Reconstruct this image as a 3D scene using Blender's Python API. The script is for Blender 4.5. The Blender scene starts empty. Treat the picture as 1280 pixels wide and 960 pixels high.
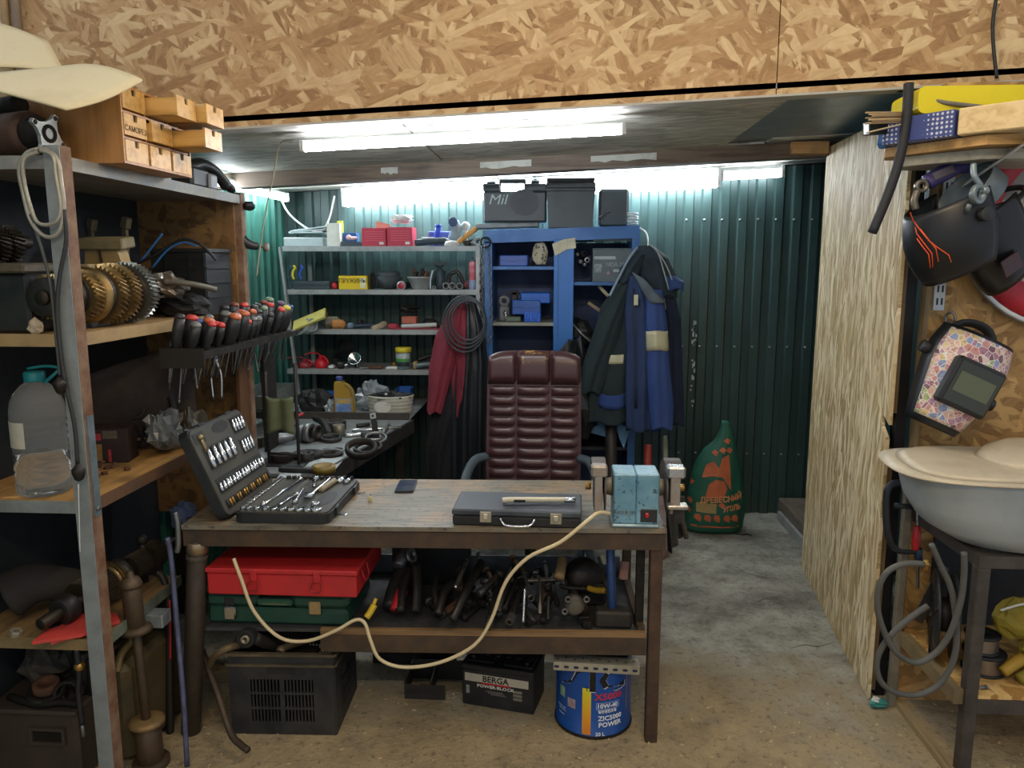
import bpy, math, random
from math import sin, cos, pi, radians as R
from mathutils import Matrix, Vector, Euler, noise as mnoise
random.seed(7)
S = bpy.context.scene
COL = S.collection

# ------------------------------------------------------------------ camera, world, exposure
FPX, CAMH, PITCH, YAW = 950.0, 1.68, R(8.8), R(3.5)
cam = bpy.data.objects.new('camera', bpy.data.cameras.new('camera')); COL.objects.link(cam)
cam.data.sensor_width = 36; cam.data.lens = FPX/1280*36; cam.data.clip_start = .02
cam.location = (0, 0, CAMH); cam.rotation_euler = (pi/2-PITCH, 0, YAW)
S.camera = cam
S.view_settings.view_transform = 'Standard'; S.view_settings.look = 'None'
S.view_settings.gamma = 1; S.view_settings.use_curve_mapping = False
S.view_settings.exposure = 0.72
w = bpy.data.worlds.new('world'); S.world = w; w.use_nodes = True
w.node_tree.nodes['Background'].inputs[0].default_value = (.60, .66, .74, 1)
w.node_tree.nodes['Background'].inputs[1].default_value = .52
TUBE_BACK, TUBE_NEAR, LAMP_HALL = 22.0, 42.0, 44.0      # lamp strengths, used by the lamp builders below

# pixel of the 1280x960 photograph -> point on a plane of known depth / height / side
_fw = Vector((-sin(YAW)*cos(PITCH), cos(YAW)*cos(PITCH), -sin(PITCH)))
_rt = Vector((cos(YAW), sin(YAW), 0)); _up = _rt.cross(_fw)
def _at(x, y, v, i):
    d = _fw+_rt*(x-640)/FPX-_up*(y-480)/FPX
    o = Vector((0, 0, CAMH)); return o+d*((v-o[i])/d[i])
def ax(x, y, v): return _at(x, y, v, 0)
def ay(x, y, v): return _at(x, y, v, 1)
def az(x, y, v): return _at(x, y, v, 2)

# ------------------------------------------------------------------ materials
def srgb(h):
    h = h.lstrip('#'); o = []
    for i in (0, 2, 4):
        c = int(h[i:i+2], 16)/255
        o.append(c/12.92 if c <= .04045 else ((c+.055)/1.055)**2.4)
    return tuple(o)+(1,)
class NT:
    def __init__(s, name):
        s.m = bpy.data.materials.new(name); s.m.use_nodes = True
        s.t = s.m.node_tree; s.b = s.t.nodes['Principled BSDF']
    def n(s, typ, **kw):
        n = s.t.nodes.new(typ)
        for k, v in kw.items():
            if k.startswith('_'): setattr(n, k[1:], v)
            else: n.inputs[k.replace('_', ' ')].default_value = v
        return n
    def l(s, a, b): s.t.links.new(a, b)
    def ramp(s, fac, stops, interp='LINEAR'):
        r = s.n('ShaderNodeValToRGB'); r.color_ramp.interpolation = interp
        e = r.color_ramp.elements
        while len(e) < len(stops): e.new(.5)
        for q, (p, c) in zip(e, stops): q.position = p; q.color = srgb(c) if isinstance(c, str) else ((c, c, c, 1) if not isinstance(c, tuple) else c)
        s.l(fac, r.inputs[0]); return r.outputs[0]
    def mix(s, fac, a, b, mode='MIX'):
        m = s.n('ShaderNodeMix', _data_type='RGBA', _blend_type=mode)
        for i, v in ((0, fac), (6, a), (7, b)):
            if isinstance(v, (int, float)): m.inputs[i].default_value = v
            elif isinstance(v, tuple): m.inputs[i].default_value = v
            else: s.l(v, m.inputs[i])
        return m.outputs[2]
    def bump(s, h, k=.3, d=.01):
        b = s.n('ShaderNodeBump', Strength=k, Distance=d); s.l(h, b.inputs['Height']); s.l(b.outputs[0], s.b.inputs['Normal'])
_mc = {}
def mat(c, rough=.55, metal=0., dirt=.35, dc='#2a2520', sc=9., bump=.12, trans=0., coat=0., ior=1.5, emit=0.):
    """worn, dirty surface: base colour c, blotches of dirt colour dc (share 'dirt'), roughness that follows the dirt"""
    key = (c, rough, metal, dirt, dc, sc, bump, trans, coat, emit)
    if key in _mc: return _mc[key]
    t = NT('worn_'+c.lstrip('#')); b = t.b
    b.inputs['Metallic'].default_value = metal; b.inputs['Roughness'].default_value = rough
    b.inputs['Transmission Weight'].default_value = trans; b.inputs['IOR'].default_value = ior
    b.inputs['Coat Weight'].default_value = coat
    if emit: b.inputs['Emission Color'].default_value = srgb(c); b.inputs['Emission Strength'].default_value = emit
    if dirt > 0:
        tc = t.n('ShaderNodeTexCoord')
        a = t.n('ShaderNodeTexNoise', Scale=sc, Detail=6., Roughness=.65); t.l(tc.outputs['Object'], a.inputs['Vector'])
        f = t.ramp(a.outputs['Fac'], [(max(0, .72-.5*dirt-.12), 0.), (min(1, .72-.5*dirt+.22), 1.)])
        mm = t.n('ShaderNodeMath', _operation='MULTIPLY'); t.l(f, mm.inputs[0]); mm.inputs[1].default_value = min(1, .35+dirt*.8)
        t.l(t.mix(mm.outputs[0], srgb(c), srgb(dc)), b.inputs['Base Color'])
        rr = t.n('ShaderNodeMath', _operation='MULTIPLY_ADD'); t.l(mm.outputs[0], rr.inputs[0]); rr.inputs[1].default_value = .3; rr.inputs[2].default_value = rough
        rr.use_clamp = True; t.l(rr.outputs[0], b.inputs['Roughness'])
        if bump:
            g = t.n('ShaderNodeTexNoise', Scale=sc*7, Detail=3.); t.l(tc.outputs['Object'], g.inputs['Vector']); t.bump(g.outputs['Fac'], bump, .004)
    else: b.inputs['Base Color'].default_value = srgb(c)
    _mc[key] = t.m; return t.m
def emis(c, k):
    key = ('e', c, k)
    if key not in _mc:
        t = NT('lamp_glow'); t.b.inputs['Base Color'].default_value = (.8, .8, .8, 1)
        t.b.inputs['Emission Color'].default_value = srgb(c); t.b.inputs['Emission Strength'].default_value = k; _mc[key] = t.m
    return _mc[key]
def osb(name, u, v, base, lo, mid, hi, L=9., W=48., angs=(0, 35, -40, 75, -75, 15), sat=.72):
    """oriented strand board: layers of long flat flakes at several angles in the plane of object axes u, v"""
    t = NT(name); tc = t.n('ShaderNodeTexCoord'); sp = t.n('ShaderNodeSeparateXYZ'); t.l(tc.outputs['Object'], sp.inputs[0])
    cb = t.n('ShaderNodeCombineXYZ'); t.l(sp.outputs[u], cb.inputs[0]); t.l(sp.outputs[v], cb.inputs[1])
    nz = t.n('ShaderNodeTexNoise', Scale=9., Detail=2.); t.l(cb.outputs[0], nz.inputs['Vector'])
    nv = t.n('ShaderNodeVectorMath', _operation='SCALE'); t.l(nz.outputs['Color'], nv.inputs[0]); nv.inputs['Scale'].default_value = .03
    pos = t.n('ShaderNodeVectorMath', _operation='ADD'); t.l(cb.outputs[0], pos.inputs[0]); t.l(nv.outputs[0], pos.inputs[1])
    fine = t.n('ShaderNodeTexNoise', Scale=150., Detail=3.); t.l(cb.outputs[0], fine.inputs['Vector'])
    col = t.ramp(fine.outputs['Fac'], [(.3, lo), (.7, base)]); hgt = None
    for i, a in enumerate(angs):
        mp = t.n('ShaderNodeMapping'); mp.inputs['Rotation'].default_value = (0, 0, R(a)); mp.inputs['Location'].default_value = (i*3.7, i*1.3, 0)
        mp.inputs['Scale'].default_value = (1, 1, 1); t.l(pos.outputs[0], mp.inputs[0])
        m2 = t.n('ShaderNodeMapping'); m2.inputs['Scale'].default_value = (L*(1+.15*(i % 3)), W*(1-.13*(i % 4)), 1); t.l(mp.outputs[0], m2.inputs[0])
        vo = t.n('ShaderNodeTexVoronoi', _voronoi_dimensions='2D', Scale=1., Randomness=1.); t.l(m2.outputs[0], vo.inputs['Vector'])
        sv = t.n('ShaderNodeSeparateColor'); t.l(vo.outputs['Color'], sv.inputs[0])
        msk = t.ramp(sv.outputs[0], [(sat-.02, 0.), (sat+.02, 1.)])
        sh = t.ramp(vo.outputs['Distance'], [(.5, 1.), (.78, 0.)])
        mk = t.n('ShaderNodeMath', _operation='MULTIPLY'); t.l(msk, mk.inputs[0]); t.l(sh, mk.inputs[1])
        gr = t.n('ShaderNodeTexNoise', Scale=3., Detail=3.); t.l(m2.outputs[0], gr.inputs['Vector'])
        gm = t.n('ShaderNodeMath', _operation='MULTIPLY_ADD'); t.l(gr.outputs['Fac'], gm.inputs[0]); gm.inputs[1].default_value = .45
        ad = t.n('ShaderNodeMath', _operation='MULTIPLY'); t.l(sv.outputs[1], ad.inputs[0]); ad.inputs[1].default_value = .75; t.l(ad.outputs[0], gm.inputs[2])
        col = t.mix(mk.outputs[0], col, t.ramp(gm.outputs[0], [(.1, lo), (.5, mid), (1., hi)])); hgt = mk.outputs[0]
    t.l(col, t.b.inputs['Base Color']); t.b.inputs['Roughness'].default_value = .62; t.bump(hgt, .25, .003)
    return t.m
def wood(name, c1, c2, c3, axis=0, sc=3., rough=.6, dirt=.3):
    """sawn wood with grain along one object axis and dark handling marks"""
    key = ('w', c1, c2, c3, axis, sc, dirt)
    if key in _mc: return _mc[key]
    t = NT(name); tc = t.n('ShaderNodeTexCoord'); mp = t.n('ShaderNodeMapping'); s = [sc*9]*3; s[axis] = sc*.7
    mp.inputs['Scale'].default_value = s; t.l(tc.outputs['Object'], mp.inputs[0])
    a = t.n('ShaderNodeTexNoise', Scale=1.6, Detail=7., Distortion=.6); t.l(mp.outputs[0], a.inputs['Vector'])
    g = t.ramp(a.outputs['Fac'], [(.3, c2), (.55, c1)])
    d = t.n('ShaderNodeTexNoise', Scale=sc*1.7, Detail=5.); t.l(tc.outputs['Object'], d.inputs['Vector'])
    f = t.ramp(d.outputs['Fac'], [(.66-.3*dirt, 0.), (.8-.2*dirt, min(1, .4+dirt))])
    t.l(t.mix(f, g, srgb(c3)), t.b.inputs['Base Color']); t.b.inputs['Roughness'].default_value = rough; t.bump(a.outputs['Fac'], .15, .003)
    _mc[key] = t.m; return t.m

# ------------------------------------------------------------------ mesh builder
def frame(d, roll=0.):
    """matrix whose z axis points along d"""
    q = Vector(d).to_track_quat('Z', 'Y'); return q.to_matrix().to_4x4() @ Matrix.Rotation(roll, 4, 'Z')
def smooth_path(pts, k=6, closed=False):
    p = [Vector(q) for q in pts]; n = len(p); o = []
    if n < 3: return p
    rng = n if closed else n-1
    for i in range(rng):
        a, b, c, d = (p[(i-1) % n], p[i], p[(i+1) % n], p[(i+2) % n]) if closed else (p[max(i-1, 0)], p[i], p[i+1], p[min(i+2, n-1)])
        for j in range(k):
            t = j/k; o.append(.5*((2*b)+(c-a)*t+(2*a-5*b+4*c-d)*t*t+(3*b-a-3*c+d)*t**3))
    if not closed: o.append(p[-1])
    return o
class B:
    def __init__(s, M=None): s.v = []; s.f = []; s.mi = []; s.sm = []; s.M = M or Matrix(); s.k = 0
    def add(s, vs, fs, smooth=False, M=None):
        o = len(s.v); T = s.M @ M if M is not None else s.M
        s.v += [T @ Vector(p) for p in vs]; s.f += [[i+o for i in q] for q in fs]; s.mi += [s.k]*len(fs); s.sm += [smooth]*len(fs); return s
    def mk(s, k): s.k = k; return s
    def box(s, x0, x1, y0, y1, z0, z1, c=0., M=None):
        if c <= 0:
            return s.add([(x, y, z) for z in (z0, z1) for y in (y0, y1) for x in (x0, x1)],
                         [(0, 2, 3, 1), (4, 5, 7, 6), (0, 1, 5, 4), (2, 6, 7, 3), (0, 4, 6, 2), (1, 3, 7, 5)], False, M)
        c = min(c, (x1-x0)*.49, (y1-y0)*.49, (z1-z0)*.49); vs = []; ix = {}
        for sx in (0, 1):
            for sy in (0, 1):
                for sz in (0, 1):
                    X = (x0, x1)[sx]; Y = (y0, y1)[sy]; Z = (z0, z1)[sz]; dx, dy, dz = c*(1-2*sx), c*(1-2*sy), c*(1-2*sz)
                    for a, p in enumerate(((X, Y+dy, Z+dz), (X+dx, Y, Z+dz), (X+dx, Y+dy, Z))): ix[sx, sy, sz, a] = len(vs); vs.append(p)
        fs = []
        for a in range(3):
            for e in (0, 1):
                q = []
                for (i, j) in ((0, 0), (1, 0), (1, 1), (0, 1)):
                    k = [0, 0, 0]; k[a] = e; k[(a+1) % 3] = i; k[(a+2) % 3] = j; q.append(ix[k[0], k[1], k[2], a])
                fs.append(q if e else q[::-1])
        for a in range(3):
            b1, b2 = (a+1) % 3, (a+2) % 3
            for i in (0, 1):
                for j in (0, 1):
                    k0 = [0, 0, 0]; k1 = [0, 0, 0]; k0[b1] = k1[b1] = i; k0[b2] = k1[b2] = j; k0[a] = 0; k1[a] = 1
                    q = [ix[(*k0, b1)], ix[(*k1, b1)], ix[(*k1, b2)], ix[(*k0, b2)]]; fs.append(q if i != j else q[::-1])
        for sx in (0, 1):
            for sy in (0, 1):
                for sz in (0, 1):
                    q = [ix[sx, sy, sz, a] for a in range(3)]; fs.append(q if (sx+sy+sz) % 2 else q[::-1])
        return s.add(vs, fs, False, M)
    def bar(s, p, q, w, h=None, c=0., up=(0, 0, 1)):
        """square bar from p to q, w across, h along 'up'"""
        p, q = Vector(p), Vector(q); d = q-p; L = d.length; z = d/L; u = Vector(up); u = u-z*u.dot(z)
        if u.length < 1e-4: u = Vector((0, 1, 0))
        u.normalize(); x = u.cross(z); h = h or w
        M = Matrix(((x[0], u[0], z[0], p[0]), (x[1], u[1], z[1], p[1]), (x[2], u[2], z[2], p[2]), (0, 0, 0, 1)))
        return s.box(-w/2, w/2, -h/2, h/2, 0, L, c, M)
    def lathe(s, prof, n=16, M=None, smooth=True, a0=0., a1=2*pi, cap=True):
        full = abs(a1-a0-2*pi) < 1e-6; m = n if full else n+1; vs = []; fs = []
        for (r, z) in prof:
            for i in range(m): a = a0+(a1-a0)*i/n; vs.append((r*cos(a), r*sin(a), z))
        for j in range(len(prof)-1):
            for i in range(n): k = (i+1) % m; fs.append((j*m+i, j*m+k, (j+1)*m+k, (j+1)*m+i))
        if cap and full:
            if prof[0][0] > 1e-5: fs.append(tuple(range(m))[::-1])
            if prof[-1][0] > 1e-5: fs.append(tuple((len(prof)-1)*m+i for i in range(m)))
        return s.add(vs, fs, smooth, M)
    def cyl(s, p, q, r, r2=None, n=12, smooth=True):
        p, q = Vector(p), Vector(q); d = q-p; r2 = r if r2 is None else r2; e = min(r, d.length*.3)*.12
        M = Matrix.Translation(p) @ frame(d); L = d.length
        return s.lathe([(max(r-e, 1e-4), 0), (r, e), (r2, L-e), (max(r2-e, 1e-4), L)], n, M, smooth)
    def ring(s, c, axis, ro, ri, h, n=20):
        M = Matrix.Translation(Vector(c)) @ frame(axis); e = (ro-ri)*.15
        return s.lathe([(ri, 0), (ro-e, 0), (ro, e), (ro, h-e), (ro-e, h), (ri, h), (ri, 0)], n, M, True, cap=False)
    def torus(s, c, axis, Rr, r, n=24, m=8):
        M = Matrix.Translation(Vector(c)) @ frame(axis)
        return s.lathe([(Rr+r*cos(2*pi*j/m), r*sin(2*pi*j/m)) for j in range(m+1)], n, M, True, cap=False)
    def ball(s, c, rx, ry=None, rz=None, n=12, M=None):
        ry = rx if ry is None else ry; rz = rx if rz is None else rz; h = n//2+1
        T = Matrix.Translation(Vector(c)) @ Matrix.Diagonal((rx, ry, rz, 1))
        if M is not None: T = M @ T
        return s.lathe([(max(sin(pi*j/h), 1e-4), -cos(pi*j/h)) for j in range(h+1)], n, T, True, cap=False)
    def tube(s, pts, r, n=8, closed=False, k=5, flat=1.):
        P = smooth_path(pts, k, closed) if k else [Vector(q) for q in pts]; m = len(P); vs = []; fs = []
        rr = r if callable(r) else (lambda t: r)
        t0 = (P[1]-P[0]).normalized(); u = t0.orthogonal().normalized()
        for i in range(m):
            t = (P[(i+1) % m]-P[i-1]) if closed else (P[min(i+1, m-1)]-P[max(i-1, 0)])
            if t.length < 1e-7: t = t0
            t.normalize(); u = (u-t*u.dot(t)).normalized(); w_ = t.cross(u); q = rr(i/max(m-1, 1)); t0 = t
            for j in range(n): a = 2*pi*j/n; vs.append(P[i]+u*(q*cos(a))+w_*(q*flat*sin(a)))
        for i in range(m if closed else m-1):
            for j in range(n): k2 = (j+1) % n; i2 = (i+1) % m; fs.append((i*n+j, i*n+k2, i2*n+k2, i2*n+j))
        if not closed: fs.append(tuple(range(n))[::-1]); fs.append(tuple((m-1)*n+j for j in range(n)))
        return s.add(vs, fs, True)
    def prism(s, poly, z0, z1, M=None, smooth=False):
        n = len(poly); ar = sum(poly[i][0]*poly[(i+1) % n][1]-poly[(i+1) % n][0]*poly[i][1] for i in range(n))
        if ar < 0: poly = poly[::-1]
        vs = [(x, y, z0) for x, y in poly]+[(x, y, z1) for x, y in poly]
        s.add(vs, [tuple(range(n))[::-1], tuple(range(n, 2*n))]+[(i, (i+1) % n, n+(i+1) % n, n+i) for i in range(n)], smooth, M); return s
    def sheet(s, fn, nu, nv, th=.002, smooth=True, M=None):
        """thick sheet over the grid fn(u, v), u and v in 0..1"""
        G = [[Vector(fn(i/nu, j/nv)) for j in range(nv+1)] for i in range(nu+1)]; vs = []; m = nv+1
        N = []
        for i in range(nu+1):
            for j in range(nv+1):
                a = G[min(i+1, nu)][j]-G[max(i-1, 0)][j]; b = G[i][min(j+1, nv)]-G[i][max(j-1, 0)]; n_ = a.cross(b)
                N.append(n_.normalized() if n_.length > 1e-9 else Vector((0, 0, 1)))
        fl = [p for r_ in G for p in r_]; K = len(fl)
        vs = [p+q*th/2 for p, q in zip(fl, N)]+[p-q*th/2 for p, q in zip(fl, N)]; fs = []
        for i in range(nu):
            for j in range(nv):
                a, b, c, d = i*m+j, (i+1)*m+j, (i+1)*m+j+1, i*m+j+1; fs += [(a, b, c, d), (K+a, K+d, K+c, K+b)]
        for i in range(nu):
            a, b = i*m, (i+1)*m; fs.append((a, K+a, K+b, b)); a += nv; b += nv; fs.append((a, b, K+b, K+a))
        for j in range(nv):
            a, b = j, j+1; fs.append((a, b, K+b, K+a)); a += nu*m; b += nu*m; fs.append((a, K+a, K+b, b))
        return s.add(vs, fs, smooth, M)
    def gear(s, c, axis, ro, ri, h, teeth, hel=0., roll=0., hub=0.):
        """toothed wheel, helix angle 'hel' radians of twist over its width"""
        M = Matrix.Translation(Vector(c)) @ frame(axis, roll); vs = []; fs = []; m = teeth*4; K = 3
        for k in range(K+1):
            tw = hel*k/K
            for i in range(m):
                r = (ri, ro, ro, ri)[i % 4]; a = 2*pi*(i+(.0, .25, -.25, .0)[i % 4])/m+tw; vs.append((r*cos(a), r*sin(a), h*k/K))
        for k in range(K):
            for i in range(m): j = (i+1) % m; fs.append((k*m+i, k*m+j, (k+1)*m+j, (k+1)*m+i))
        fs += [tuple(range(m))[::-1], tuple(K*m+i for i in range(m))]
        return s.add(vs, fs, False, M)
    def obj(s, name, mats, parent=None, w=False, label=None, smooth=None):
        """link as ONE mesh object. top-level: origin at its base; child: verts are in the thing's own coordinates unless w (world)"""
        mats = mats if isinstance(mats, (list, tuple)) else [mats]
        vs = s.v; o = bpy.data.objects.new(name, None) if 0 else None
        if parent is None:
            xs = [p.x for p in vs]; ys = [p.y for p in vs]; zs = [p.z for p in vs]
            org = Vector(((min(xs)+max(xs))/2, (min(ys)+max(ys))/2, min(zs))); vs = [p-org for p in vs]
        elif w:
            Mi = WM[root_of(parent)].inverted(); vs = [Mi @ p for p in vs]
        me = bpy.data.meshes.new(name); me.from_pydata([tuple(p) for p in vs], [], s.f)
        for m_ in mats: me.materials.append(m_)
        me.polygons.foreach_set('material_index', s.mi); me.polygons.foreach_set('use_smooth', s.sm if smooth is None else [smooth]*len(s.f))
        me.update(); o = bpy.data.objects.new(name, me); COL.objects.link(o)
        if parent is None: o.location = org; WM[o.name] = Matrix.Translation(org)
        else: o.parent = parent
        if label: o['label'] = label
        return o
WM = {}
def root_of(o):
    while o.parent: o = o.parent
    return o.name
def tag(o, label, cat, group=None):
    o['label'] = label; o['category'] = cat
    if group: o['group'] = group
    return o
def struct(o): o['kind'] = 'structure'; return o
def stuff(o): o['kind'] = 'stuff'; return o
def thing(name, label, cat, loc=(0, 0, 0), rot=(0, 0, 0), group=None, M=None):
    o = bpy.data.objects.new(name, None); o.empty_display_size = .05; COL.objects.link(o)
    if M is None: M = Matrix.Translation(Vector(loc)) @ Euler(rot).to_matrix().to_4x4()
    o.matrix_world = M; o.location = M.translation; o.rotation_euler = M.to_euler(); WM[o.name] = M.copy()
    return tag(o, label, cat, group)
def copy_tree(o, M, label=None, parent=None):
    c = o.copy(); COL.objects.link(c); c.parent = parent
    if parent is None: c.location = M.translation; c.rotation_euler = M.to_euler(); WM[c.name] = M.copy()
    if label: c['label'] = label
    for ch in list(o.children): copy_tree(ch, None, None, c)
    return c
def TR(x, y, z, rz=0., rx=0., ry=0.): return Matrix.Translation((x, y, z)) @ Euler((rx, ry, rz)).to_matrix().to_4x4()
def look(x, z_, o):
    """matrix from an x direction, an up direction and an origin"""
    x = Vector(x).normalized(); z = Vector(z_); z = (z-x*z.dot(x)).normalized(); y = z.cross(x); o = Vector(o)
    return Matrix(((x[0], y[0], z[0], o[0]), (x[1], y[1], z[1], o[1]), (x[2], y[2], z[2], o[2]), (0, 0, 0, 1)))
def text(sx, size, m, parent, M, name='lettering', ext=.0006, sx_=1., bend=None, align='CENTER', shear=0., bold=0.):
    """flat lettering as a mesh part; M places the text plane (x right, y up) in the thing's coordinates; bend = radius of a round wall"""
    cu = bpy.data.curves.new(name, 'FONT'); cu.body = sx; cu.size = size; cu.extrude = ext; cu.align_x = align; cu.align_y = 'CENTER'; cu.resolution_u = 2; cu.shear = shear; cu.offset = bold*size
    o = bpy.data.objects.new(name, cu); COL.objects.link(o); dg = bpy.context.evaluated_depsgraph_get(); dg.update()
    me = bpy.data.meshes.new_from_object(o.evaluated_get(dg)); bpy.data.objects.remove(o); bpy.data.curves.remove(cu)
    for v in me.vertices:
        p = Vector((v.co.x*sx_, v.co.y, v.co.z))
        if bend: a = p.x/bend; p = Vector(((bend+p.z)*sin(a), p.y, (bend+p.z)*cos(a)-bend))
        v.co = M @ p
    me.materials.clear(); me.materials.append(m); ob = bpy.data.objects.new(name, me); COL.objects.link(ob); ob.parent = parent
    return ob
def rnd(a, b): return random.uniform(a, b)

# common finishes
STEEL = mat('#8d8f90', .38, .85, .35, '#3a3632', 14); STEELD = mat('#4a4845', .45, .8, .5, '#1f1b18', 14); CHROME = mat('#c9ccce', .18, 1., .15, '#6a6864', 18, .03)
IRON = mat('#35312d', .6, .6, .5, '#17130f', 10, .3); RUST = mat('#6b4a35', .75, .25, .5, '#3a2b22', 12, .35); BLACK = mat('#17181a', .5, 0, .35, '#35332f', 9, .08)
RUBBER = mat('#191a1b', .75, 0, .3, '#33312d', 9, .1); PLBLK = mat('#1d2022', .42, 0, .3, '#3d3b36', 7, .06); CREAM = mat('#d8c9a0', .5, 0, .2, '#8c7a55', 12, .05)
WHITE = mat('#d9dad6', .45, 0, .25, '#8a867c', 8, .05); GREYP = mat('#8f979b', .5, .2, .35, '#5b5a56', 9, .12); REDP = mat('#b5232a', .4, 0, .3, '#5a1a1a', 8, .06)
GREASE = mat('#2a2622', .5, .3, .5, '#0f0d0b', 11, .3); BRASS = mat('#b08a4a', .35, .8, .3, '#4a3a22', 12, .1)

# ================================================================== THE SETTING
def zc(x): return 2.253+.0456*x                       # the low ceiling rises a little to the right
YB, XL, YH = 5.15, -1.88, 2.90                        # back wall, left wall, header over the alcove
# ---- floor: trodden concrete, sawdust and oil towards the hall
t = NT('dirty_concrete'); tc = t.n('ShaderNodeTexCoord')
n1 = t.n('ShaderNodeTexNoise', Scale=1.3, Detail=8., Roughness=.7); t.l(tc.outputs['Object'], n1.inputs['Vector'])
n2 = t.n('ShaderNodeTexNoise', Scale=34., Detail=5., Roughness=.7); t.l(tc.outputs['Object'], n2.inputs['Vector'])
n3 = t.n('ShaderNodeTexNoise', Scale=5., Detail=6., Roughness=.75); t.l(tc.outputs['Object'], n3.inputs['Vector'])
ca = t.ramp(n1.outputs['Fac'], [(.35, '#6c6d66'), (.5, '#94958b'), (.68, '#b2b2a6')])
cb_ = t.mix(t.ramp(n3.outputs['Fac'], [(.45, 0.), (.7, .85)]), ca, srgb('#4a473f'))
# sawdust-brown dirt, its colour lightened for the warm hall light, lies in the hall and is trodden into the first metre of the alcove
sp = t.n('ShaderNodeSeparateXYZ'); t.l(tc.outputs['Object'], sp.inputs[0])
md = t.n('ShaderNodeMath', _operation='MULTIPLY_ADD'); t.l(n1.outputs['Fac'], md.inputs[0]); md.inputs[1].default_value = 1.6; t.l(sp.outputs[1], md.inputs[2])
f1 = t.ramp(md.outputs[0], [(.0, 1.), (1., 0.)]); f1n = t.t.nodes[-1]
mr = t.n('ShaderNodeMapRange'); t.l(md.outputs[0], mr.inputs[0]); mr.inputs[1].default_value = 3.35; mr.inputs[2].default_value = 4.1; mr.inputs[3].default_value = .82; mr.inputs[4].default_value = .0
dirt_lit = t.ramp(n3.outputs['Fac'], [(.3, '#7d6a4c'), (.5, '#ad966c'), (.7, '#c8b185')])
cc = t.mix(mr.outputs[0], cb_, dirt_lit)
cc = t.mix(t.ramp(n2.outputs['Fac'], [(.54, 0.), (.66, .5), (.7, .5)]), cc, srgb('#3a352c'))
t.l(cc, t.b.inputs['Base Color']); t.b.inputs['Roughness'].default_value = .9; t.bump(n2.outputs['Fac'], .7, .02)
FLOOR = t.m
b = B(); b.box(-2.6, 3.6, -1.5, 5.25, -.12, 0)
fl = struct(b.obj('floor', FLOOR))
fl.location = (0, 0, 0); WM[fl.name] = Matrix(); fl.data.transform(Matrix.Translation((.5, 1.875, -.12)))
# sawdust and wood chips nobody could count
b = B()
for i in range(520):
    x = rnd(-1.3, 2.0); y = 1.9+abs(random.gauss(0, .55)); s_ = rnd(.002, .008)*(.6 if y > 2.9 else 1)
    if y > 3.9: continue
    M = Matrix.Translation((x, y, .002)) @ Matrix.Rotation(rnd(0, 6), 4, 'Z') @ Matrix.Rotation(rnd(-.3, .3), 4, 'X')
    b.box(-s_, s_, -s_*.4, s_*.4, 0, .003, 0, M)
stuff(tag(b.obj('wood_chips', mat('#c9b48a', .8, 0, .3, '#8f7a52', 30, 0)), 'pale wood chips and crumbs strewn over the dirty concrete floor', 'wood chips'))

# cracks across the concrete of the gangway
for pts in (((985, 812), (1005, 806), (1022, 808), (1045, 802)), ((930, 742), (945, 752), (960, 748), (985, 760)), ((905, 690), (925, 712), (955, 722), (990, 724))):
    P3 = smooth_path([az(x, y, .0008) for x, y in pts], 4); b = B(); L_ = len(P3)
    vs = [p+Vector((0, s_*.0035*sin(pi*i/(L_-1))+.0002*s_, 0)) for i, p in enumerate(P3) for s_ in (-1, 1)]
    b.add(vs, [(2*i, 2*i+2, 2*i+3, 2*i+1) for i in range(L_-1)]); b.obj('crack', mat('#35322c', .95, 0, 0), fl, w=True)

# ---- green corrugated steel
def green_paint(name, base, lo):
    t = NT(name); tc = t.n('ShaderNodeTexCoord')
    mp = t.n('ShaderNodeMapping'); mp.inputs['Scale'].default_value = (3, 3, .7); t.l(tc.outputs['Object'], mp.inputs[0])
    a = t.n('ShaderNodeTexNoise', Scale=2., Detail=6.); t.l(mp.outputs[0], a.inputs['Vector'])
    c = t.ramp(a.outputs['Fac'], [(.35, lo), (.65, base)])
    mp2 = t.n('ShaderNodeMapping'); mp2.inputs['Scale'].default_value = (30, 30, 7); t.l(tc.outputs['Object'], mp2.inputs[0])
    d = t.n('ShaderNodeTexNoise', Scale=1., Detail=5., Roughness=.8); t.l(mp2.outputs[0], d.inputs['Vector'])
    c = t.mix(t.ramp(d.outputs['Fac'], [(.75, 0.), (.77, 1.)]), c, srgb('#a9b0a8'))
    t.l(c, t.b.inputs['Base Color']); t.b.inputs['Roughness'].default_value = .42; t.b.inputs['Metallic'].default_value = .1
    return t.m
GREEN = green_paint('green_painted_steel', '#3b5351', '#334846'); GREEN_LAMPLIT = green_paint('lamplit_green_painted_steel', '#2f7465', '#286357')  # one paint; the left wall's copy is brightened for its lamp's light
def corr(L, z0, z1f, M, per=.115, dep=.022):
    """trapezoid-ribbed sheet of length L, its top edge following z1f"""
    pts = []; x = 0.
    while x < L-1e-6:
        for (fx, d) in ((0, 0), (.36, 0), (.46, 1), (.90, 1), (1., 0)):
            if fx == 0 or x+fx*per <= L+1e-6:
                q = (x+fx*per, d*dep)
                if not pts or q[0]-pts[-1][0] > 1e-6: pts.append(q)
        x += per
    b = B(M); n = len(pts); vs = []
    for (X, d) in pts: vs += [(X, -d, z0), (X, -d, z1f(X)), (X, -d+.0012, z0), (X, -d+.0012, z1f(X))]
    fs = []
    for i in range(n-1): a = 4*i; c = 4*i+4; fs += [(a, c, c+1, a+1), (a+2, a+3, c+3, c+2), (a+1, c+1, c+3, a+3), (a, a+2, c+2, c)]
    fs += [(0, 1, 3, 2), (4*n-4, 4*n-2, 4*n-1, 4*n-3)]
    b.add(vs, fs); return b
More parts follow.
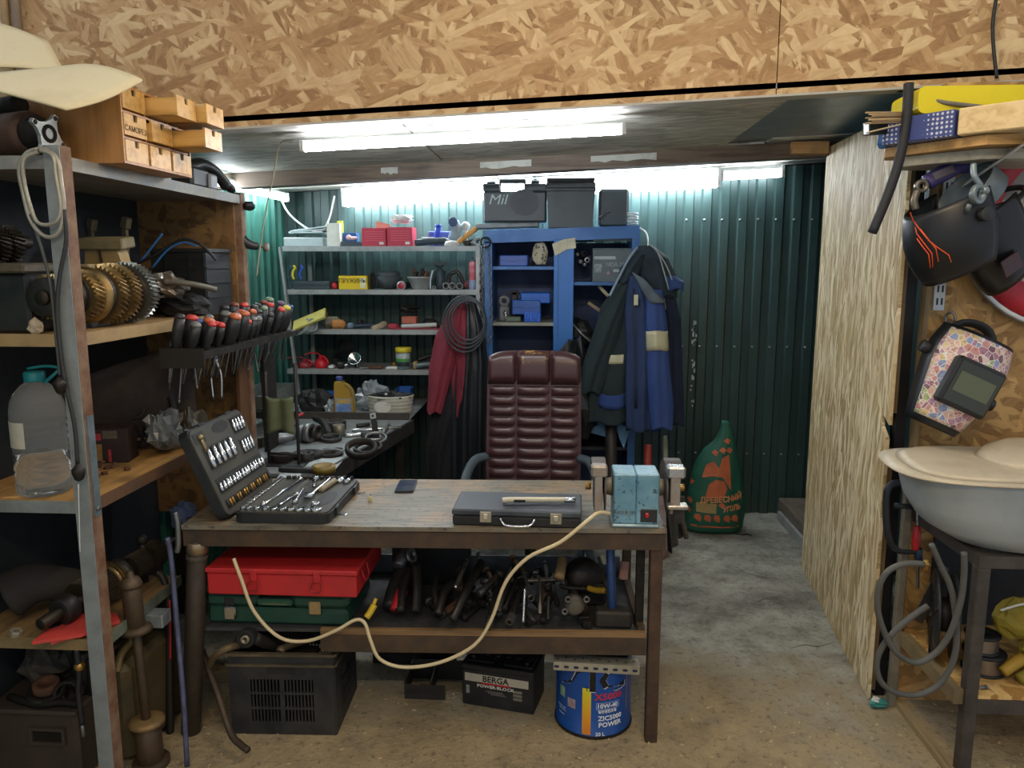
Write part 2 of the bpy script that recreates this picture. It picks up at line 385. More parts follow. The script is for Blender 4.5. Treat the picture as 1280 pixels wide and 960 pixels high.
b = B(); b.box(XL-.06, 2.0, YB+.002, YB+.05, 0, 2.4); wb = struct(b.obj('wall_back', IRON))
WM[wb.name] = Matrix.Translation(wb.location)
x = XL
while x < 1.95:
    corr(1.035, .0, lambda X, x=x: zc(x+X)-.002, TR(x, YB, 0)).obj('corrugated_sheet', GREEN, wb, w=True); x += 1.035*.9999
b = B(); b.box(XL-.06, XL-.002, 1.2, YB+.05, 0, 2.2); wl = struct(b.obj('wall_left', IRON))
y = YB
for i in range(4):
    corr(1.035, .0, lambda X: 2.16, TR(XL, y-1.035, 0, pi/2)).obj('corrugated_sheet', GREEN_LAMPLIT, wl, w=True); y -= 1.035
# screws in the back wall
SCR = mat('#9aa09a', .4, .7, .2)
for i in range(9):
    for z in (.42, 1.15, 1.98):
        X = .75+.115*i+.078; bb = B(); bb.lathe([(.009, 0), (.009, .004), (.003, .008)], 6, TR(X, YB-.022, z, 0, pi/2)); bb.obj('screw', SCR, wb, w=True)
# white flakes of torn paint at a seam of the back wall
b = B()
for i in range(26):
    X = .905+rnd(-.012, .012); z = random.choice((rnd(.85, 1.2), rnd(1.2, 1.32), rnd(.7, 1.2)))
    b.box(X-rnd(.003, .007), X+rnd(.003, .007), YB-.0245, YB-.022, z, z+rnd(.01, .04))
stuff(b.obj('paint_flakes', mat('#c9cfc8', .6, 0, .2), wb, w=True))
b = B(); b.box(1.86, 1.9, 2.95, YB, 0, 2.33); struct(b.obj('wall_side', GREEN))

# ---- low ceiling: greyed boards and one sheet of bare metal
def slab(b, x0, x1, y0, y1, th, dz=0.):
    v = []
    for (X, Y) in ((x0, y0), (x1, y0), (x1, y1), (x0, y1)): v.append((X, Y, zc(X)+dz))
    for (X, Y) in ((x0, y0), (x1, y0), (x1, y1), (x0, y1)): v.append((X, Y, zc(X)+dz+th))
    b.add(v, [(0, 3, 2, 1), (4, 5, 6, 7), (0, 1, 5, 4), (1, 2, 6, 5), (2, 3, 7, 6), (3, 0, 4, 7)])
PLY = osb('ceiling_board', 0, 1, '#b4b4aa', '#8d8d86', '#bbbbb0', '#d2d2c6', 5., 40., (0, 12, -14, 25, -20, 5), .7)
b = B(); slab(b, XL-.05, 2.0, YH, YB+.05, .02, .02); ce = struct(b.obj('ceiling', GREYP))
for (x0, x1, y0, y1) in ((XL, -.62, YH+.02, 4.12), (-.61, .85, YH+.02, 4.12), (XL, -.4, 4.13, YB), (-.39, 1.05, 4.13, YB)):
    b = B(); slab(b, x0, x1, y0, y1, .012, .004); b.obj('ceiling_board', PLY, ce, w=True)
b = B(); slab(b, .86, 1.86, YH+.02, 4.0, .003, .012); b.obj('metal_sheet', mat('#9fadb6', .3, .45, .35, '#6d7b85', 2.5, .05), ce, w=True)
b = B(); slab(b, 1.06, 1.86, 4.01, YB, .012, .008); b.obj('ceiling_board', PLY, ce, w=True)
# beam across the alcove with torn white paper on it
b = B(); y0 = 4.12; v = []
for X in (XL, 1.45):
    v += [(X, y0, zc(X)-.075), (X, y0+.1, zc(X)-.075), (X, y0+.1, zc(X)+.003), (X, y0, zc(X)+.003)]
b.add(v, [(0, 1, 2, 3), (4, 7, 6, 5), (0, 4, 5, 1), (1, 5, 6, 2), (2, 6, 7, 3), (3, 7, 4, 0)])
bm = struct(b.obj('trim_1', wood('beam_wood', '#6d5f50', '#4d4238', '#3a322b', 0, 3)))
for (x0, x1) in ((-.95, -.86), (-.42, -.15), (.16, .5)):
    b = B(); k = [(x0+(x1-x0)*i/9, rnd(.0, .012)) for i in range(10)]
    b.prism([(X, zc(X)-.05+q) for X, q in k]+[(x1, zc(x1)-.012), (x0, zc(x0)-.012)], 0, .002, Matrix(((1, 0, 0, 0), (0, 0, -1, y0-.001), (0, 1, 0, 0), (0, 0, 0, 1))))
    b.obj('torn_paper', mat('#b9bdb6', .8, 0, .3), bm, w=True)
b = B(); b.box(1.18, 1.36, 4.08, 4.2, zc(1.2)-.06, zc(1.2)-.002); struct(b.obj('trim_2', wood('new_block', '#c39a68', '#a67f50', '#6e5334', 0)))

# ---- header of strand board over the alcove, boards butted at a seam
OSBH = osb('strand_board_header', 0, 2, '#ad8859', '#86613a', '#b28d60', '#d9bf92', 7.5, 50., (0, 35, -40, 75, -75, 15, 55, -20), .62)
b = B(); b.box(-2.3, 3.4, YH+.015, YH+.05, 2.3, 3.0); hd = struct(b.obj('wall_front', IRON))
for (x0, x1) in ((-2.3, .768), (.772, 3.4)):
    b = B(); v = []
    for Y in (YH, YH+.012):
        v += [(x0, Y, zc(x0)), (x1, Y, zc(x1)), (x1, Y, 3.0), (x0, Y, 3.0)]
    b.add(v, [(0, 1, 2, 3), (4, 7, 6, 5), (0, 4, 5, 1), (1, 5, 6, 2), (2, 6, 7, 3), (3, 7, 4, 0)]); b.obj('strand_board', OSBH, hd, w=True)
b = B(); v = []
for Y in (YH-.002, YH+.07):
    v += [(-2.3, Y, zc(-2.3)-.008), (3.4, Y, zc(3.4)-.008), (3.4, Y, zc(3.4)), (-2.3, Y, zc(-2.3))]
b.add(v, [(0, 1, 2, 3), (4, 7, 6, 5), (0, 4, 5, 1), (1, 5, 6, 2), (2, 6, 7, 3), (3, 7, 4, 0)]); struct(b.obj('trim_3', mat('#b5b3aa', .6, 0, .15)))
# two ribbed conduits run up the corner
for k, px_ in enumerate((7, 21)):
    p = ay(px_, 20, YH-.03); b = B(); pr = []
    for i in range(90): pr += [(.014, i*.008), (.017, i*.008+.004)]
    b.lathe(pr, 10, TR(p.x, p.y, 2.05))
    tag(b.obj('conduit', mat(('#a58a62', '#8b7a66')[k], .6, 0, .3)), ('tan ribbed conduit in the corner, the outer of two', 'greyish ribbed conduit against the strand board header')[k], 'conduit')
# ---- strand-board wall on the right with its dark steel post, and the leaning strand-board door
OSBW = osb('strand_board_wall', 0, 2, '#a67f4a', '#76522a', '#a8814b', '#cfa768', 7., 42., (0, 35, -40, 75, -75, 15, 55, -20), .62)
b = B(); b.box(1.335, 3.3, 2.85, 2.862, 0, 2.31); wr = struct(b.obj('wall_right', OSBW))
b = B(); b.box(1.345, 3.3, 2.864, 2.9, 0, 2.31); b.obj('backing', BLACK, wr, w=True)
b = B(); b.box(1.318, 1.334, 2.835, 2.875, 0, 2.30); struct(b.obj('trim_4', wood('stud', '#8d7a58', '#6f5d42', '#4a3d2c', 2)))
b = B(); b.box(1.262, 1.3, 2.87, 2.91, 0, 2.28); b.box(1.262, 1.312, 2.90, 2.91, 0, 2.28); struct(b.obj('trim_5', mat('#1b1d20', .5, .4, .3)))
b = B(); b.box(1.31, 1.345, 1.7, 2.83, -.02, .022); struct(b.obj('trim_6', wood('floor_batten', '#9c8a66', '#7c6a4c', '#4c4030', 1)))
OSBD = osb('strand_board_door', 1, 2, '#bfa878', '#8c7444', '#c4ac7c', '#f0e4c4', 44., 6.5, (0, 10, -12, 28, -25, 5, -5), .7)
A = Vector((1.236, 2.84, 0)); D = Vector((1.392, 4.17, 0)); Ld = (D-A).length
Md = look(D-A, (0, 0, 1), A)
b = B(Md @ Matrix(((1, 0, 0, 0), (0, 0, -1, 0), (0, 1, 0, 0), (0, 0, 0, 1)))); zs = 1.065
b.prism([(0, .004), (Ld, .004), (Ld, 2.285), (0, 2.235), (-.005, zs+.035), (.07, zs+.06), (.085, zs+.045), (.08, zs+.015), (.012, zs-.02)], -.012, 0.)
dr = b.obj('door_1', OSBD); struct(dr)
b = B(Md); b.box(.02, .06, -.02, -.002, .03, 1.0); b.box(.02, .06, -.02, -.002, 1.14, 2.2); b.obj('door_edge_batten', wood('batten', '#6e5a3c', '#55442c', '#3a2e20', 2), dr, w=True)

# ================================================================== LAMPS
HOUS = mat('#cfd3d2', .4, 0, .2, '#8f938f')
def batten(name, label, p, q, r, glow, k, wide=0., group=None):
    """ceiling batten: housing above, glowing diffuser below, end caps"""
    p, q = Vector(p), Vector(q); L = (q-p).length; M = look(q-p, (0, 0, 1), p); o = thing(name, label, 'lamp', M=M, group=group); wd = max(r, wide)
    b = B(); b.box(0, L, -wd*.6, wd*.6, .0, r*.9, .003); b.obj('housing', HOUS, o)
    b = B(); m = 14; poly = [(wd*cos(2*pi*i/m), -r*1.05+r*1.0*sin(2*pi*i/m)) for i in range(m)]
    b.prism(poly, .012, L-.012, Matrix(((0, 0, 1, 0), (1, 0, 0, 0), (0, 1, 0, 0), (0, 0, 0, 1)))); b.obj('diffuser', emis(glow, k), o)
    for x0, x1 in ((-.006, .012), (L-.012, L+.006)):
        b = B(); b.box(x0, x1, -wd*1.02, wd*1.02, -r*2.1, r*.92, .002); b.obj('end_cap', WHITE, o)
    return o
COOL, NEUT, WARM = '#eef6ff', '#f4f8ff', '#ffe0b0'
batten('tube_lamp', 'long slim white tube lamp on the ceiling just behind the header', (-1.035, 3.1, 2.165), (.25, 3.12, 2.223), .015, NEUT, TUBE_NEAR)
batten('batten_lamp', 'broad glowing lamp against the back wall above the steel shelves', (-1.41, 5.03, zc(-1.41)-.042), (-.17, 5.03, zc(-.17)-.042), .04, COOL, TUBE_BACK*1.15, .05)
batten('batten_lamp', 'broad glowing lamp against the back wall above the hanging blue jackets', (-.14, 5.03, zc(-.14)-.042), (1.0, 5.03, zc(1.0)-.042), .04, COOL, TUBE_BACK*1.15, .05)
batten('tube_lamp', 'slim tube lamp continuing the broad lamps towards the strand board door', (1.02, 5.03, zc(1.02)-.03), (1.40, 5.03, zc(1.4)-.03), .025, COOL, TUBE_BACK*.6)
batten('tube_lamp', 'short slim tube lamp along the green left wall', (-1.76, 3.85, 2.125), (-1.76, 4.93, 2.13), .018, COOL, TUBE_BACK*1.1)
# the hall's own lamps hang over the photographer
batten('hall_lamp', 'warm tube lamp hanging in the hall just in front of the header', (.45, 1.2, 2.95), (.45, 2.2, 2.95), .04, WARM, LAMP_HALL*.62, .05)
batten('hall_lamp', 'warm tube lamp hanging in the hall well back from the header', (-.6, -.6, 3.1), (.6, -.6, 3.1), .04, WARM, LAMP_HALL, .05)

# ================================================================== LEFT STEEL SHELVING AND WHAT LIES ON IT
def one(name, label, cat, b, m, group=None): return tag(b.obj(name, m), label, cat, group)
YN, YF, XR = 2.12, 3.34, -1.40
LV = (1.985, 1.482, .977, .535)
GREYW = mat('#8e9494', .5, .1, .35, '#5c5a55', 10, .1); BROWNR = mat('#6e4c38', .7, .1, .45, '#a08a72', 14, .3)
sh = thing('steel_shelving', 'grey and rust brown angle iron shelving with four wooden boards at the left wall', 'shelving', (-1.62, 2.7, 0))
EDGE = wood('shelf_edge', '#b08d5e', '#8f6f48', '#5e4a34', 1, 3); BRD = (wood('top_board', '#8b8579', '#6d675d', '#4a4540', 1, 3), wood('gear_board', '#b08f60', '#8d7048', '#4a3c2a', 1, 3), wood('bottle_board', '#b3884c', '#8e6a3a', '#4d3a22', 1, 3, .6, .45), wood('low_board', '#8d7048', '#6b5436', '#3b3022', 1, 3, .6, .5))
for i, z in enumerate(LV):
    yf = (YF, 2.98, 2.98, 2.62)[i]
    b = B(); b.box(-1.85, XR-.004, YN+.006, yf, z-.022, z); b.obj('shelf_board', BRD[i], sh, w=True)
    e = (mat('#7d7f7d', .55, .1, .4, '#b7ae9c', 8), mat('#a58a60', .55, 0, .35, '#6b5a40', 8), mat('#6b4c36', .65, .1, .4, '#43342a', 10), mat('#6d7566', .6, .1, .45, '#3a3c34', 9))[i]
    b = B(); b.box(XR-.004, XR, YN+.03, yf, z-.034, z+.004); b.obj('side_rail', e, sh, w=True)
    b = B(); b.box(-1.86, XR-.035, YN, YN+.005, z-.034, z+.003); b.obj('end_rail', (e, mat('#a58a60', .55, 0, .35, '#6b5a40', 8), GREYW, mat('#8a7550', .6, 0, .4))[i], sh, w=True)
def angle_post(b, x, y, z0, z1, w_=.042):
    b.mk(0).box(x-w_, x, y-.003, y+.001, z0, z1); b.mk(1).box(x-.003, x+.001, y+.001, y+w_, z0, z1)
b = B(); angle_post(b, XR+.004, YN-.002, 0, 2.015, .048); b.obj('post', [GREYW, BROWNR], sh, w=True)
b = B(); angle_post(b, XR+.002, YF, 0, 2.0); b.obj('post', [BROWNR, BROWNR], sh, w=True)
b = B(); b.box(-1.87, -1.83, YN-.002, YN+.002, 0, 2.0); b.obj('post', GREYW, sh, w=True)
b = B(); b.box(XR+.005, XR+.009, YN+.008, YN+.04, .93, 1.24); b.obj('splice_plate', mat('#6f7e86', .5, .2, .4), sh, w=True)
b = B(); b.cyl((XR+.004, YN+.02, .955), (XR+.016, YN+.02, .955), .008, n=6); b.obj('bolt', STEEL, sh, w=True)
b = B(); b.box(-1.86, XR-.02, YF-.03, YF-.018, .55, 1.9625); b.obj('end_panel', osb('shelf_end_board', 0, 2, '#7b5b35', '#4f3820', '#7f5e38', '#94713f', 8., 40.), sh, w=True)
b = B(); b.box(XR-.02, XR-.005, 3.24, 3.345, .55, 1.3); b.obj('side_panel', wood('side_board', '#6b4a2e', '#553a24', '#33261a', 2), sh, w=True)

b = B(); b.box(-1.857, -1.852, YN+.003, YF-.032, .02, 1.99); b.obj('back_panel', mat('#20262c', .7, 0, .3, '#15191d', 5), sh, w=True)  # added dark sheet standing in for shade on the wall behind the shelves

# --- top: wooden chest of small drawers
CH = wood('drawer_wood', '#d8ab62', '#b98a45', '#7a5a30', 1, 3, .5, .25); CHS = wood('chest_side', '#b8854c', '#9a6c3a', '#6b4a2a', 2, 2.4, .5, .3)
Mc = TR(-1.315, 2.30, 1.99, R(88))         # local x runs along the front, y goes into the chest
o = thing('drawer_chest', 'wooden chest of small drawers, some pulled out, on top of the shelving', 'chest', M=Mc)
Wc, Dc, Hc = .40, .36, .232
b = B(); b.box(0, .008, 0, Dc, 0, Hc); b.box(Wc-.008, Wc, 0, Dc, 0, Hc); b.box(.008, Wc-.008, 0, Dc, 0, .008); b.box(.008, Wc-.008, 0, Dc, Hc-.008, Hc); b.box(.008, Wc-.008, Dc-.006, Dc, .008, Hc-.008)
for i in (1, 2): b.box(.008, Wc-.008, .004, Dc, i*Hc/3-.003, i*Hc/3+.003); b.box(i*Wc/3-.003, i*Wc/3+.003, .004, Dc, .008, Hc-.008)
b.obj('carcass', CHS, o)
for r_ in range(3):
    for c_ in range(3):
        out = {(2, 1): .10, (2, 2): .13, (1, 2): .12, (1, 1): .012}.get((r_, c_), .002)
        x0, x1 = c_*Wc/3+.009, (c_+1)*Wc/3-.009+.004; z0, z1 = r_*Hc/3+.008, (r_+1)*Hc/3-.008+.002
        b = B(); y = -out; b.box(x0, x1, y+.008, y+.16, z0, z0+.005); b.box(x0, x0+.005, y+.008, y+.16, z0, z1-.008); b.box(x1-.005, x1, y+.008, y+.16, z0, z1-.008); b.box(x0, x1, y+.155, y+.16, z0, z1-.008)
        d = b.obj('drawer', CH, o)
        b = B(); xm = (x0+x1)/2; poly = [(x0, z0), (x1, z0), (x1, z1), (xm+.012, z1), (xm+.009, z1-.02), (xm-.009, z1-.02), (xm-.012, z1), (x0, z1)]
        b.prism(poly, 0, .008, Matrix(((1, 0, 0, 0), (0, 0, -1, y+.008), (0, 1, 0, 0), (0, 0, 0, 1)))); b.obj('drawer_front', CH, d)
        b = B(); b.box(xm-.011, xm+.011, y+.006, y+.010, z1-.021, z1-.001); b.obj('finger_notch', BLACK, d)
        if (r_, c_) == (1, 0): text('САМОРЕЗ', .0235, mat('#2c2015', .8, 0, 0), d, Matrix(((1, 0, 0, xm), (0, 0, -1, y-.0005), (0, 1, 0, (z0+z1)/2-.012), (0, 0, 0, 1))), ext=.0004)
# cream sheets of board thrown over the chest
SHT = mat('#e6d7ad', .6, 0, .2, '#b59c6c', 4, .05)
c0, c1, c2, c3 = ay(-60, 105, 2.35), ay(0, 92, 2.2), ay(178, 100, 2.4), ay(83, 137, 2.18)
def bil(a, b_, c, d, u, v): return a.lerp(b_, u).lerp(d.lerp(c, u), v)
b = B(); p00, p10, p11, p01 = ay(-70, 98, 2.10), ay(75, 84, 2.36), ay(178, 100, 2.26), ay(83, 137, 2.04)
b.sheet(lambda u, v: bil(p00, p10, p11, p01, u, v)+Vector((0, 0, .022*sin(v*pi)*(u*.9+.1)-.012*sin(u*pi)*v)), 12, 10, .006)
one('board_sheet', 'cream curled sheet of thick board lying over the drawer chest', 'sheet', b, SHT)
b = B(); q00, q10, q11, q01 = ay(-70, 20, 2.6), ay(60, 52, 2.62), ay(82, 92, 2.50), ay(-70, 92, 2.36)
b.sheet(lambda u, v: bil(q00, q10, q11, q01, u, v)+Vector((0, 0, .02*sin(u*pi))), 10, 8, .006)
one('board_sheet', 'cream stiff sheet standing up behind the curled board at the conduits', 'sheet', b, SHT)
# starter motor with four-eared flange
o = thing('starter_motor', 'dirty brown starter motor with an alloy four-eared flange above the cable loop', 'motor', (-1.55, 2.24, 1.985))
MOT = mat('#5a4334', .6, .3, .5, '#2a211b', 9, .3)
M = look((.9, -.42, -.02), (0, 0, 1), (-1.665, 2.275, 2.065))
b = B(M); b.lathe([(.03, -.02), (.062, 0), (.066, .02), (.066, .13), (.058, .145), (.045, .15)], 18, frame((1, 0, 0))); bd = b.obj('body', MOT, o, w=True)
b = B(M); b.lathe([(.05, .148), (.05, .17), (.034, .19), (.03, .215)], 16, frame((1, 0, 0))); b.obj('nose', IRON, o, w=True)
b = B(M); b.cyl((-.04, 0, .085), (.09, 0, .085), .028, n=14); b.cyl((-.04, 0, .085), (-.06, 0, .085), .012); b.obj('solenoid', IRON, o, w=True)
Mf = M @ look((.25, -.97, 0), (0, 0, 1), (.222, -.005, -.005)) @ Matrix(((1, 0, 0, 0), (0, 0, -1, 0), (0, 1, 0, 0), (0, 0, 0, 1)))
b = B(Mf); pl = []
for k in range(4):
    a = pi/2*k+.5
    for da, rr in ((-.22, .044), (-.1, .062), (.1, .062), (.22, .044), (.785, .032)): pl.append((rr*cos(a+da), rr*sin(a+da)))
b.prism(pl, -.006, .006); fo = b.obj('flange', mat('#b4b9b8', .4, .7, .25), o, w=True)
b = B(Mf); b.ring((0, 0, -.009), (0, 0, 1), .026, .015, .018, 16); b.obj('bearing_bore', IRON, fo, w=True)
for k in range(4):
    a = pi/2*k+.5; b = B(Mf); b.cyl((.052*cos(a), .052*sin(a), -.0075), (.052*cos(a), .052*sin(a), .0075), .007, n=8); b.obj('bolt_hole', BLACK, fo, w=True)
b = B(M); b.ball((.0, -.064, .0), .012, .006, .02); b.obj('pink_mark', mat('#d1406a', .6, 0, .1), o, w=True)
b = B(); p = Vector((-1.72, 2.42, 1.985)); b.box(p.x-.1, p.x+.08, p.y-.05, p.y+.1, p.z, p.z+.17, .02); b.cyl((p.x+.02, p.y-.06, p.z+.14), (p.x+.02, p.y-.09, p.z+.14), .02); b.ring((p.x+.02, p.y-.1, p.z+.14), (0, -1, 0), .016, .008, .01)
one('gearbox_housing', 'dark cast gearbox housing behind the starter motor', 'gearbox', b, GREASE)
# charger at the far end of the top board
o = thing('cordless_drill', 'small black power tool beside the drawer chest at the far board end', 'tool', (-1.46, 3.08, 1.985))
b = B(); b.box(-1.50, -1.41, 2.93, 3.08, 1.985, 2.065, .012); b.obj('base', PLBLK, o, w=True)
b = B(); b.box(-1.47, -1.40, 3.06, 3.13, 1.987, 2.05, .008); b.obj('battery', mat('#8d949b', .5, 0, .3), o, w=True)
b = B(); b.tube([(-1.45, 2.98, 2.06), (-1.44, 3.06, 2.085), (-1.43, 3.16, 2.07), (-1.42, 3.25, 2.02)], .024); b.obj('handle', PLBLK, o, w=True)
b = B(); b.cyl((-1.42, 3.23, 2.035), (-1.41, 3.29, 2.005), .02); b.obj('chuck', STEELD, o, w=True)

# --- cable coil and pendant hung on the near post
o = thing('air_hose', 'grey hose looped over the top of the near shelving post', 'hose', (-1.42, 2.09, 1.3))
P_ = lambda x, y, d=2.095: ay(x, y, d)
HOSE = mat('#a8a394', .4, .3, .3, '#4f4a42', 12)
b = B(); b.tube([P_(48, 186), P_(33, 192), P_(24, 212), P_(30, 245), P_(38, 275), P_(52, 293), P_(66, 296), P_(76, 285), P_(80, 258), P_(76, 225), P_(72, 200), P_(60, 188), P_(50, 187)], .006, closed=False); b.obj('loop', HOSE, o, w=True)
b = B(); b.tube([P_(48, 190), P_(30, 199, 2.09), P_(30, 225, 2.09), P_(37, 255, 2.09), P_(46, 277, 2.09), P_(60, 281, 2.09), P_(72, 275, 2.09), P_(76, 258, 2.09), P_(70, 220, 2.09), P_(66, 195, 2.09), P_(50, 188, 2.09)], .0055); b.obj('loop', HOSE, o, w=True)
b = B(); b.tube([P_(37, 268), P_(50, 305), P_(62, 350), P_(68, 400), P_(72, 440), P_(75, 470)], .0045); b.obj('tail', mat('#4a4a48', .5, .2, .3), o, w=True)
b = B(); b.tube([P_(80, 262), P_(83, 300), P_(74, 350), P_(72, 400), P_(80, 470), P_(93, 530), P_(97, 580)], .006); b.obj('tail', mat('#2e2f30', .55, 0, .3), o, w=True)
for (x, y, nm, lb) in ((75, 481, 'hose_plug', 'dark bulb-shaped plug hanging at mid height of the near post'), (98, 590, 'plumb_bob', 'grey metal cone bob hanging on a thin white cord by the post')):
    p = P_(x, y, 2.085); b = B(); b.lathe([(.003, -.028), (.012, -.022), (.018, -.004), (.019, .008), (.012, .014), (.006, .024)], 14, Matrix.Translation(p))
    if nm == 'plumb_bob':
        b.mk(1).tube([P_(98, 605, 2.085), P_(99, 650, 2.085), P_(100, 690, 2.085)], .0014, 5)
    one(nm, lb, 'plug' if nm == 'hose_plug' else 'bob', b, [mat('#2c2624', .3, .4, .3) if nm == 'hose_plug' else STEELD, WHITE])

# --- second board: gearbox shaft with helical gears (axis runs along the shelf)
g0 = Vector((-1.505, 2.19, 1.482)); gx = Vector((.0, 1, 0))
o = thing('gear_shaft', 'oily bronze-coloured gearbox shaft with a row of helical gears on the second board', 'gear shaft', g0)
GR = mat('#a98f5f', .32, .85, .45, '#2a231a', 16, .1); GRB = mat('#8f9188', .3, .85, .4, '#2b2a26', 16, .1); GRD = mat('#3c352c', .4, .7, .4, '#15120e', 12)
ax0 = Vector((-1.50, 2.15, 1.5895)); ad = Vector((-.02, 1, -.0)).normalized()
def gp(s_): return ax0+ad*s_
b = B(); b.cyl(gp(-.02), gp(.70), .022, n=14); b.obj('shaft', GRD, o, w=True)
for (s_, ro, wd, n_, hel, m_) in ((.02, .068, .05, 26, .22, GR), (.125, .082, .05, 34, .2, GR), (.245, .098, .042, 38, .16, GR), (.315, .102, .045, 40, .16, GR), (.42, .106, .05, 44, 0.06, GRB)):
    b = B(); b.gear(gp(s_), ad, ro, ro-.010, wd, n_, hel); g = b.obj('gear', m_, o, w=True)
    b = B(); b.ring(gp(s_)-ad*.004, ad, ro-.018, .03, wd+.008, 28); b.obj('gear_web', GRD, g, w=True)
for (s_, ro, wd) in ((-.008, .058, .02), (.085, .06, .03), (.19, .09, .022), (.208, .084, .03), (.375, .07, .04), (.485, .05, .05)):
    b = B(); b.ring(gp(s_), ad, ro, .022, wd, 26); b.obj('synchro_ring', STEELD if s_ != .19 else GR, o, w=True)
# cast iron / plastic pieces around it
o = thing('battery_box', 'black battery-sized plastic box behind the near post', 'box', (-1.70, 2.25, 1.482))
b = B(); b.box(-1.845, -1.56, 2.16, 2.36, 1.483, 1.66, .01); b.obj('body', PLBLK, o, w=True)
b = B(); b.box(-1.848, -1.56, 2.15, 2.37, 1.66, 1.69, .006); b.obj('lid', mat('#3a372f', .5, 0, .5, '#8b7a55'), o, w=True)
b = B(); c = Vector((-1.72, 2.24, 1.745))
for i in range(3): b.gear(c+Vector((-.02+.004*i, -.04+.05*i, 0)), (.15, 1, .1), .055+.004*i, .045+.004*i, .035, 26, .2)
b.cyl(c+Vector((0, -.1, 0)), c+Vector((.02, .14, .01)), .02)
one('gear_cluster', 'dark oily gear cluster resting on the black battery box', 'gears', b, GRD)
o = thing('casting', 'small grey crusty casting with a tan cover behind the near post', 'casting', (-1.52, 2.42, 1.482))
b = B(); b.box(-1.575, -1.515, 2.38, 2.47, 1.483, 1.66, .008); b.box(-1.58, -1.508, 2.375, 2.475, 1.60, 1.606); b.box(-1.59, -1.50, 2.37, 2.48, 1.483, 1.53, .01); b.obj('block', mat('#8d9494', .8, .2, .45, '#4c4a46', 40, .6), o, w=True)
b = B(); b.box(-1.62, -1.495, 2.36, 2.49, 1.66, 1.687, .004); b.obj('cover', mat('#a08a62', .6, 0, .3), o, w=True)
o = thing('intake_duct', 'tan plastic duct with a wide flange and centre rib behind the gears', 'duct', (-1.64, 2.72, 1.482))
b = B(); M = TR(-1.645, 2.74, 1.585, 0, R(8))
b.M = M; b.prism([(-.095, 0), (.085, 0), (.055, .16), (-.065, .16)], -.03, .03, Matrix(((1, 0, 0, 0), (0, 0, -1, 0), (0, 1, 0, 0), (0, 0, 0, 1)))); b.prism([(-.1, -.1), (.09, -.1), (.085, 0), (-.095, 0)], -.03, .03, Matrix(((1, 0, 0, 0), (0, 0, -1, 0), (0, 1, 0, 0), (0, 0, 0, 1)))); b.obj('body', mat('#b49a66', .55, 0, .3, '#6c5c3e'), o, w=True)
b = B(M); b.box(-.095, .085, -.045, .045, .16, .20, .005); b.obj('flange', mat('#8f8462', .55, 0, .3), o, w=True)
b = B(M); b.bar((0, -.034, 0), (-.012, -.036, .2), .008, .008); b.obj('rib', mat('#3e3526', .6, 0, .3), o, w=True)
b = B(M); b.tube([(-.14, -.05, -.03), (-.05, -.06, .0), (.03, -.06, .012), (.09, -.05, .015)], .008); b.obj('wire_bail', BRASS, o, w=True)
for k, (x, y, lb) in enumerate(((113, 285, 'square-headed bolt standing left behind the tan duct'), (156, 283, 'square-headed bolt standing right behind the tan duct'))):
    p = ay(x, y, 2.95); b = B(); b.bar(p+Vector((-.01, 0, -.33)), p, .018); b.bar(p+Vector((0, 0, -.01)), p+Vector((.012, 0, .035)), .034, .03, .004); one('square_bolt', lb, 'bolt', b, mat('#8a7c62', .5, .5, .4))
# crate, wires and wrapped things at the far end of this board
o = thing('parts_crate', 'black ribbed plastic crate beside the strand board shelf end', 'crate', (-1.53, 3.12, 1.482))
b = B(); b.box(-1.66, -1.43, 3.04, 3.055, 1.483, 1.75); b.box(-1.66, -1.43, 3.255, 3.27, 1.483, 1.75); b.box(-1.66, -1.645, 3.055, 3.255, 1.483, 1.75); b.box(-1.445, -1.43, 3.055, 3.255, 1.483, 1.75); b.box(-1.645, -1.445, 3.055, 3.255, 1.483, 1.495); b.obj('shell', PLBLK, o, w=True)
for z in (1.55, 1.61, 1.67): b = B(); b.box(-1.665, -1.425, 3.034, 3.04, z, z+.006); b.box(-1.43, -1.424, 3.04, 3.27, z, z+.006); b.obj('rib', PLBLK, o, w=True)
for x in (-1.60, -1.5, -1.44): b = B(); b.box(x, x+.007, 3.032, 3.04, 1.483, 1.75); b.obj('rib', PLBLK, o, w=True)
b = B(); b.box(-1.67, -1.42, 3.028, 3.04, 1.738, 1.752); b.box(-1.432, -1.42, 3.04, 3.27, 1.738, 1.752); b.obj('rim', PLBLK, o, w=True)
for (pts, r_, c_, lb) in ((((165, 340), (185, 315), (203, 292)), .004, '#2f6db0', 'short straight blue wire sticking up behind the gears'), (((190, 335), (210, 312), (230, 303), (246, 308)), .004, '#2f6db0', 'bent blue wire arching towards the black crate'),
                          (((160, 335), (195, 318), (225, 300), (250, 305), (270, 325)), .006, '#202428', 'thick black cable arching over the second board')):
    b = B(); b.tube([ay(x, y, 2.86) for x, y in pts], r_, 6); one('wire', lb, 'wire', b, mat(c_, .45, 0, .1))
def crumple(c, sx, sy, sz, amp=.25, n=14, seed=0, fl=None):
    b = B(); h = 9; vs = []; fs = []
    for j in range(h+1):
        for i in range(n):
            th = pi*j/h; ph = 2*pi*i/n; d = Vector((sin(th)*cos(ph), sin(th)*sin(ph), cos(th)))
            k = 1+amp*mnoise.noise(d*2.3+Vector((seed, seed*.7, 0)))+amp*.6*mnoise.noise(d*6+Vector((0, seed, 3)))
            p = Vector((d.x*sx*k, d.y*sy*k, d.z*sz*k)); p.z = max(p.z, -sz*.8); vs.append(Vector(c)+p)
    for j in range(h):
        for i in range(n): k2 = (i+1) % n; fs.append((j*n+i, (j+1)*n+i, (j+1)*n+k2, j*n+k2))
    return b.add(vs, fs, False)
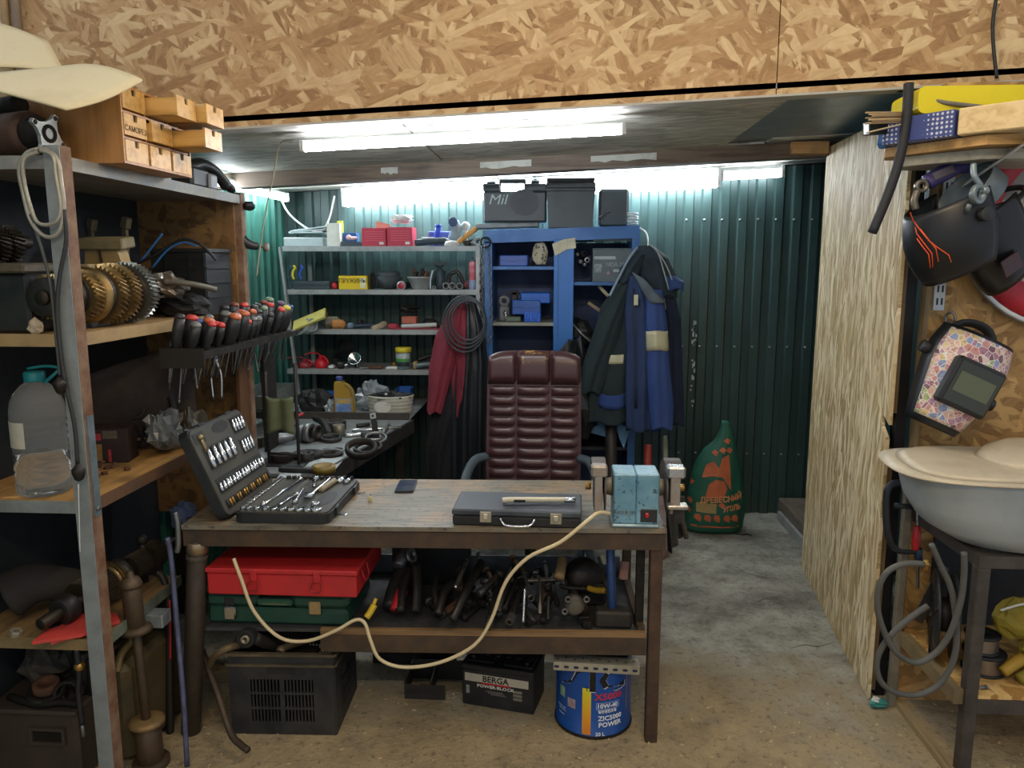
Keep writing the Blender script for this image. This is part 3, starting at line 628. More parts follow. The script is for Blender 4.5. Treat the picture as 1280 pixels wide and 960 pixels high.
one('wrapped_part', 'crumpled shiny bag of parts beside the largest gear', 'bag', crumple((-1.52, 2.86, 1.60), .09, .07, .05, .5, 18, 3), mat('#8b8378', .2, .5, .5, '#2a2724', 20))
b = B(); b.tube([ay(205, 352, 2.8), ay(225, 353, 2.82), ay(250, 357, 2.85), ay(270, 362, 2.9)], .011); one('rubber_pipe', 'grey bent rubber pipe lying across behind the screwdriver handles', 'pipe', b, mat('#6e6a60', .5, .2, .4))
one('dark_rag', 'dark oily rag bundled below the black crate', 'rag', crumple((-1.50, 2.98, 1.52), .1, .1, .05, .4, 16, 9), RUBBER)
one('wrapped_bit', 'small pale packet on the near edge of the second board', 'packet', crumple((-1.535, 2.125+.02, 1.503), .022, .014, .024, .4, 10, 5), mat('#b8a68a', .6, 0, .3))

# --- screwdriver rack at the far end of the shelving, every tool an object
RK0, RK1, RZ = 2.58, 3.56, 1.375
o = thing('tool_rack', 'perforated steel rack carrying the screwdrivers at the shelving', 'rack', (-1.33, 3.05, RZ))
b = B(); b.box(-1.395, -1.245, RK0, RK1, RZ, RZ+.004); b.obj('plate', STEELD, o, w=True)
b = B(); b.box(-1.247, -1.243, RK0, RK1, RZ-.018, RZ+.006); b.obj('lip', STEELD, o, w=True)
b = B(); b.box(-1.4, -1.24, RK0-.004, RK0, RZ-.05, RZ+.02); b.box(-1.4, -1.396, RK0, RK0+.1, RZ-.05, RZ+.02); b.obj('bracket', mat('#3c3934', .5, .6, .4), o, w=True)
for i in range(14): b = B(); b.ring((-1.262, 2.95+.042*i, RZ+.004), (0, 0, 1), .014, .009, .003, 10); b.obj('hole_rim', STEELD, o, w=True)
b = B(); b.box(-1.395, -1.38, RK1-.1, RK1+.05, .803, RZ); b.obj('hanger', IRON, o, w=True)
HB = mat('#26282b', .45, 0, .25, '#4a4742', 16)
CAPS = {'red': '#c8443f', 'orange': '#b5623c', 'grey': '#6f726e', 'yellow': '#c3b43a', 'blue': '#3d5596', 'green': '#7d9478', 'black': '#2a2b2d', 'brown': '#7a3f30', 'purple': '#5c4460'}
_sd = {}
def screwdriver(i, j, capc, fat, L, lean, label):
    key = (capc, fat, L)
    p = Vector((-1.372+.043*j, RK0+.05+i, RZ+.002)); M = Matrix.Translation(p) @ Euler((lean[0], lean[1], 0)).to_matrix().to_4x4()
    if key in _sd: return copy_tree(_sd[key], M, label)
    o = thing('screwdriver', label, 'screwdriver', M=M, group='screwdrivers in the tool rack'); L *= 1.06; r = .0155*fat
    b = B(); b.lathe([(.006, 0), (r*.75, .006), (r*.7, .02), (r, .035), (r*1.05, L*.6), (r*.95, L-.012)], 10); b.obj('handle', HB, o)
    b = B(); b.lathe([(r*.97, L-.012), (r*.95, L-.004), (r*.6, L+.003), (.001, L+.004)], 10); b.obj('cap', mat(CAPS[capc], .45, 0, .25, '#4a3a36', 14), o)
    b = B(); b.cyl((0, 0, -.09-L*.35), (0, 0, .002), .0032, n=6); b.obj('shaft', STEEL, o)
    _sd[key] = o; return o
rows = [(0, ((.0, 'black', 1.2, .13), (.09, 'red', 1.5, .12), (.17, 'blue', 1.3, .10), (.25, 'grey', 1.2, .11), (.36, 'black', 1.2, .14), (.43, 'brown', 1.2, .15), (.50, 'black', 1.1, .14), (.57, 'red', 1.3, .14), (.66, 'black', 1.2, .13), (.73, 'black', 1.3, .13), (.80, 'brown', 1.2, .14), (.87, 'green', 1.4, .15))),
        (1, ((.03, 'grey', 1.3, .10), (.13, 'orange', 1.5, .11), (.21, 'red', 1.2, .09), (.29, 'grey', 1.7, .12), (.37, 'black', 1.1, .12), (.44, 'red', 1.1, .12), (.53, 'orange', 1.2, .12), (.62, 'black', 1.1, .11), (.70, 'green', 1.2, .12), (.77, 'red', 1.2, .13), (.84, 'purple', 1.3, .14), (.90, 'blue', 1.1, .12))),
        (2, ((.06, 'red', 1.1, .10), (.155, 'red', 1.0, .09), (.235, 'orange', 1.6, .12), (.275, 'orange', 1.4, .115), (.355, 'orange', 1.5, .12), (.40, 'red', 1.0, .085), (.46, 'grey', 1.0, .09), (.51, 'grey', 1.0, .09), (.63, 'black', 1.0, .1), (.72, 'red', 1.2, .12), (.79, 'yellow', 1.3, .125), (.86, 'blue', 1.1, .12)))]
SPOT = ('in the wall-side row', 'in the middle row', 'in the outer row'); cnt = {}
for j, row in rows:
    for i, cc_, ft, L in row:
        far = i/.9
        k_ = ('next to the rack bracket', 'above the hanging locking pliers', 'before the bare green wall', 'at the far rack end')[min(3, int(far*4))]
        sz = 'thick ' if ft >= 1.4 else ('slim ' if ft <= 1.05 else '')
        screwdriver(i, j, cc_, ft, L, (rnd(-.06, .10), rnd(.12, .3)+.05*j), f'{sz}{cc_}-capped screwdriver {SPOT[j]} {k_}')
# loose tools hanging under the rack
def plier(name, label, cat, p, M2, hl=.13, m1=STEEL, m2=None, sp=.018):
    o = thing(name, label, cat, M=Matrix.Translation(p) @ M2); m2 = m2 or m1
    b = B(); b.prism([(-.012, 0), (-.008, .05), (-.001, .055), (-.001, 0)], -.005, .005, Matrix(((1, 0, 0, 0), (0, 0, -1, 0), (0, 1, 0, 0), (0, 0, 0, 1)))); b.prism([(.012, 0), (.008, .05), (.001, .055), (.001, 0)], -.005, .005, Matrix(((1, 0, 0, 0), (0, 0, -1, 0), (0, 1, 0, 0), (0, 0, 0, 1)))); b.obj('jaws', m1, o)
    b = B(); b.cyl((0, -.008, 0), (0, .008, 0), .013, n=12); b.obj('pivot', m1, o)
    for s_ in (-1, 1):
        b = B(); b.tube([(0, 0, 0), (s_*.012, 0, -.03), (s_*sp, 0, -.07), (s_*sp*.8, 0, -hl)], lambda t: .0055-.001*t, 8, flat=1.3); b.obj('handle', m2, o)
    return o
def flip(p): return p
plier('locking_pliers', 'silver locking pliers with bright bare handles hanging from the rack', 'pliers', ay(269, 450, 2.88)+Vector((.0, 0, .0)), TR(0, 0, 0, .1), .155, CHROME, CHROME, .02)
plier('pliers', 'small steel pliers hanging below the far half of the rack', 'pliers', ay(335, 425, 3.35), TR(0, 0, 0, -.2, 0, .35), .10, STEEL, STEEL, .014)
for k, (x0, y0, x1, y1, d, lb) in enumerate(((214, 425, 212, 475, 2.66, 'broad flat chisel blade hanging under the rack bracket'), (228, 440, 224, 500, 2.68, 'thin steel rod hanging beside the rack bracket'), (241, 440, 246, 482, 2.72, 'long steel punch hanging under the rack lip'), (320, 430, 310, 460, 3.2, 'slanted steel hook hanging under the rack'), (318, 440, 322, 462, 3.3, 'short steel key hanging under the rack'),
                                             (335, 425, 336, 440, 3.4, 'stubby steel bit hanging at the far rack lip'))):
    p, q = ay(x0, y0, d), ay(x1, y1, d); b = B(); b.tube([p, p.lerp(q, .5), q], .004+.002*(k == 0), 8); b.cyl(q, q+(q-p).normalized()*.012, .006, .004, 8); one('hanging_rod', lb, 'tool', b, STEEL)
o = thing('scissors', 'steel scissors hanging by their finger loops at the green wall', 'scissors', ay(356, 425, 3.6))
for s_ in (-1, 1):
    p = ay(354+4*s_, 414, 3.6); b = B(); b.torus(p, (0, 1, 0), .016, .003, 14, 6); b.obj('finger_loop', STEEL, o, w=True)
    b = B(); b.bar(p+Vector((-.004*s_, 0, -.015)), ay(352+1*s_, 452, 3.6), .007, .003); b.obj('blade', STEEL, o, w=True)
# black rotary tool on the wall post
o = thing('hand_grinder', 'black hand grinder with a pale round wheel clamped to the shelf end', 'tool', ay(318, 308, 3.4))
p = ay(303, 300, 3.37); b = B(); b.tube([p, ay(312, 306, 3.38), ay(322, 308, 3.4)], lambda t: .024-.008*t, 10); b.obj('body', PLBLK, o, w=True)
b = B(); b.cyl(ay(322, 308, 3.4), ay(331, 309, 3.4), .005); b.obj('spindle', STEEL, o, w=True)
b = B(); b.cyl(ay(331, 309, 3.4), ay(335, 309, 3.4), .02, n=14); b.obj('wheel', mat('#8a8076', .6, .3, .4), o, w=True)
b = B(); b.ball(ay(311, 258, 3.38), .03, .02, .02); b.cyl(ay(306, 256, 3.36), ay(316, 257, 3.38), .016); one('small_horn', 'small black horn-shaped part at the top of the shelving end', 'part', b, PLBLK)

# --- third board: bottle, box, clutch, bags, nuts
o = thing('water_bottle', 'five litre clear plastic bottle half full of water with a teal cap', 'bottle', (-1.612, 2.225, .978))
t = NT('bottle_plastic'); t.b.inputs['Base Color'].default_value = (.93, .96, .95, 1); t.b.inputs['Transmission Weight'].default_value = .9; t.b.inputs['Roughness'].default_value = .06; t.b.inputs['IOR'].default_value = 1.12; PET = t.m
t = NT('water'); t.b.inputs['Base Color'].default_value = (.95, .97, .94, 1); t.b.inputs['Transmission Weight'].default_value = 1; t.b.inputs['Roughness'].default_value = .0; t.b.inputs['IOR'].default_value = 1.2; WATER = t.m
rb = .078; pr = [(rb*.86, 0), (rb*.98, .008), (rb, .03)]
for i in range(9): z = .045+.022*i; pr += [(rb, z), (rb*.955, z+.008), (rb, z+.016)]
pr += [(rb, .255), (rb*.95, .285), (rb*.78, .318), (rb*.5, .342), (.026, .352), (.024, .372)]
b = B(); b.lathe(pr, 24); b.obj('body', PET, o)
b = B(); b.lathe([(rb*.84, .004), (rb*.945, .012), (rb*.945, .125), (.001, .1255)], 24); b.obj('water', WATER, o)
TEAL = mat('#1d7f86', .4, 0, .15, '#15565c'); b = B(); b.lathe([(.029, .352), (.03, .354), (.03, .378), (.026, .383), (.001, .384)], 18); b.obj('cap', TEAL, o)
b = B(); b.tube([(.028, 0, .345), (.06, 0, .37), (.075, .01, .392), (.03, .005, .398), (-.02, 0, .39)], .005, 6); b.obj('handle_strap', TEAL, o)
b = B(); b.lathe([(rb*1.01, .155), (rb*1.01, .235)], 10, None, True, R(205), R(275)); b.obj('paper_label', mat('#c6bfae', .7, 0, .25, '#a0967f', 30), o)
o = thing('printed_box', 'dark carton with red and gold print deep on the bottle board', 'box', (-1.64, 2.62, .978), (0, 0, R(12)))
b = B(); b.box(-.085, .085, -.05, .05, 0, .125, .002); b.obj('carton', mat('#2a1a18', .55, 0, .3, '#120d0c'), o)
for (x0, x1, z0, z1, c_) in ((-.08, -.03, .085, .118, '#5a5648'), (.0, .05, .09, .118, '#5a5648'), (-.035, -.005, .085, .11, '#b0303a'), (-.08, -.068, .005, .05, '#a02c34'), (.015, .025, .005, .05, '#b0303a'), (-.045, -.005, .01, .07, '#8d6a3a')):
    b = B(); b.box(x0, x1, -.0515, -.05, z0, z1); b.obj('print_patch', mat(c_, .6, 0, .4, '#3a2a20', 40), o)
o = thing('clutch_disc', 'dark clutch disc with radial fingers leaning at the shelf back', 'clutch', (-1.64, 2.82, .978))
M = TR(-1.63, 2.80, 1.13, R(20), R(78)); b = B(M); b.ring((0, 0, 0), (0, 0, 1), .15, .12, .02, 32); b.obj('rim', GREASE, o, w=True)
for k in range(18): a = 2*pi*k/18; b = B(M); b.bar((.035*cos(a), .035*sin(a), .022), (.122*cos(a), .122*sin(a), .008), .012, .003); b.obj('finger', IRON, o, w=True)
b = B(M); b.ring((0, 0, .004), (0, 0, 1), .04, .02, .03, 20); b.obj('hub', GREASE, o, w=True)
b = B(); a_, b_, c_, d_ = Vector((-1.845, 2.4, 1.18)), Vector((-1.44, 2.9, 1.40)), Vector((-1.44, 2.95, 1.08)), Vector((-1.845, 2.6, 1.0))
b.sheet(lambda u, v: bil(a_, b_, c_, d_, u, v)+Vector((.0, .04*sin(3*u+v*2), .03*sin(4*u)*(1-v))), 14, 8, .006)
one('rubber_mat', 'dark brown sheet drooping behind the clutch disc', 'mat', b, mat('#3b2f27', .7, 0, .5, '#1d1814', 6, .3))
CLEAR = mat('#787f80', .18, 0, .35, '#303436', 14, .4, .35)
for (x, y, z, r_, sd, lb) in ((-1.475, 2.72, 1.06, .07, 21, 'crumpled clear plastic bag under the rack bracket'), (-1.45, 2.86, 1.045, .062, 33, 'dull plastic bag of bits beside the open socket case lid')):
    one('plastic_bag', lb, 'bag', crumple((x, y, z), r_*.8, r_, r_*1.1, .6, 22, sd), CLEAR if sd == 21 else mat('#4d4a42', .35, 0, .4, '#25231f', 16))
def hexnut(b, p, r=.010, h=.009, axis=(0, 0, 1)):
    b.lathe([(r*.5, 0), (r*.95, 0), (r, h*.15), (r, h*.85), (r*.95, h), (r*.5, h), (r*.5, 0)], 6, Matrix.Translation(Vector(p)) @ frame(axis), False, cap=False)
for k, (x, y) in enumerate(((119, 590), (124, 584), (128, 580), (133, 586), (136, 578), (139, 585), (143, 582), (121, 597), (131, 593), (159, 588), (126, 576))):
    p = az(x, y, .978); b = B(); hexnut(b, p, .011, .011, (rnd(-.2, .2), rnd(-.2, .2), 1)); one('hex_nut', 'small rusty hex nut loose on the bottle board', 'nut', b, RUST, 'loose nuts on the bottle board')
p = az(195, 545, .978); o = thing('bearing_lump', 'dark greasy linkage lump near the board edge by the socket case', 'part', p)
b = B(); b.tube([(-.06, .02, .012), (-.02, 0, .02), (.03, .01, .016), (.06, -.01, .012)], .012); b.obj('arm', GREASE, o); b = B(); b.ring((.05, -.01, 0), (0, 0, 1), .022, .01, .024); b.obj('eye', GREASE, o)

# --- lowest board: second gear shaft, red plates, rolled tarp
o = thing('splined_shaft', 'dark splined gear shaft lying across the lowest board', 'gear shaft', (-1.45, 2.36, .535))
q0 = Vector((-1.56, 2.20, .60)); qd = Vector((.14, .62, .06)).normalized()
for (s_, ro, ri, wd, n_) in ((.05, .062, .056, .11, 44), (.27, .045, .04, .07, 36), (.36, .05, .044, .05, 40)):
    b = B(); b.gear(q0+qd*s_, qd, ro, ri, wd, n_, .0); b.obj('splined_drum', mat('#4a4033', .45, .6, .4, '#1c1814', 14), o, w=True)
for (s_, ro, wd) in ((.165, .065, .014), (.185, .07, .014), (.205, .06, .03), (-.03, .045, .05)):
    b = B(); b.ring(q0+qd*s_, qd, ro, .02, wd, 26); b.obj('synchro_ring', GR if ro > .06 else STEELD, o, w=True)
b = B(); b.cyl(q0-qd*.1, q0+qd*.5, .02); b.obj('shaft', GRD, o, w=True)
RD = mat('#c8453d', .4, 0, .3, '#7d2a26', 7)
for k, (pl, hole, z, lb) in enumerate(((((40, 806), (68, 783), (98, 770), (140, 771), (128, 788), (100, 797)), (68, 781), .548, 'red flat steel plate with a round hole, the upper of two'), (((64, 806), (105, 794), (150, 779), (146, 770), (118, 766), (100, 780)), (124, 776), .538, 'red jagged steel plate lying under the other red plate'))):
    P3 = [az(x, y, z) for x, y in pl]; b = B(); b.prism([(p.x, p.y) for p in P3], z, z+.010); o = thing('red_plate', lb, 'plate', (P3[0].x, P3[0].y, z)); b.obj('plate', RD, o, w=True)
    h = az(*hole, z+.012); b = B(); b.cyl((h.x, h.y, z+.006), (h.x, h.y, z+.0115), .018, n=16); b.obj('hole', BLACK, o, w=True)
p = az(19, 795, .535); b = B(); hexnut(b, p, .019, .02, (.3, 0, 1)); one('hex_nut', 'large pale hex nut beside the red plates', 'nut', b, mat('#a9a28f', .5, .5, .3))
p = az(90, 762, .56); b = B(); b.cyl(p, p+Vector((.03, .01, 0)), .016); b.cyl(p+Vector((-.02, 0, 0)), p, .008); one('brass_fitting', 'small brass fitting behind the red plates', 'fitting', b, BRASS)
b = B(); b.tube([(-1.77, 2.24, .625), (-1.71, 2.27, .65), (-1.62, 2.34, .62), (-1.57, 2.43, .58)], lambda t: .085-.05*t, 12, flat=.8); one('rolled_tarp', 'dark rolled tarp at the back of the lowest board', 'tarp', b, mat('#24211f', .85, 0, .4, '#3b342c', 6, .5))
p = az(175, 700, .6)
b = B(); b.ball((-1.50, 2.55, .70), .02); b.cyl((-1.50, 2.55, .54), (-1.50, 2.55, .69), .012); one('ball_joint', 'greasy ball joint standing behind the splined shaft', 'part', b, GREASE)
b = B(); b.box(-1.465, -1.345, 2.37, 2.43, .452, .4985, .002); one('steel_offcut', 'bright galvanised box offcut poking out beside the lowest board', 'offcut', b, mat('#b3bcc2', .35, .6, .3))

# --- floor under the shelving
o = thing('steel_chest', 'dark brown steel chest with a recessed grip under the lowest board', 'chest', (-1.63, 2.3, 0))
CB = mat('#4b4038', .55, .2, .4, '#2a2420', 6, .15); b = B(); b.box(-1.845, -1.545, 2.17, 2.5, .002, .255, .012); b.obj('body', CB, o, w=True)
b = B(); b.box(-1.85, -1.54, 2.16, 2.51, .245, .262, .006); b.obj('lid', CB, o, w=True)
b = B(); x0, x1, z0, z1 = -1.70, -1.58, .145, .205
b.box(x0, x1, 2.158, 2.17, z1-.01, z1); b.box(x0, x1, 2.158, 2.17, z0, z0+.01); b.box(x0, x0+.01, 2.158, 2.17, z0+.01, z1-.01); b.box(x1-.01, x1, 2.158, 2.17, z0+.01, z1-.01); b.obj('grip_frame', CB, o, w=True)
b = B(); b.box(x0+.01, x1-.01, 2.166, 2.1695, z0+.01, z1-.01); b.obj('grip_recess', IRON, o, w=True)
zt = .262
o = thing('wheel_bearing', 'rusty wheel bearing lying on the steel chest', 'bearing', (-1.68, 2.24, zt)); b = B(); b.ring((-1.68, 2.235, zt), (.1, -.2, 1), .06, .035, .04); b.obj('outer_ring', STEELD, o, w=True); b = B(); b.ring((-1.68, 2.235, zt+.02), (.1, -.2, 1), .04, .022, .045); b.obj('inner_ring', RUST, o, w=True)
b = B(); b.torus((-1.60, 2.215, zt+.032), (.2, -.9, .3), .036, .007); b.torus((-1.595, 2.235, zt+.03), (.1, -.9, .4), .032, .007); one('dark_clamp_ring', 'pair of dark rings looped together on the steel chest', 'ring', b, IRON)
b = B(); b.cyl((-1.585, 2.29, zt), (-1.58, 2.29, zt+.15), .035); b.cyl((-1.55, 2.27, zt), (-1.545, 2.27, zt+.13), .012); one('alternator', 'dark round alternator body standing on the steel chest', 'part', b, GREASE)
b = B(); b.tube([(-1.492, 2.13, .50), (-1.49, 2.13, .42), (-1.495, 2.125, .36), (-1.49, 2.12, .25)], .009); b.mk(1).cyl((-1.49, 2.12, .25), (-1.488, 2.12, .21), .0055); b.mk(2).ball((-1.49, 2.135, .44), .017); one('grease_gun_nozzle', 'brass and black hose nozzle dangling in front of the steel chest', 'nozzle', b, [BLACK, STEEL, BRASS])
b = B(); b.tube([(-1.80, 2.22, zt+.012), (-1.68, 2.18, zt+.014), (-1.60, 2.19, zt+.018), (-1.55, 2.19, zt+.012)], .012, 6); one('flat_spring', 'flat dark rag-wrapped bar along the chest rim', 'bar', b, IRON)
one('oily_cloth', 'grey oily cloth heaped on the steel chest', 'cloth', crumple((-1.745, 2.36, zt+.075), .08, .09, .08, .4, 20, 12), mat('#4d4a44', .85, 0, .4))
o = thing('jerrycan', 'khaki metal jerrycan standing between chest and puller', 'can', (-1.43, 2.45, 0))
KH = mat('#5d5136', .5, .2, .4, '#33291c', 8, .15)
M = TR(-1.472, 2.44, 0, R(86)); b = B(M); b.box(-.16, .16, -.055, .055, .003, .36, .025); b.obj('body', KH, o, w=True)
b = B(M); b.tube([(-.16, -.02, .34), (-.12, -.02, .395), (.0, -.02, .41), (.11, -.02, .40), (.15, -.02, .34)], .022, 8, flat=.6); b.obj('rounded_top', mat('#8c7648', .5, .2, .35, '#4a3d26'), o, w=True)
b = B(M); b.tube([(-.12, .03, .35), (-.1, .03, .385), (.05, .03, .39), (.08, .03, .35)], .009); b.obj('handle', KH, o, w=True)
o = thing('slide_puller', 'greasy brown slide hammer puller standing beside the grey post', 'tool', (-1.372, 2.285, 0))
PU = mat('#5a4a38', .5, .4, .4, '#2b231a', 10, .2); c = lambda z: Vector((-1.372-.035*z, 2.285, z))
b = B(); b.cyl(c(.0), c(.15), .042, n=18); b.cyl(c(.0), c(.02), .06, n=18); b.obj('weight', PU, o, w=True)
b = B(); b.lathe([(.045, 0), (.058, .004), (.058, .016), (.045, .022)], 18, Matrix.Translation(c(.15))); b.obj('lower_flange', mat('#8a7048', .55, .3, .4), o, w=True)
b = B(); b.cyl(c(.165), c(.50), .015, n=12); b.obj('rod', PU, o, w=True)
b = B(); b.lathe([(.03, 0), (.052, .006), (.048, .02), (.03, .026)], 18, Matrix.Translation(c(.48))); b.cyl(c(.5), c(.65), .031, n=16); b.lathe([(.035, 0), (.037, .01), (.025, .03), (.012, .035), (.01, .05), (.004, .055)], 14, Matrix.Translation(c(.64))); b.obj('head', PU, o, w=True)
# long bars between shelving and table
def bar_tool(name, label, cat, pts, r, m, d, k=0):
    b = B(); b.tube([ay(x, y, dd) for (x, y), dd in zip(pts, d)], r, 10); return one(name, label, cat, b, m)
bar_tool('pry_bar', 'worn blue-painted pry bar leaning against the table leg', 'bar', ((209, 672), (214, 700), (222, 790), (229, 870), (234, 958)), .009, mat('#5f6484', .5, .4, .45, '#3a322c', 18), (2.42, 2.42, 2.38, 2.33, 2.285))
cb0 = bar_tool('crow_bar', 'dark bar with a red stripe standing behind the blue pry bar', 'bar', ((196, 715), (205, 725), (211, 760), (212, 830), (213, 925)), .013, mat('#33302d', .5, .4, .3), (2.55, 2.55, 2.53, 2.5, 2.46))
b = B(); b.tube([ay(212, 750, 2.522), ay(213, 790, 2.505), ay(213, 825, 2.488)], .004, 6); b.obj('red_strip', REDP, cb0, w=True)
bar_tool('steel_rod', 'short bent bright steel rod hooked at the table corner', 'rod', ((219, 640), (222, 655), (223, 680), (221, 690)), .010, STEEL, (2.44, 2.44, 2.44, 2.44))
o = thing('squat_bottle', 'dark bottle with a cream cap behind the slide puller', 'bottle', ay(198, 850, 2.5)-Vector((0, 0, .27)))
b = B(); b.lathe([(.035, 0), (.037, .01), (.037, .2), (.015, .24), (.012, .27)], 14); b.obj('body', PLBLK, o); b = B(); b.lathe([(.02, .262), (.021, .266), (.021, .30), (.018, .303)], 14); b.obj('cap', CREAM, o)
one('blue_cloth_corner', 'blue cloth scrap hanging below the socket case corner', 'cloth', crumple((-1.37, 2.62, .77), .05, .05, .05, .4, 12, 44), mat('#3c4a68', .8, 0, .3))

# ================================================================== THE WORKBENCH IN THE MIDDLE
Mt = TR(-1.28, 2.448, 0, R(2.1)); TL, TD, TZ, LZ = 1.646, .575, .80, .405
o = thing('workbench', 'worn wooden-topped workbench on a rusty steel frame in front of the office chair', 'workbench', M=Mt)
FR_ = mat('#40372f', .6, .3, .5, '#6a5138', 9, .3); RLEG = mat('#5e4736', .65, .25, .5, '#33271f', 7, .35); TOPW = NT('bench_top')
t = TOPW; tc = t.n('ShaderNodeTexCoord'); n1 = t.n('ShaderNodeTexNoise', Scale=3., Detail=7., Roughness=.7); t.l(tc.outputs['Object'], n1.inputs['Vector'])
mp = t.n('ShaderNodeMapping'); mp.inputs['Scale'].default_value = (4, 40, 10); t.l(tc.outputs['Object'], mp.inputs[0]); n2 = t.n('ShaderNodeTexNoise', Scale=1.5, Detail=6.); t.l(mp.outputs[0], n2.inputs['Vector'])
c = t.mix(t.ramp(n1.outputs['Fac'], [(.30, 0.), (.54, 1.)]), t.ramp(n2.outputs['Fac'], [(.3, '#7d6040'), (.6, '#a58253')]), t.ramp(n2.outputs['Fac'], [(.3, '#4e4b43'), (.6, '#797363')]))
n4 = t.n('ShaderNodeTexNoise', Scale=40., Detail=4.); t.l(tc.outputs['Object'], n4.inputs['Vector'])
c = t.mix(t.ramp(n4.outputs['Fac'], [(.58, 0.), (.68, .7)]), c, srgb('#3a3028')); t.l(c, t.b.inputs['Base Color']); t.b.inputs['Roughness'].default_value = .48; t.bump(n4.outputs['Fac'], .15, .003)
b = B(); b.box(-.01, TL+.008, -.012, TD, TZ-.016, TZ); b.obj('tabletop', TOPW.m, o)
b = B(); b.box(-.01, TL+.008, -.004, .001, TZ-.078, TZ-.016); b.box(-.01, TL+.008, -.004, .04, TZ-.022, TZ-.016); b.obj('front_rail', FR_, o)
b = B(); b.box(0, TL, TD-.04, TD, TZ-.07, TZ-.016); b.obj('back_rail', FR_, o)
for x in (0, TL-.04): b = B(); b.box(x, x+.04, .04, TD-.04, TZ-.06, TZ-.016); b.obj('side_rail', FR_, o)
b = B(); b.box(TL-.042, TL, .0, .042, 0, TZ-.078, .003); b.obj('leg', RLEG, o)
for x in (.02, TL-.07): b = B(); b.box(x, x+.035, TD-.05, TD-.015, 0, TZ-.07, .003); b.obj('leg', FR_, o)
b = B(); b.cyl((.028, .025, .735), (-.045, .025, .0), .034, .034, 18); pl_ = b.obj('pipe_leg', mat('#4c4238', .5, .4, .45, '#2b251f', 7, .2), o)
b = B(); b.cyl((.0275, .025, .73), (.0235, .025, .69), .037, .037, 18); b.obj('end_collar', mat('#9c8a6e', .35, .7, .35, '#4a4032'), pl_)
b = B(); b.cyl((.0225, .025, .68), (.021, .025, .665), .038, .037, 18); b.obj('weld_bead', mat('#5e564c', .7, .4, .4, '#2b251f', 40, .6), pl_)
# lower shelf
b = B(); b.box(.03, TL-.05, .03, TD-.01, LZ-.012, LZ); b.obj('lower_shelf', mat('#4a4a4a', .55, .2, .5, '#22201d', 8, .2), o)
b = B(); b.box(.45, TL-.05, .012, .03, LZ-.012, LZ+.008); b.obj('shelf_edge', wood('edge_strip', '#8a6c48', '#6b5236', '#3c3024', 0), o)
b = B(); b.box(.45, TL-.048, .008, .03, LZ-.075, LZ-.013); b.obj('lower_rail', FR_, o)
b = B(); b.box(TL-.075, TL-.05, .03, TD, LZ-.02, LZ+.02); b.obj('shelf_upstand', FR_, o)
b = B(); b.box(TL-.078, TL-.05, .07, .1, LZ, TZ-.06); b.obj('inner_upright', IRON, o)
b = B(); b.box(.45, TL-.08, TD-.03, TD-.02, LZ, LZ+.075); b.obj('back_board', mat('#6b7478', .45, .3, .45, '#2c2c2a', 9), o)

# --- bench grinder
o = thing('bench_grinder', 'light blue bench grinder with two guarded wheels on the workbench end', 'grinder', (.268, 2.57, .8005))
BL = NT('hammer_blue'); t = BL; tc = t.n('ShaderNodeTexCoord'); n1 = t.n('ShaderNodeTexNoise', Scale=70., Detail=3.); t.l(tc.outputs['Object'], n1.inputs['Vector']); n2 = t.n('ShaderNodeTexNoise', Scale=9., Detail=5.); t.l(tc.outputs['Object'], n2.inputs['Vector'])
c = t.mix(t.ramp(n1.outputs['Fac'], [(.6, 0.), (.66, .8)]), t.ramp(n2.outputs['Fac'], [(.3, '#57859a'), (.65, '#7fa9b8')]), srgb('#26353c')); t.l(c, t.b.inputs['Base Color']); t.b.inputs['Roughness'].default_value = .35
def rr(x0, x1, z0, z1, r, n=4):
    o_ = []
    for (cx, cz, a0) in ((x1-r, z1-r, 0), (x0+r, z1-r, 90), (x0+r, z0+r, 180), (x1-r, z0+r, 270)):
        for i in range(n+1): a = R(a0+90*i/n); o_.append((cx+r*cos(a), cz+r*sin(a)))
    return o_
XZ = Matrix(((1, 0, 0, 0), (0, 0, -1, 0), (0, 1, 0, 0), (0, 0, 0, 1)))          # polygon (x, z) extruded along -y
b = B(); b.box(-.076, .0, -.065, .065, .012, .186, .004); b.obj('motor_housing', BL.m, o)
b = B(); b.box(.001, .078, -.065, .065, .012, .186, .004); b.obj('motor_housing', BL.m, o)
b = B(); b.box(-.08, .081, -.07, .07, 0, .012, .004); b.obj('base', mat('#9fb9c2', .4, .2, .3), o)
b = B(); b.box(.016, .072, -.069, -.063, .02, .066, .002); sw = b.obj('switch_plate', PLBLK, o); b = B(); b.box(.03, .043, -.078, -.068, .038, .055, .003); b.obj('red_button', mat('#c22a38', .3, 0, .1), sw)
b = B(); b.box(-.068, -.01, -.0668, -.0655, .044, .062); pt = b.obj('name_plate', mat('#6d8b97', .5, 0, .2), o)
text('ELKO B 150', .0145, mat('#17242b', .6, 0, 0), pt, Matrix(((1, 0, 0, -.039), (0, 0, -1, -.067), (0, 1, 0, .053), (0, 0, 0, 1))), ext=.0003)
b = B(); b.cyl((-.135, 0, .125), (.15, 0, .125), .011); b.obj('spindle', STEEL, o)
GUARD = mat('#9b958b', .4, .5, .35, '#8a5f3e', 16)
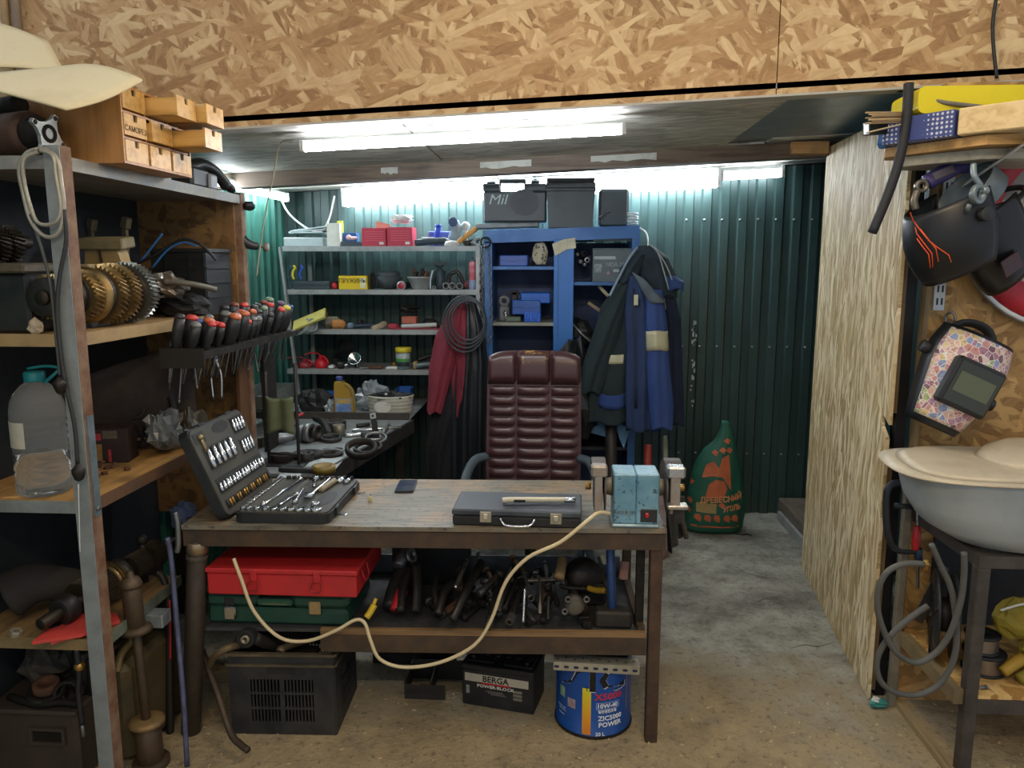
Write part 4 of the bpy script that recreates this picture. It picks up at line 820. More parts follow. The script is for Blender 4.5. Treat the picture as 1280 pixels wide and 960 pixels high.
for s_, x0, x1 in ((-1, -.148, -.108), (1, .104, .15)):
    b = B(); b.lathe([(.02, min(x0, x1)+.008), (.085, min(x0, x1)+.008), (.087, min(x0, x1)+.012), (.087, max(x0, x1)-.01), (.085, max(x0, x1)-.006), (.02, max(x0, x1)-.006)], 28, Matrix.Translation((0, .005, .125)) @ Matrix(((0, 0, 1, 0), (1, 0, 0, 0), (0, 1, 0, 0), (0, 0, 0, 1)))); b.obj('grinding_wheel', mat('#4a4a4c', .85, 0, .3, '#2b2b2c', 40, .5), o)
    b = B(); xa, xb = (x0-.002, x1+.004); m = 10; out = [(.1*cos(a), .1*sin(a)) for a in [R(35+145*i/m) for i in range(m+1)]]; inn = [(.094*cos(a), .094*sin(a)) for a in [R(180-145*i/m) for i in range(m+1)]]
    Mg = Matrix.Translation((0, .005, .125)) @ Matrix(((0, 0, 1, 0), (-1, 0, 0, 0), (0, 1, 0, 0), (0, 0, 0, 1)))
    b.prism(out+inn, xa, xb, Mg); b.prism([(0.0, -.02)]+[(.098*cos(a), .098*sin(a)) for a in [R(-40+220*i/14) for i in range(15)]], (x1+.0 if s_ < 0 else x0-.006), (x1+.006 if s_ < 0 else x0), Mg); b.obj('wheel_guard', mat('#5a5450', .5, .5, .4, '#2b2724'), o)
    b = B(); b.box(x0-.006, x1+.008, -.10, -.05, .182, .222, .006); b.obj('spark_shield', GUARD if s_ < 0 else mat('#b9bdbd', .25, .8, .3, '#8a5f3e', 16), o)
    b = B(); b.box(x0+.006, x1-.008, -.098, -.086, .06, .19, .002); b.obj('guard_strap', GUARD, o)
    b = B(); b.cyl((s_*.15, 0, .125), (s_*.17, 0, .125), .013, n=6); b.obj('spindle_nut', BRASS, o)
    b = B(); b.cyl((s_*.078, 0, .125), (s_*.104, 0, .125), .033, .028); b.obj('bell_neck', mat('#8b8572', .5, .4, .3), o)
b = B(); b.box(.098, .165, -.13, -.085, .085, .099, .003); b.obj('tool_rest', mat('#b1ada4', .3, .8, .3), o)
b = B(); b.box(.12, .15, -.105, -.092, .03, .085, .002); b.obj('rest_bracket', STEELD, o)
# cream cord hanging in front of the bench
CP = ((762, 642, 2.50), (748, 641, 2.46), (733, 652, 2.425), (700, 678, 2.425), (660, 697, 2.425), (632, 728, 2.425), (614, 775, 2.43), (592, 807, 2.43), (550, 828, 2.43), (505, 834, 2.43), (475, 824, 2.43), (463, 800, 2.43), (456, 779, 2.435), (444, 775, 2.44), (420, 788, 2.435), (385, 801, 2.43), (350, 797, 2.43), (318, 765, 2.42), (302, 725, 2.42), (292, 698, 2.43))
b = B(); b.tube([ay(*p) for p in CP], .0062, 8); b.obj('power_cord', mat('#d6c49a', .45, 0, .15, '#a08f68', 12), o, w=True, label='cream power cord swinging across the bench front')
# --- slim black case with its silver latches, and the pale handle lying on it
o = thing('slim_case', 'slim black metal case with two silver latches and a wire handle', 'case', (-.135, 2.58, .801), (0, 0, R(-1.5)))
b = B(); b.box(-.22, .22, -.095, .115, 0, .034, .005); b.obj('lower_shell', BLACK, o)
b = B(); b.box(-.222, .222, -.097, .117, .036, .058, .005); b.obj('lid', mat('#2b3037', .45, .1, .5, '#565d63', 9), o)
for x in (-.105, .135):
    b = B(); b.box(x-.02, x+.02, -.101, -.095, .014, .052, .002); l_ = b.obj('latch', mat('#b9b29c', .35, .7, .3), o); b = B(); b.box(x-.008, x+.008, -.107, -.1, .026, .046, .002); b.obj('latch_tongue', mat('#d8d4c4', .3, .7, .2), l_)
b = B(); b.tube([(-.055, -.096, .032), (-.05, -.11, .026), (-.03, -.12, .012), (.04, -.12, .012), (.06, -.11, .026), (.065, -.096, .032)], .004, 8); b.obj('handle', CHROME, o)
o = thing('brake_key', 'pale cream grip handle with a bright tip lying on the slim black case', 'tool', (-.05, 2.56, .861), (0, 0, R(4)))
b = B(); b.tube([(-.14, 0, .012), (-.10, .0, .014), (.0, 0, .014), (.08, 0, .014)], lambda t: .010-.001*t, 10, flat=1.25); b.obj('grip', mat('#c9c2a8', .4, 0, .25, '#8a8268'), o)
b = B(); b.cyl((.075, 0, .013), (.115, 0, .013), .0105); b.obj('tip', CHROME, o); b = B(); b.box(-.10, -.06, -.0135, -.009, .009, .018); b.obj('slot', BLACK, o)
# --- phone, cap, key ring tag
o = thing('smartphone', 'black smartphone lying face up on the bare bench top', 'phone', (-.606, 2.93, .801), (0, 0, R(4)))
b = B(); b.prism(rr(-.037, .037, -.078, .078, .01), 0, .0085); b.obj('body', PLBLK, o); b = B(); b.prism(rr(-.034, .034, -.074, .074, .007), .0085, .0092); b.obj('screen', mat('#24374f', .12, 0, .4, '#0f1620', 14, 0.), o)
b = B(); b.ring((.0, .066, .0092), (0, 0, 1), .003, .0015, .0004, 10); b.obj('camera_dot', BLACK, o)
p = az(463, 627, .80); o = thing('small_vial', 'tiny yellowish plug standing beside the socket case', 'plug', p); b = B(); b.lathe([(.007, 0), (.008, .002), (.008, .018), (.006, .022)], 10); b.obj('body', mat('#c9bd84', .4, 0, .15), o); b = B(); b.cyl((0, 0, .02), (.004, .002, .03), .003); b.obj('pin', CHROME, o)
for (x, y, rz, lb) in ((452, 617, .5, 'small silver tag lying behind the tiny yellowish plug'), (428, 643, -.2, 'small silver metal tag at the front corner of the socket case')):
    p = az(x, y, .80); b = B(); b.box(-.016, .016, -.008, .008, .0005, .003, .0008, TR(p.x, p.y, p.z, rz)); one('metal_tag', lb, 'tag', b, CHROME)
# --- open socket set: base tray, lid tray, every socket a part
o = thing('socket_set', 'open black socket tool case full of chrome sockets and ratchets', 'tool case', (-1.13, 2.47, .8005), (0, 0, R(0)))
TRAY = mat('#3b3c38', .5, 0, .4, '#5c5443', 8, .05); SH = mat('#23241f', .5, 0, .3)
Wb, Db = .345, .44
b = B(); b.prism(rr(.01, Wb, 0, Db, .03), 0, .034); b.obj('base_shell', PLBLK, o)
b = B(); b.prism(rr(.016, Wb-.006, .006, Db-.006, .027), .034, .040); b.obj('base_tray', TRAY, o)
zt = .040
for (x0, x1, y0, y1) in ((.13, .16, .05, .2), (.175, .205, .18, .33), (.10, .13, .25, .40), (.215, .24, .06, .15), (.15, .17, .33, .42)):
    b = B(); b.box(x0, x1, y0, y1, zt-.0005, zt+.0012); b.obj('moulded_well', BLACK, o)
b = B(); b.prism([(Wb-.055+.03*cos(a), .17+.085*sin(a)) for a in [2*pi*i/18 for i in range(18)]], zt-.0005, zt+.0012); b.obj('grip_opening', BLACK, o)
def sock(b, p, r, h, axis=(0, 0, 1)):
    M = Matrix.Translation(Vector(p)) @ frame(axis); b.lathe([(r*.62, h), (r*.97, h), (r, h*.94), (r*.9, h*.4), (r*.9, 0.), (r*.62, 0)], 12, M); b.lathe([(r*.62, h), (r*.62, h*.6), (.0005, h*.6)], 12, M, cap=False)
for i in range(15): b = B(); sock(b, (.034+.0*i, .03+.027*i, zt-.006), .0105, .016); b.obj('socket', CHROME, o)
for i in range(9): r_ = .010+.0014*i; b = B(); sock(b, (.055+.030*i, .026, zt-.006), r_, .016); b.obj('socket', CHROME, o)
for i in range(11): b = B(); sock(b, (.06+.0225*i, Db-.024, zt-.004), .0095, .016); b.obj('socket', STEELD, o)
def ratchet(p, q, hr, label=None):
    p, q = Vector(p), Vector(q); b = B(); b.tube([p, p.lerp(q, .35), p.lerp(q, .7), q], lambda t: .0085-.0025*t, 8); b.cyl(q-Vector((0, 0, .012)), q+Vector((0, 0, .012)), hr, n=14); b.obj('ratchet', CHROME, o)
b = B(); b.cyl((.095, .06, zt+.006), (.115, .38, zt+.006), .0058); b.ball((.095, .06, zt+.008), .011); b.ball((.116, .385, zt+.008), .010); b.obj('extension_bar', CHROME, o)
b = B(); b.cyl((.15, .07, zt+.004), (.165, .19, zt+.004), .005); b.cyl((.165, .19, zt+.004), (.167, .21, zt+.004), .009); b.obj('extension_bar', CHROME, o)
ratchet((.235, .40, zt+.008), (.225, .17, zt+.008), .02); ratchet((.20, .30, zt+.006), (.175, .40, zt+.006), .014); ratchet((.17, .26, zt+.005), (.195, .10, zt+.005), .012)
b = B(); b.tube([(.245, .24, zt+.01), (.255, .3, zt+.012), (.262, .36, zt+.012)], .012); b.obj('ratchet_grip', mat('#8e8468', .5, 0, .35), o)
b = B(); b.cyl((.275, .36, zt+.004), (.285, .42, zt+.006), .012); b.cyl((.305, .35, zt+.006), (.315, .42, zt+.006), .010); b.obj('spark_plug_socket', CHROME, o)
b = B(); b.ring((.275, .08, zt), (0, 0, 1), .016, .008, .014); b.obj('universal_joint', CHROME, o)
for (x, y) in ((Wb, .1), (Wb, .34)): b = B(); b.box(x-.002, x+.008, y-.02, y+.02, .008, .036, .002); b.obj('latch', PLBLK, o)
# lid leaning back to the left
th = R(67); dl = Vector((-cos(th), 0, sin(th))); nl = Vector((sin(th), 0, cos(th)))
Ml = Matrix(((0, dl.x, nl.x, -.012), (-1, 0, 0, Db), (0, dl.z, nl.z, .012), (0, 0, 0, 1)))   # local: x towards the viewer, y up the lid, z out of the tray
# flip x so it runs into depth instead
Ml = Matrix(((0, dl.x, nl.x, -.012), (1, 0, 0, 0.0), (0, dl.z, nl.z, .012), (0, 0, 0, 1)))
b = B(Ml); b.prism(rr(0, Db, 0, Wb-.01, .03), -.034, 0); b.obj('lid_shell', PLBLK, o)
b = B(Ml); b.prism(rr(.006, Db-.006, .006, Wb-.016, .026), 0, .005); b.obj('lid_tray', TRAY, o)
b = B(Ml); b.prism([(.23+.065*cos(a), Wb-.045+.022*sin(a)) for a in [2*pi*i/18 for i in range(18)]], .0045, .006); b.obj('grip_opening', BLACK, o)
def well(x0, x1, y0, y1): b = B(Ml); b.box(x0, x1, y0, y1, .0045, .0062); b.obj('moulded_well', SH, o)
well(.02, .095, .275, .315); well(.04, .26, .175, .255); well(.31, .42, .25, .315); well(.31, .42, .165, .225); well(.03, .42, .085, .14); well(.03, .42, .025, .06)
b = B(Ml); b.cyl((.06, .24, .009), (.062, .30, .009), .006); b.ball((.06, .295, .01), .011); b.obj('adapter', mat('#9a8a62', .4, .6, .3), o)
def lying(x, y, r, L): b = B(Ml); b.lathe([(r*.8, 0), (r, .003), (r, L*.55), (r*.72, L*.62), (r*.72, L)], 10, Matrix.Translation((x, y, .008+r*.3)) @ frame((.05, 1, 0))); b.obj('socket', CHROME, o)
for i in range(5): lying(.06+.043*i, .178, .0115+.0006*i, .072)
for i in range(4): lying(.322+.026*i, .257, .008, .052); lying(.322+.026*i, .17, .0075, .048)
for i in range(15): lying(.04+.0262*i, .092, .007+.0016*(i % 3), .032)
for i in range(19): b = B(Ml); b.cyl((.04+.0205*i, .03, .008), (.041+.0205*i, .056, .008), .0048, n=6); b.obj('bit', BRASS if i % 3 else STEELD, o)
for (x, y) in ((.12, Wb-.012), (.34, Wb-.012)): b = B(Ml); b.box(x-.022, x+.022, y-.004, y+.008, -.03, .004, .002); b.obj('latch', PLBLK, o)

# ================================================================== LOWER SHELF OF THE WORKBENCH
RC = mat('#c02a2c', .4, 0, .25, '#6e1f1e', 6, .04)
o = thing('red_case', 'bright red flat metal case lying on the green case under the bench', 'case', (-.955, 2.64, .538))
b = B(); b.box(-.27, .262, -.175, .20, 0, .078, .004); b.obj('body', RC, o)
b = B(); b.box(-.275, .267, -.18, .205, .08, .098, .004); b.obj('lid', RC, o)
for x in (-.10, .125):
    b = B(); b.box(x-.012, x+.012, -.184, -.18, .055, .095, .002); h_ = b.obj('hasp', RC, o); b = B(); b.tube([(x-.014, -.186, .06), (x-.02, -.192, .03), (x+.012, -.192, .026), (x+.014, -.186, .06)], .0022, 6); b.obj('wire_bail', mat('#8a2424', .4, .3, .2), h_)
b = B(); b.tube([(.267, -.12, .08), (.278, -.11, .04), (.278, -.06, .04), (.267, -.05, .08)], .0025, 6); b.obj('side_bail', RC, o)
GC = mat('#1f4a3a', .45, 0, .3, '#14261f', 6, .05)
o = thing('green_case', 'dark green plastic tool case with steel latches below the red case', 'case', (-.99, 2.66, .4055))
b = B(); b.box(-.265, .25, -.15, .18, 0, .062, .012); b.obj('lower_shell', GC, o)
b = B(); b.box(-.27, -.075, -.16, .18, .064, .128, .02); b.box(.045, .255, -.16, .18, .064, .128, .02); b.box(-.08, .05, -.10, .18, .064, .128, .012); b.obj('lid', GC, o)
b = B(); b.box(-.08, .05, -.152, -.13, .072, .1, .006); b.obj('handle', mat('#2c5c49', .4, 0, .25), o)
b = B(); b.box(-.06, .03, -.1525, -.151, .079, .083); b.obj('handle_stripe', mat('#7a7a58', .5, 0, .3), o)
for x, c_, dz in ((-.175, CHROME, -.028), (.135, mat('#b9a070', .4, .5, .3), .0)):
    b = B(); b.box(x-.022, x+.022, -.168, -.158, .05+dz, .10+dz, .005); b.obj('latch', c_, o)
    if dz: b = B(); b.box(x-.018, x+.018, -.166, -.158, .075, .105, .004); b.obj('latch_base', PLBLK, o)
one('black_sheeting', 'crumpled black plastic sheeting pushed behind the red case', 'sheeting', crumple((-.95, 2.93, .685), .26, .07, .05, .5, 22, 61), mat('#101113', .25, 0, .2, '#2a2c30', 9))
o = thing('black_satchel', 'flat black soft case lying behind the tools on the lower shelf', 'bag', (-.50, 2.93, .56)); b = B(); b.prism(rr(-.19, .17, -.05, .10, .05), .02, .055); b.box(-.17, .15, .0, .04, -.155, .02); b.obj('body', mat('#15171b', .6, 0, .3), o)
b = B(); b.prism([(-.02, -.1), (.22, -.1), (.26, .02), (.2, .1), (-.02, .1)], 0, .004, TR(-.93, 2.93, .665, 0, R(-14))); one('cutting_disc', 'grey-green flat plate with a rounded end under the bench top', 'plate', b, mat('#6b6f62', .6, .1, .4))
# angle grinder with red and yellow ends
o = thing('angle_grinder', 'black angle grinder with a red collar next to the red case', 'grinder', (-.60, 2.66, .43))
b = B(); b.tube([(-.61, 2.60, .44), (-.60, 2.68, .49), (-.58, 2.78, .53)], lambda t: .028+.008*t, 12); b.obj('body', PLBLK, o, w=True)
b = B(); b.tube([(-.575, 2.55, .455), (-.572, 2.58, .475), (-.565, 2.62, .50)], .022, 10); b.obj('collar', REDP, o, w=True)
b = B(); b.cyl((-.60, 2.72, .55), (-.585, 2.80, .60), .026); b.ring((-.56, 2.76, .58), (1, -.3, .4), .034, .012, .01); b.obj('gear_head', STEEL, o, w=True)
b = B(); b.tube([ay(458, 772, 2.5), ay(463, 765, 2.51), ay(468, 756, 2.52)], .012, 10); b.tube([ay(466, 758, 2.52), ay(470, 748, 2.53)], .007); one('yellow_reel', 'yellow plastic hook hanging over the lower shelf edge', 'hook', b, mat('#cfae2c', .4, 0, .25, '#4a4020'))
# random-looking but individual hand tools, each with its own shape and description
def on_shelf(x, y, d, dz=0.): p = ay(x, y, d); return Vector((p.x, d, LZ+dz))
def spanner(name, label, p, q, r, m, ends='ring', grp=None):
    p, q = Vector(p), Vector(q); d = (q-p).normalized(); u = Vector((-.2, -.75, .6)); u = (u-d*u.dot(d)).normalized(); o = thing(name, label, 'wrench' if 'wrench' in name or 'spanner' in name else 'tool', p, group=grp)
    b = B(); b.bar(p+d*r, q-d*r, r*1.0, r*.55, r*.15, u); b.obj('shank', m, o, w=True)
    for c_ in ((p,) if ends == 'ring1' else (p, q)): b = B(); b.ring(c_-u*r*.4, u, r*1.35, r*.8, r*.9, 14); b.obj('ring_end', m, o, w=True)
    return o
DK = mat('#3a3733', .4, .7, .45, '#191715', 16); ST2 = mat('#6d6b67', .35, .8, .4, '#2c2926', 16); CR2 = mat('#b9bcbd', .25, .9, .3, '#5a5652', 16); TAN = mat('#b49566', .6, 0, .3, '#6b5637')
spanner('ring_spanner', 'long steel ring spanner leaning up in the tool pile', ay(664, 748, 2.60), ay(650, 700, 2.74), .011, ST2, 'ring1')
def stick(name, label, cat, pts, r, m, hexend=None, flat=1.):
    """handle or bar through pixel points with depths; optional hollow hex end facing the viewer"""
    P3 = [ay(*q) for q in pts]; b = B(); b.tube(P3, r, 10, flat=flat); ms = [m]
    if hexend:
        d = (P3[0]-P3[1]).normalized(); b.mk(1).lathe([(hexend*.55, .02), (hexend, .02), (hexend, -.012), (hexend*.95, -.016), (hexend*.6, -.016), (hexend*.58, 0.)], 6, Matrix.Translation(P3[0]) @ frame(-d), False, cap=False)
        b.mk(2).cyl(P3[0]-d*.004, P3[0]-d*.006, hexend*.6, n=6); ms = [m, ST2, BLACK]
    return one(name, label, cat, b, ms)
T = [('file', 'flat file with a pale wooden tang tip over the shelf edge', 'file', ((566, 775, 2.49), (585, 735, 2.60), (602, 702, 2.76)), .010, DK, None, 1.6),
     ('chisel', 'bright steel chisel end rising behind the flat file', 'chisel', ((585, 730, 2.64), (594, 712, 2.72), (598, 692, 2.80)), .009, CR2, None, 1.),
     ('socket_wrench', 'bright open ended bar pointing up left of the flat file', 'wrench', ((569, 735, 2.62), (578, 715, 2.70), (584, 700, 2.78)), .008, CR2, None, 1.),
     ('tube_spanner', 'dark tube spanner with an open hexagon end at the shelf edge', 'wrench', ((638, 774, 2.51), (648, 745, 2.62), (655, 725, 2.70)), .014, DK, .0165, 1.),
     ('tube_spanner', 'bronze-ended tube spanner beside the flat file', 'wrench', ((612, 778, 2.50), (620, 745, 2.62), (627, 725, 2.70)), .014, DK, .0145, 1.),
     ('drift_punch', 'slender dark punch standing between the tube spanners', 'punch', ((624, 760, 2.55), (632, 735, 2.62), (640, 715, 2.72)), .011, DK, .011, 1.),
     ('drift_punch', 'short dark punch behind the bronze-ended spanner', 'punch', ((632, 758, 2.58), (640, 738, 2.64), (646, 724, 2.70)), .010, DK, .010, 1.),
     ('cold_chisel', 'thick dark cold chisel lying under the flat file', 'chisel', ((548, 768, 2.52), (556, 740, 2.60), (568, 728, 2.66)), .013, DK, None, 1.3),
     ('cold_chisel', 'blunt dark chisel with a polished tip near the yellow hook', 'chisel', ((547, 762, 2.55), (543, 735, 2.62), (546, 718, 2.70)), .013, DK, None, 1.),
     ('hacksaw_handle', 'dark hand tool with a silver blade corner left of the chisels', 'tool', ((500, 765, 2.54), (503, 735, 2.62), (512, 712, 2.70)), .022, DK, None, .8),
     ('pipe_wrench', 'heavy dark pipe wrench with a rusty jaw behind the angle grinder', 'wrench', ((520, 765, 2.56), (522, 735, 2.62), (520, 705, 2.70)), .020, GREASE, None, .7),
     ('steel_pin', 'thin bright pin standing at the middle of the tool pile', 'pin', ((654, 778, 2.51), (655, 755, 2.55), (656, 735, 2.58)), .005, CR2, None, 1.),
     ('long_bolt', 'long bolt with a small round end near the ring spanner', 'bolt', ((675, 762, 2.55), (675, 740, 2.60), (674, 720, 2.66)), .006, ST2, .009, 1.),
     ('long_bolt', 'short dark bolt upright in front of the crusted pump', 'bolt', ((685, 775, 2.52), (685, 760, 2.55), (686, 745, 2.58)), .007, DK, None, 1.),
     ('wooden_handle', 'stubby wooden tool handle standing at the shelf back', 'handle', ((699, 722, 2.72), (701, 712, 2.76), (703, 700, 2.82)), .020, TAN, None, 1.),
     ('grey_tube', 'grey slanted tube standing behind the tool pile', 'tube', ((720, 712, 2.80), (724, 698, 2.84), (727, 682, 2.90)), .018, mat('#6c7c88', .45, .3, .3), None, 1.),
     ('grey_tube', 'second paler grey tube crossing the slanted one', 'tube', ((743, 708, 2.80), (739, 694, 2.84), (735, 682, 2.90)), .018, mat('#8a949a', .45, .3, .3), None, 1.),
     ('cream_wedge', 'small cream wedge standing beside the blue hammer handle', 'wedge', ((757, 705, 2.74), (755, 700, 2.75), (753, 694, 2.76)), .013, mat('#c2bba6', .6, 0, .2), None, .6),
     ('yellow_grip', 'ratchet with a mustard yellow grip lying across the tools', 'tool', ((756, 738, 2.64), (746, 738, 2.66), (735, 735, 2.68)), .011, mat('#a98422', .45, 0, .3, '#3d3014'), None, 1.),
     ('black_ratchet', 'black shafted ratchet continuing behind the crusted pump', 'tool', ((735, 736, 2.69), (715, 735, 2.70), (700, 732, 2.72)), .010, DK, None, 1.),
     ('steel_bar', 'long grey bar lying level across the tool pile', 'bar', ((600, 727, 2.76), (660, 726, 2.77), (703, 724, 2.78)), .009, ST2, None, 1.),
     ('red_rule', 'grey and red block standing right of the blue hammer handle', 'block', ((779, 724, 2.72), (780, 712, 2.73), (781, 702, 2.74)), .022, mat('#9a6a5e', .6, 0, .4, '#8c8c88', 4), None, .6)]
for a in T: stick(*a)
for k, (x, y, d, r_, lb) in enumerate(((560, 722, 2.7, .02, 'dark knurled coupling in the tool pile beside the chisels'), (592, 748, 2.66, .014, 'small dark bush under the flat file'), (661, 765, 2.56, .016, 'square dark nut block below the ring spanner'), (734, 772, 2.56, .02, 'flat dark lump of filings left of the sledge hammer'))):
    p = on_shelf(x, y, d); b = B(); b.lathe([(r_*.5, 0), (r_, .002), (r_, r_*1.4), (r_*.5, r_*1.5)], 8 if k % 2 else 4, Matrix.Translation(p), False); one('small_part', lb, 'part', b, GREASE)
for k in range(34):
    x, y = rnd(-.45, .20), rnd(2.56, 2.86); b = B(); r_ = rnd(.009, .016); a = rnd(.6, 2.5); L = rnd(.08, .2); z = LZ+r_+rnd(0, .07)*(k % 2)
    p = Vector((x, y, z)); q = p+Vector((cos(a)*L*.6, sin(a)*L, rnd(0, .03))); q.y = min(q.y, 2.95); q.x = min(q.x, .22)
    b.cyl(p, q, r_, r_*rnd(.6, 1), 8); b.cyl(q, q+(q-p).normalized()*.02, r_*1.25, r_*1.25, 6); one('odd_bolt', 'greasy bolt buried in the tool pile on the lower shelf', 'bolt', b, (GREASE, DK, IRON, ST2, RUST)[k % 5], 'greasy bolts under the bench')
o = thing('fuel_pump', 'crusted alloy pump body with bolt bosses in the tool pile', 'pump', on_shelf(720, 760, 2.58))
b = B(); p = ay(717, 755, 2.57); b.lathe([(.03, -.02), (.036, -.015), (.036, .02), (.028, .03)], 14, Matrix.Translation(p) @ frame((.2, -.9, .2))); b.obj('body', mat('#6d665a', .6, .4, .5, '#2e2a24', 20, .4), o, w=True)
for (x, y) in ((710, 748), (733, 748), (706, 763)): b = B(); b.ring(ay(x, y, 2.55), (0, -1, .2), .012, .006, .02, 12); b.obj('bolt_boss', ST2, o, w=True)
b = B(); b.box(-.02, .02, -.02, .02, 0, .03, .003, Matrix.Translation(on_shelf(730, 765, 2.6))); b.obj('foot', GREASE, o, w=True)
b = B(); p = on_shelf(730, 735, 2.78); b.lathe([(.06, -.04), (.07, -.03), (.07, .03), (.05, .05)], 16, Matrix.Translation(p+Vector((0, 0, .10))) @ frame((.3, -1, .2))); b.box(p.x-.06, p.x+.08, p.y-.05, p.y+.06, LZ, LZ+.09, .01); one('electric_motor', 'dark round motor hidden among the tools behind the pump', 'motor', b, GREASE)
o = thing('sledge_hammer', 'sledge hammer standing on its head with a blue pipe handle', 'hammer', (.207, 2.60, LZ))
b = B(); b.box(.14, .27, 2.555, 2.62, LZ+.001, LZ+.062, .008); b.obj('head', mat('#3f3a35', .6, .4, .4, '#1d1916', 8, .3), o, w=True)
b = B(); b.cyl((.203, 2.60, LZ+.055), (.192, 2.64, .72), .0155, .0165, 14); b.obj('handle', mat('#2f4a7c', .4, .2, .35, '#1d2838', 10), o, w=True)

# ================================================================== FLOOR UNDER THE WORKBENCH
o = thing('black_crate', 'black plastic crate with slotted sides on the floor under the bench', 'crate', (-.985, 2.62, 0), (0, 0, R(2)))
CR = mat('#202225', .5, 0, .4, '#4a463e', 7, .08); x0, x1, y0, y1, h = -.188, .19, -.14, .17, .312
b = B(); b.box(x0, x1, y0, y1, .002, .012); b.obj('floor_panel', CR, o)
def crate_side(M, L):
    b = B(M); b.box(-L/2, L/2, -.004, .004, .002, .052); b.box(-L/2, L/2, -.004, .004, .215, h); b.box(-L/2, -L/2+.075, -.004, .004, .052, .215); b.box(L/2-.075, L/2, -.004, .004, .052, .215); b.box(-.008, .008, -.004, .004, .052, .215); b.box(-L/2+.075, L/2-.075, -.006, .006, .10, .108); b.box(-L/2+.075, L/2-.075, -.006, .006, .158, .166)
    s_ = b.obj('side_panel', CR, o); n = int((L-.15)/.0125)
    b = B(M)
    for i in range(n): x = -L/2+.077+(L-.154)*(i+.5)/n; b.box(x-.0026, x+.0026, -.003, .003, .052, .215)
    b.obj('slat_rows', CR, s_)['kind'] = 'stuff'
    b = B(M); b.box(-L/2-.006, L/2+.006, -.012, .004, h-.045, h-.037); b.box(-L/2-.006, L/2+.006, -.012, .004, h-.006, h+.004); b.obj('rim', mat('#3a352c', .5, 0, .5, '#7a6a4c', 6), s_)
    b = B(M); b.box(-.05, .05, -.0055, -.003, h-.075, h-.05, .002); b.obj('hand_hole', BLACK, s_)
crate_side(TR(0, y0, 0), x1-x0); crate_side(TR(0, y1, 0, pi), x1-x0); crate_side(TR(x0, (y0+y1)/2, 0, -pi/2), y1-y0); crate_side(TR(x1, (y0+y1)/2, 0, pi/2), y1-y0)
b = B(); b.tube([ay(262, 845, 2.55), ay(265, 825, 2.5), ay(280, 812, 2.47), ay(300, 806, 2.52), ay(315, 805, 2.6)], .014, 8); one('bent_handle', 'bent tan metal handle hooked over the crate rim', 'handle', b, mat('#7d6c4e', .55, .4, .4))
o = thing('control_arm', 'dark suspension arm with a rubber bush lying in the crate', 'arm', (-.98, 2.62, .2)); b = B(); b.ring(ay(312, 794, 2.47)+Vector((0, .0, 0)), (0, -1, .1), .032, .018, .04, 20); b.obj('bush', RUBBER, o, w=True); b = B(); b.ring(ay(312, 794, 2.465)+Vector((0, .0, 0)), (0, -1, .1), .016, .007, .045, 16); b.obj('sleeve', mat('#a59c88', .35, .8, .3), o, w=True)
b = B(); b.tube([ay(318, 797, 2.46), ay(345, 808, 2.54), ay(375, 813, 2.62), ay(395, 815, 2.66)], .022, 10); b.tube([(-1.0, 2.60, .02), (-1.0, 2.6, .2), ay(362, 812, 2.58)], .02); b.obj('arm', GREASE, o, w=True)
b = B(); b.tube([ay(350, 812, 2.50), ay(365, 806, 2.55), ay(385, 800, 2.62)], .014); b.cyl(ay(350, 815, 2.49), ay(352, 811, 2.5), .016); one('steering_joint', 'tan-tipped steering joint lying on the crate contents', 'joint', b, mat('#6d5f49', .5, .4, .4))
b = B(); b.tube([ay(392, 800, 2.62), ay(400, 790, 2.65), ay(412, 800, 2.68), ay(414, 808, 2.7)], .02); one('rubber_boot', 'black rubber boot piece at the right crate rim', 'rubber', b, RUBBER)
stick('tyre_lever', 'long brown tyre lever slanting down in front of the crate', 'lever', ((252, 812, 2.56), (270, 860, 2.46), (288, 915, 2.36), (300, 930, 2.33), (310, 938, 2.31)), .011, mat('#57483a', .5, .4, .4, '#2b231c', 12), None, 1.2)
# car battery
Mb = TR(-.359, 2.71, 0, R(-12.5)); o = thing('car_battery', 'black car battery with a white and red label on the floor', 'battery', M=Mb)
b = B(); b.box(0, .285, 0, .175, .002, .15, .004); b.obj('case', BLACK, o); b = B(); b.box(-.003, .288, -.003, .178, .15, .172, .004); ld_ = b.obj('lid', BLACK, o)
for i in range(6): b = B(); b.cyl((.035+.043*i, .085, .172), (.035+.043*i, .085, .182), .015); b.obj('vent_cap', PLBLK, ld_)
for x in (.035, .25): b = B(); b.cyl((x, .04, .172), (x, .04, .192), .009, .008); b.obj('terminal', STEELD, ld_)
for x0, x1, y0, y1 in ((.01, .12, .02, .15), (.16, .275, .02, .15)): b = B(); b.box(x0, x1, y0, y1, .172, .180, .003); b.obj('lid_block', BLACK, ld_)
XZm = lambda x, y, z: Matrix(((1, 0, 0, x), (0, 0, -1, y), (0, 1, 0, z), (0, 0, 0, 1)))
b = B(); b.box(.012, .265, -.0012, 0, .104, .136); lb_ = b.obj('label_band', mat('#b7b1a0', .5, 0, .25, '#8d8471'), o)
text('BERGA', .034, mat('#111111', .6, 0, 0), lb_, XZm(.135, -.0014, .119), bold=.02); b = B(); b.box(.08, .195, -.0014, 0, .098, .105); b.obj('red_stripe', REDP, lb_)
text('POWER·BLOCK', .017, mat('#d9d6cc', .6, 0, 0), o, XZm(.135, -.0008, .089), sx_=1.25, bold=.02)
[B().box(.095+.01*i, .165+.006*i, -.001, 0, .070-.006*i, .0725-.006*i).obj('small_print', mat('#7d7d7b', .6, 0, .4), o) for i in range(3)]
b = B(); b.box(.017, .03, -.001, 0, .052, .085); b.obj('side_sticker', mat('#9a9ca0', .6, 0, .4), o)
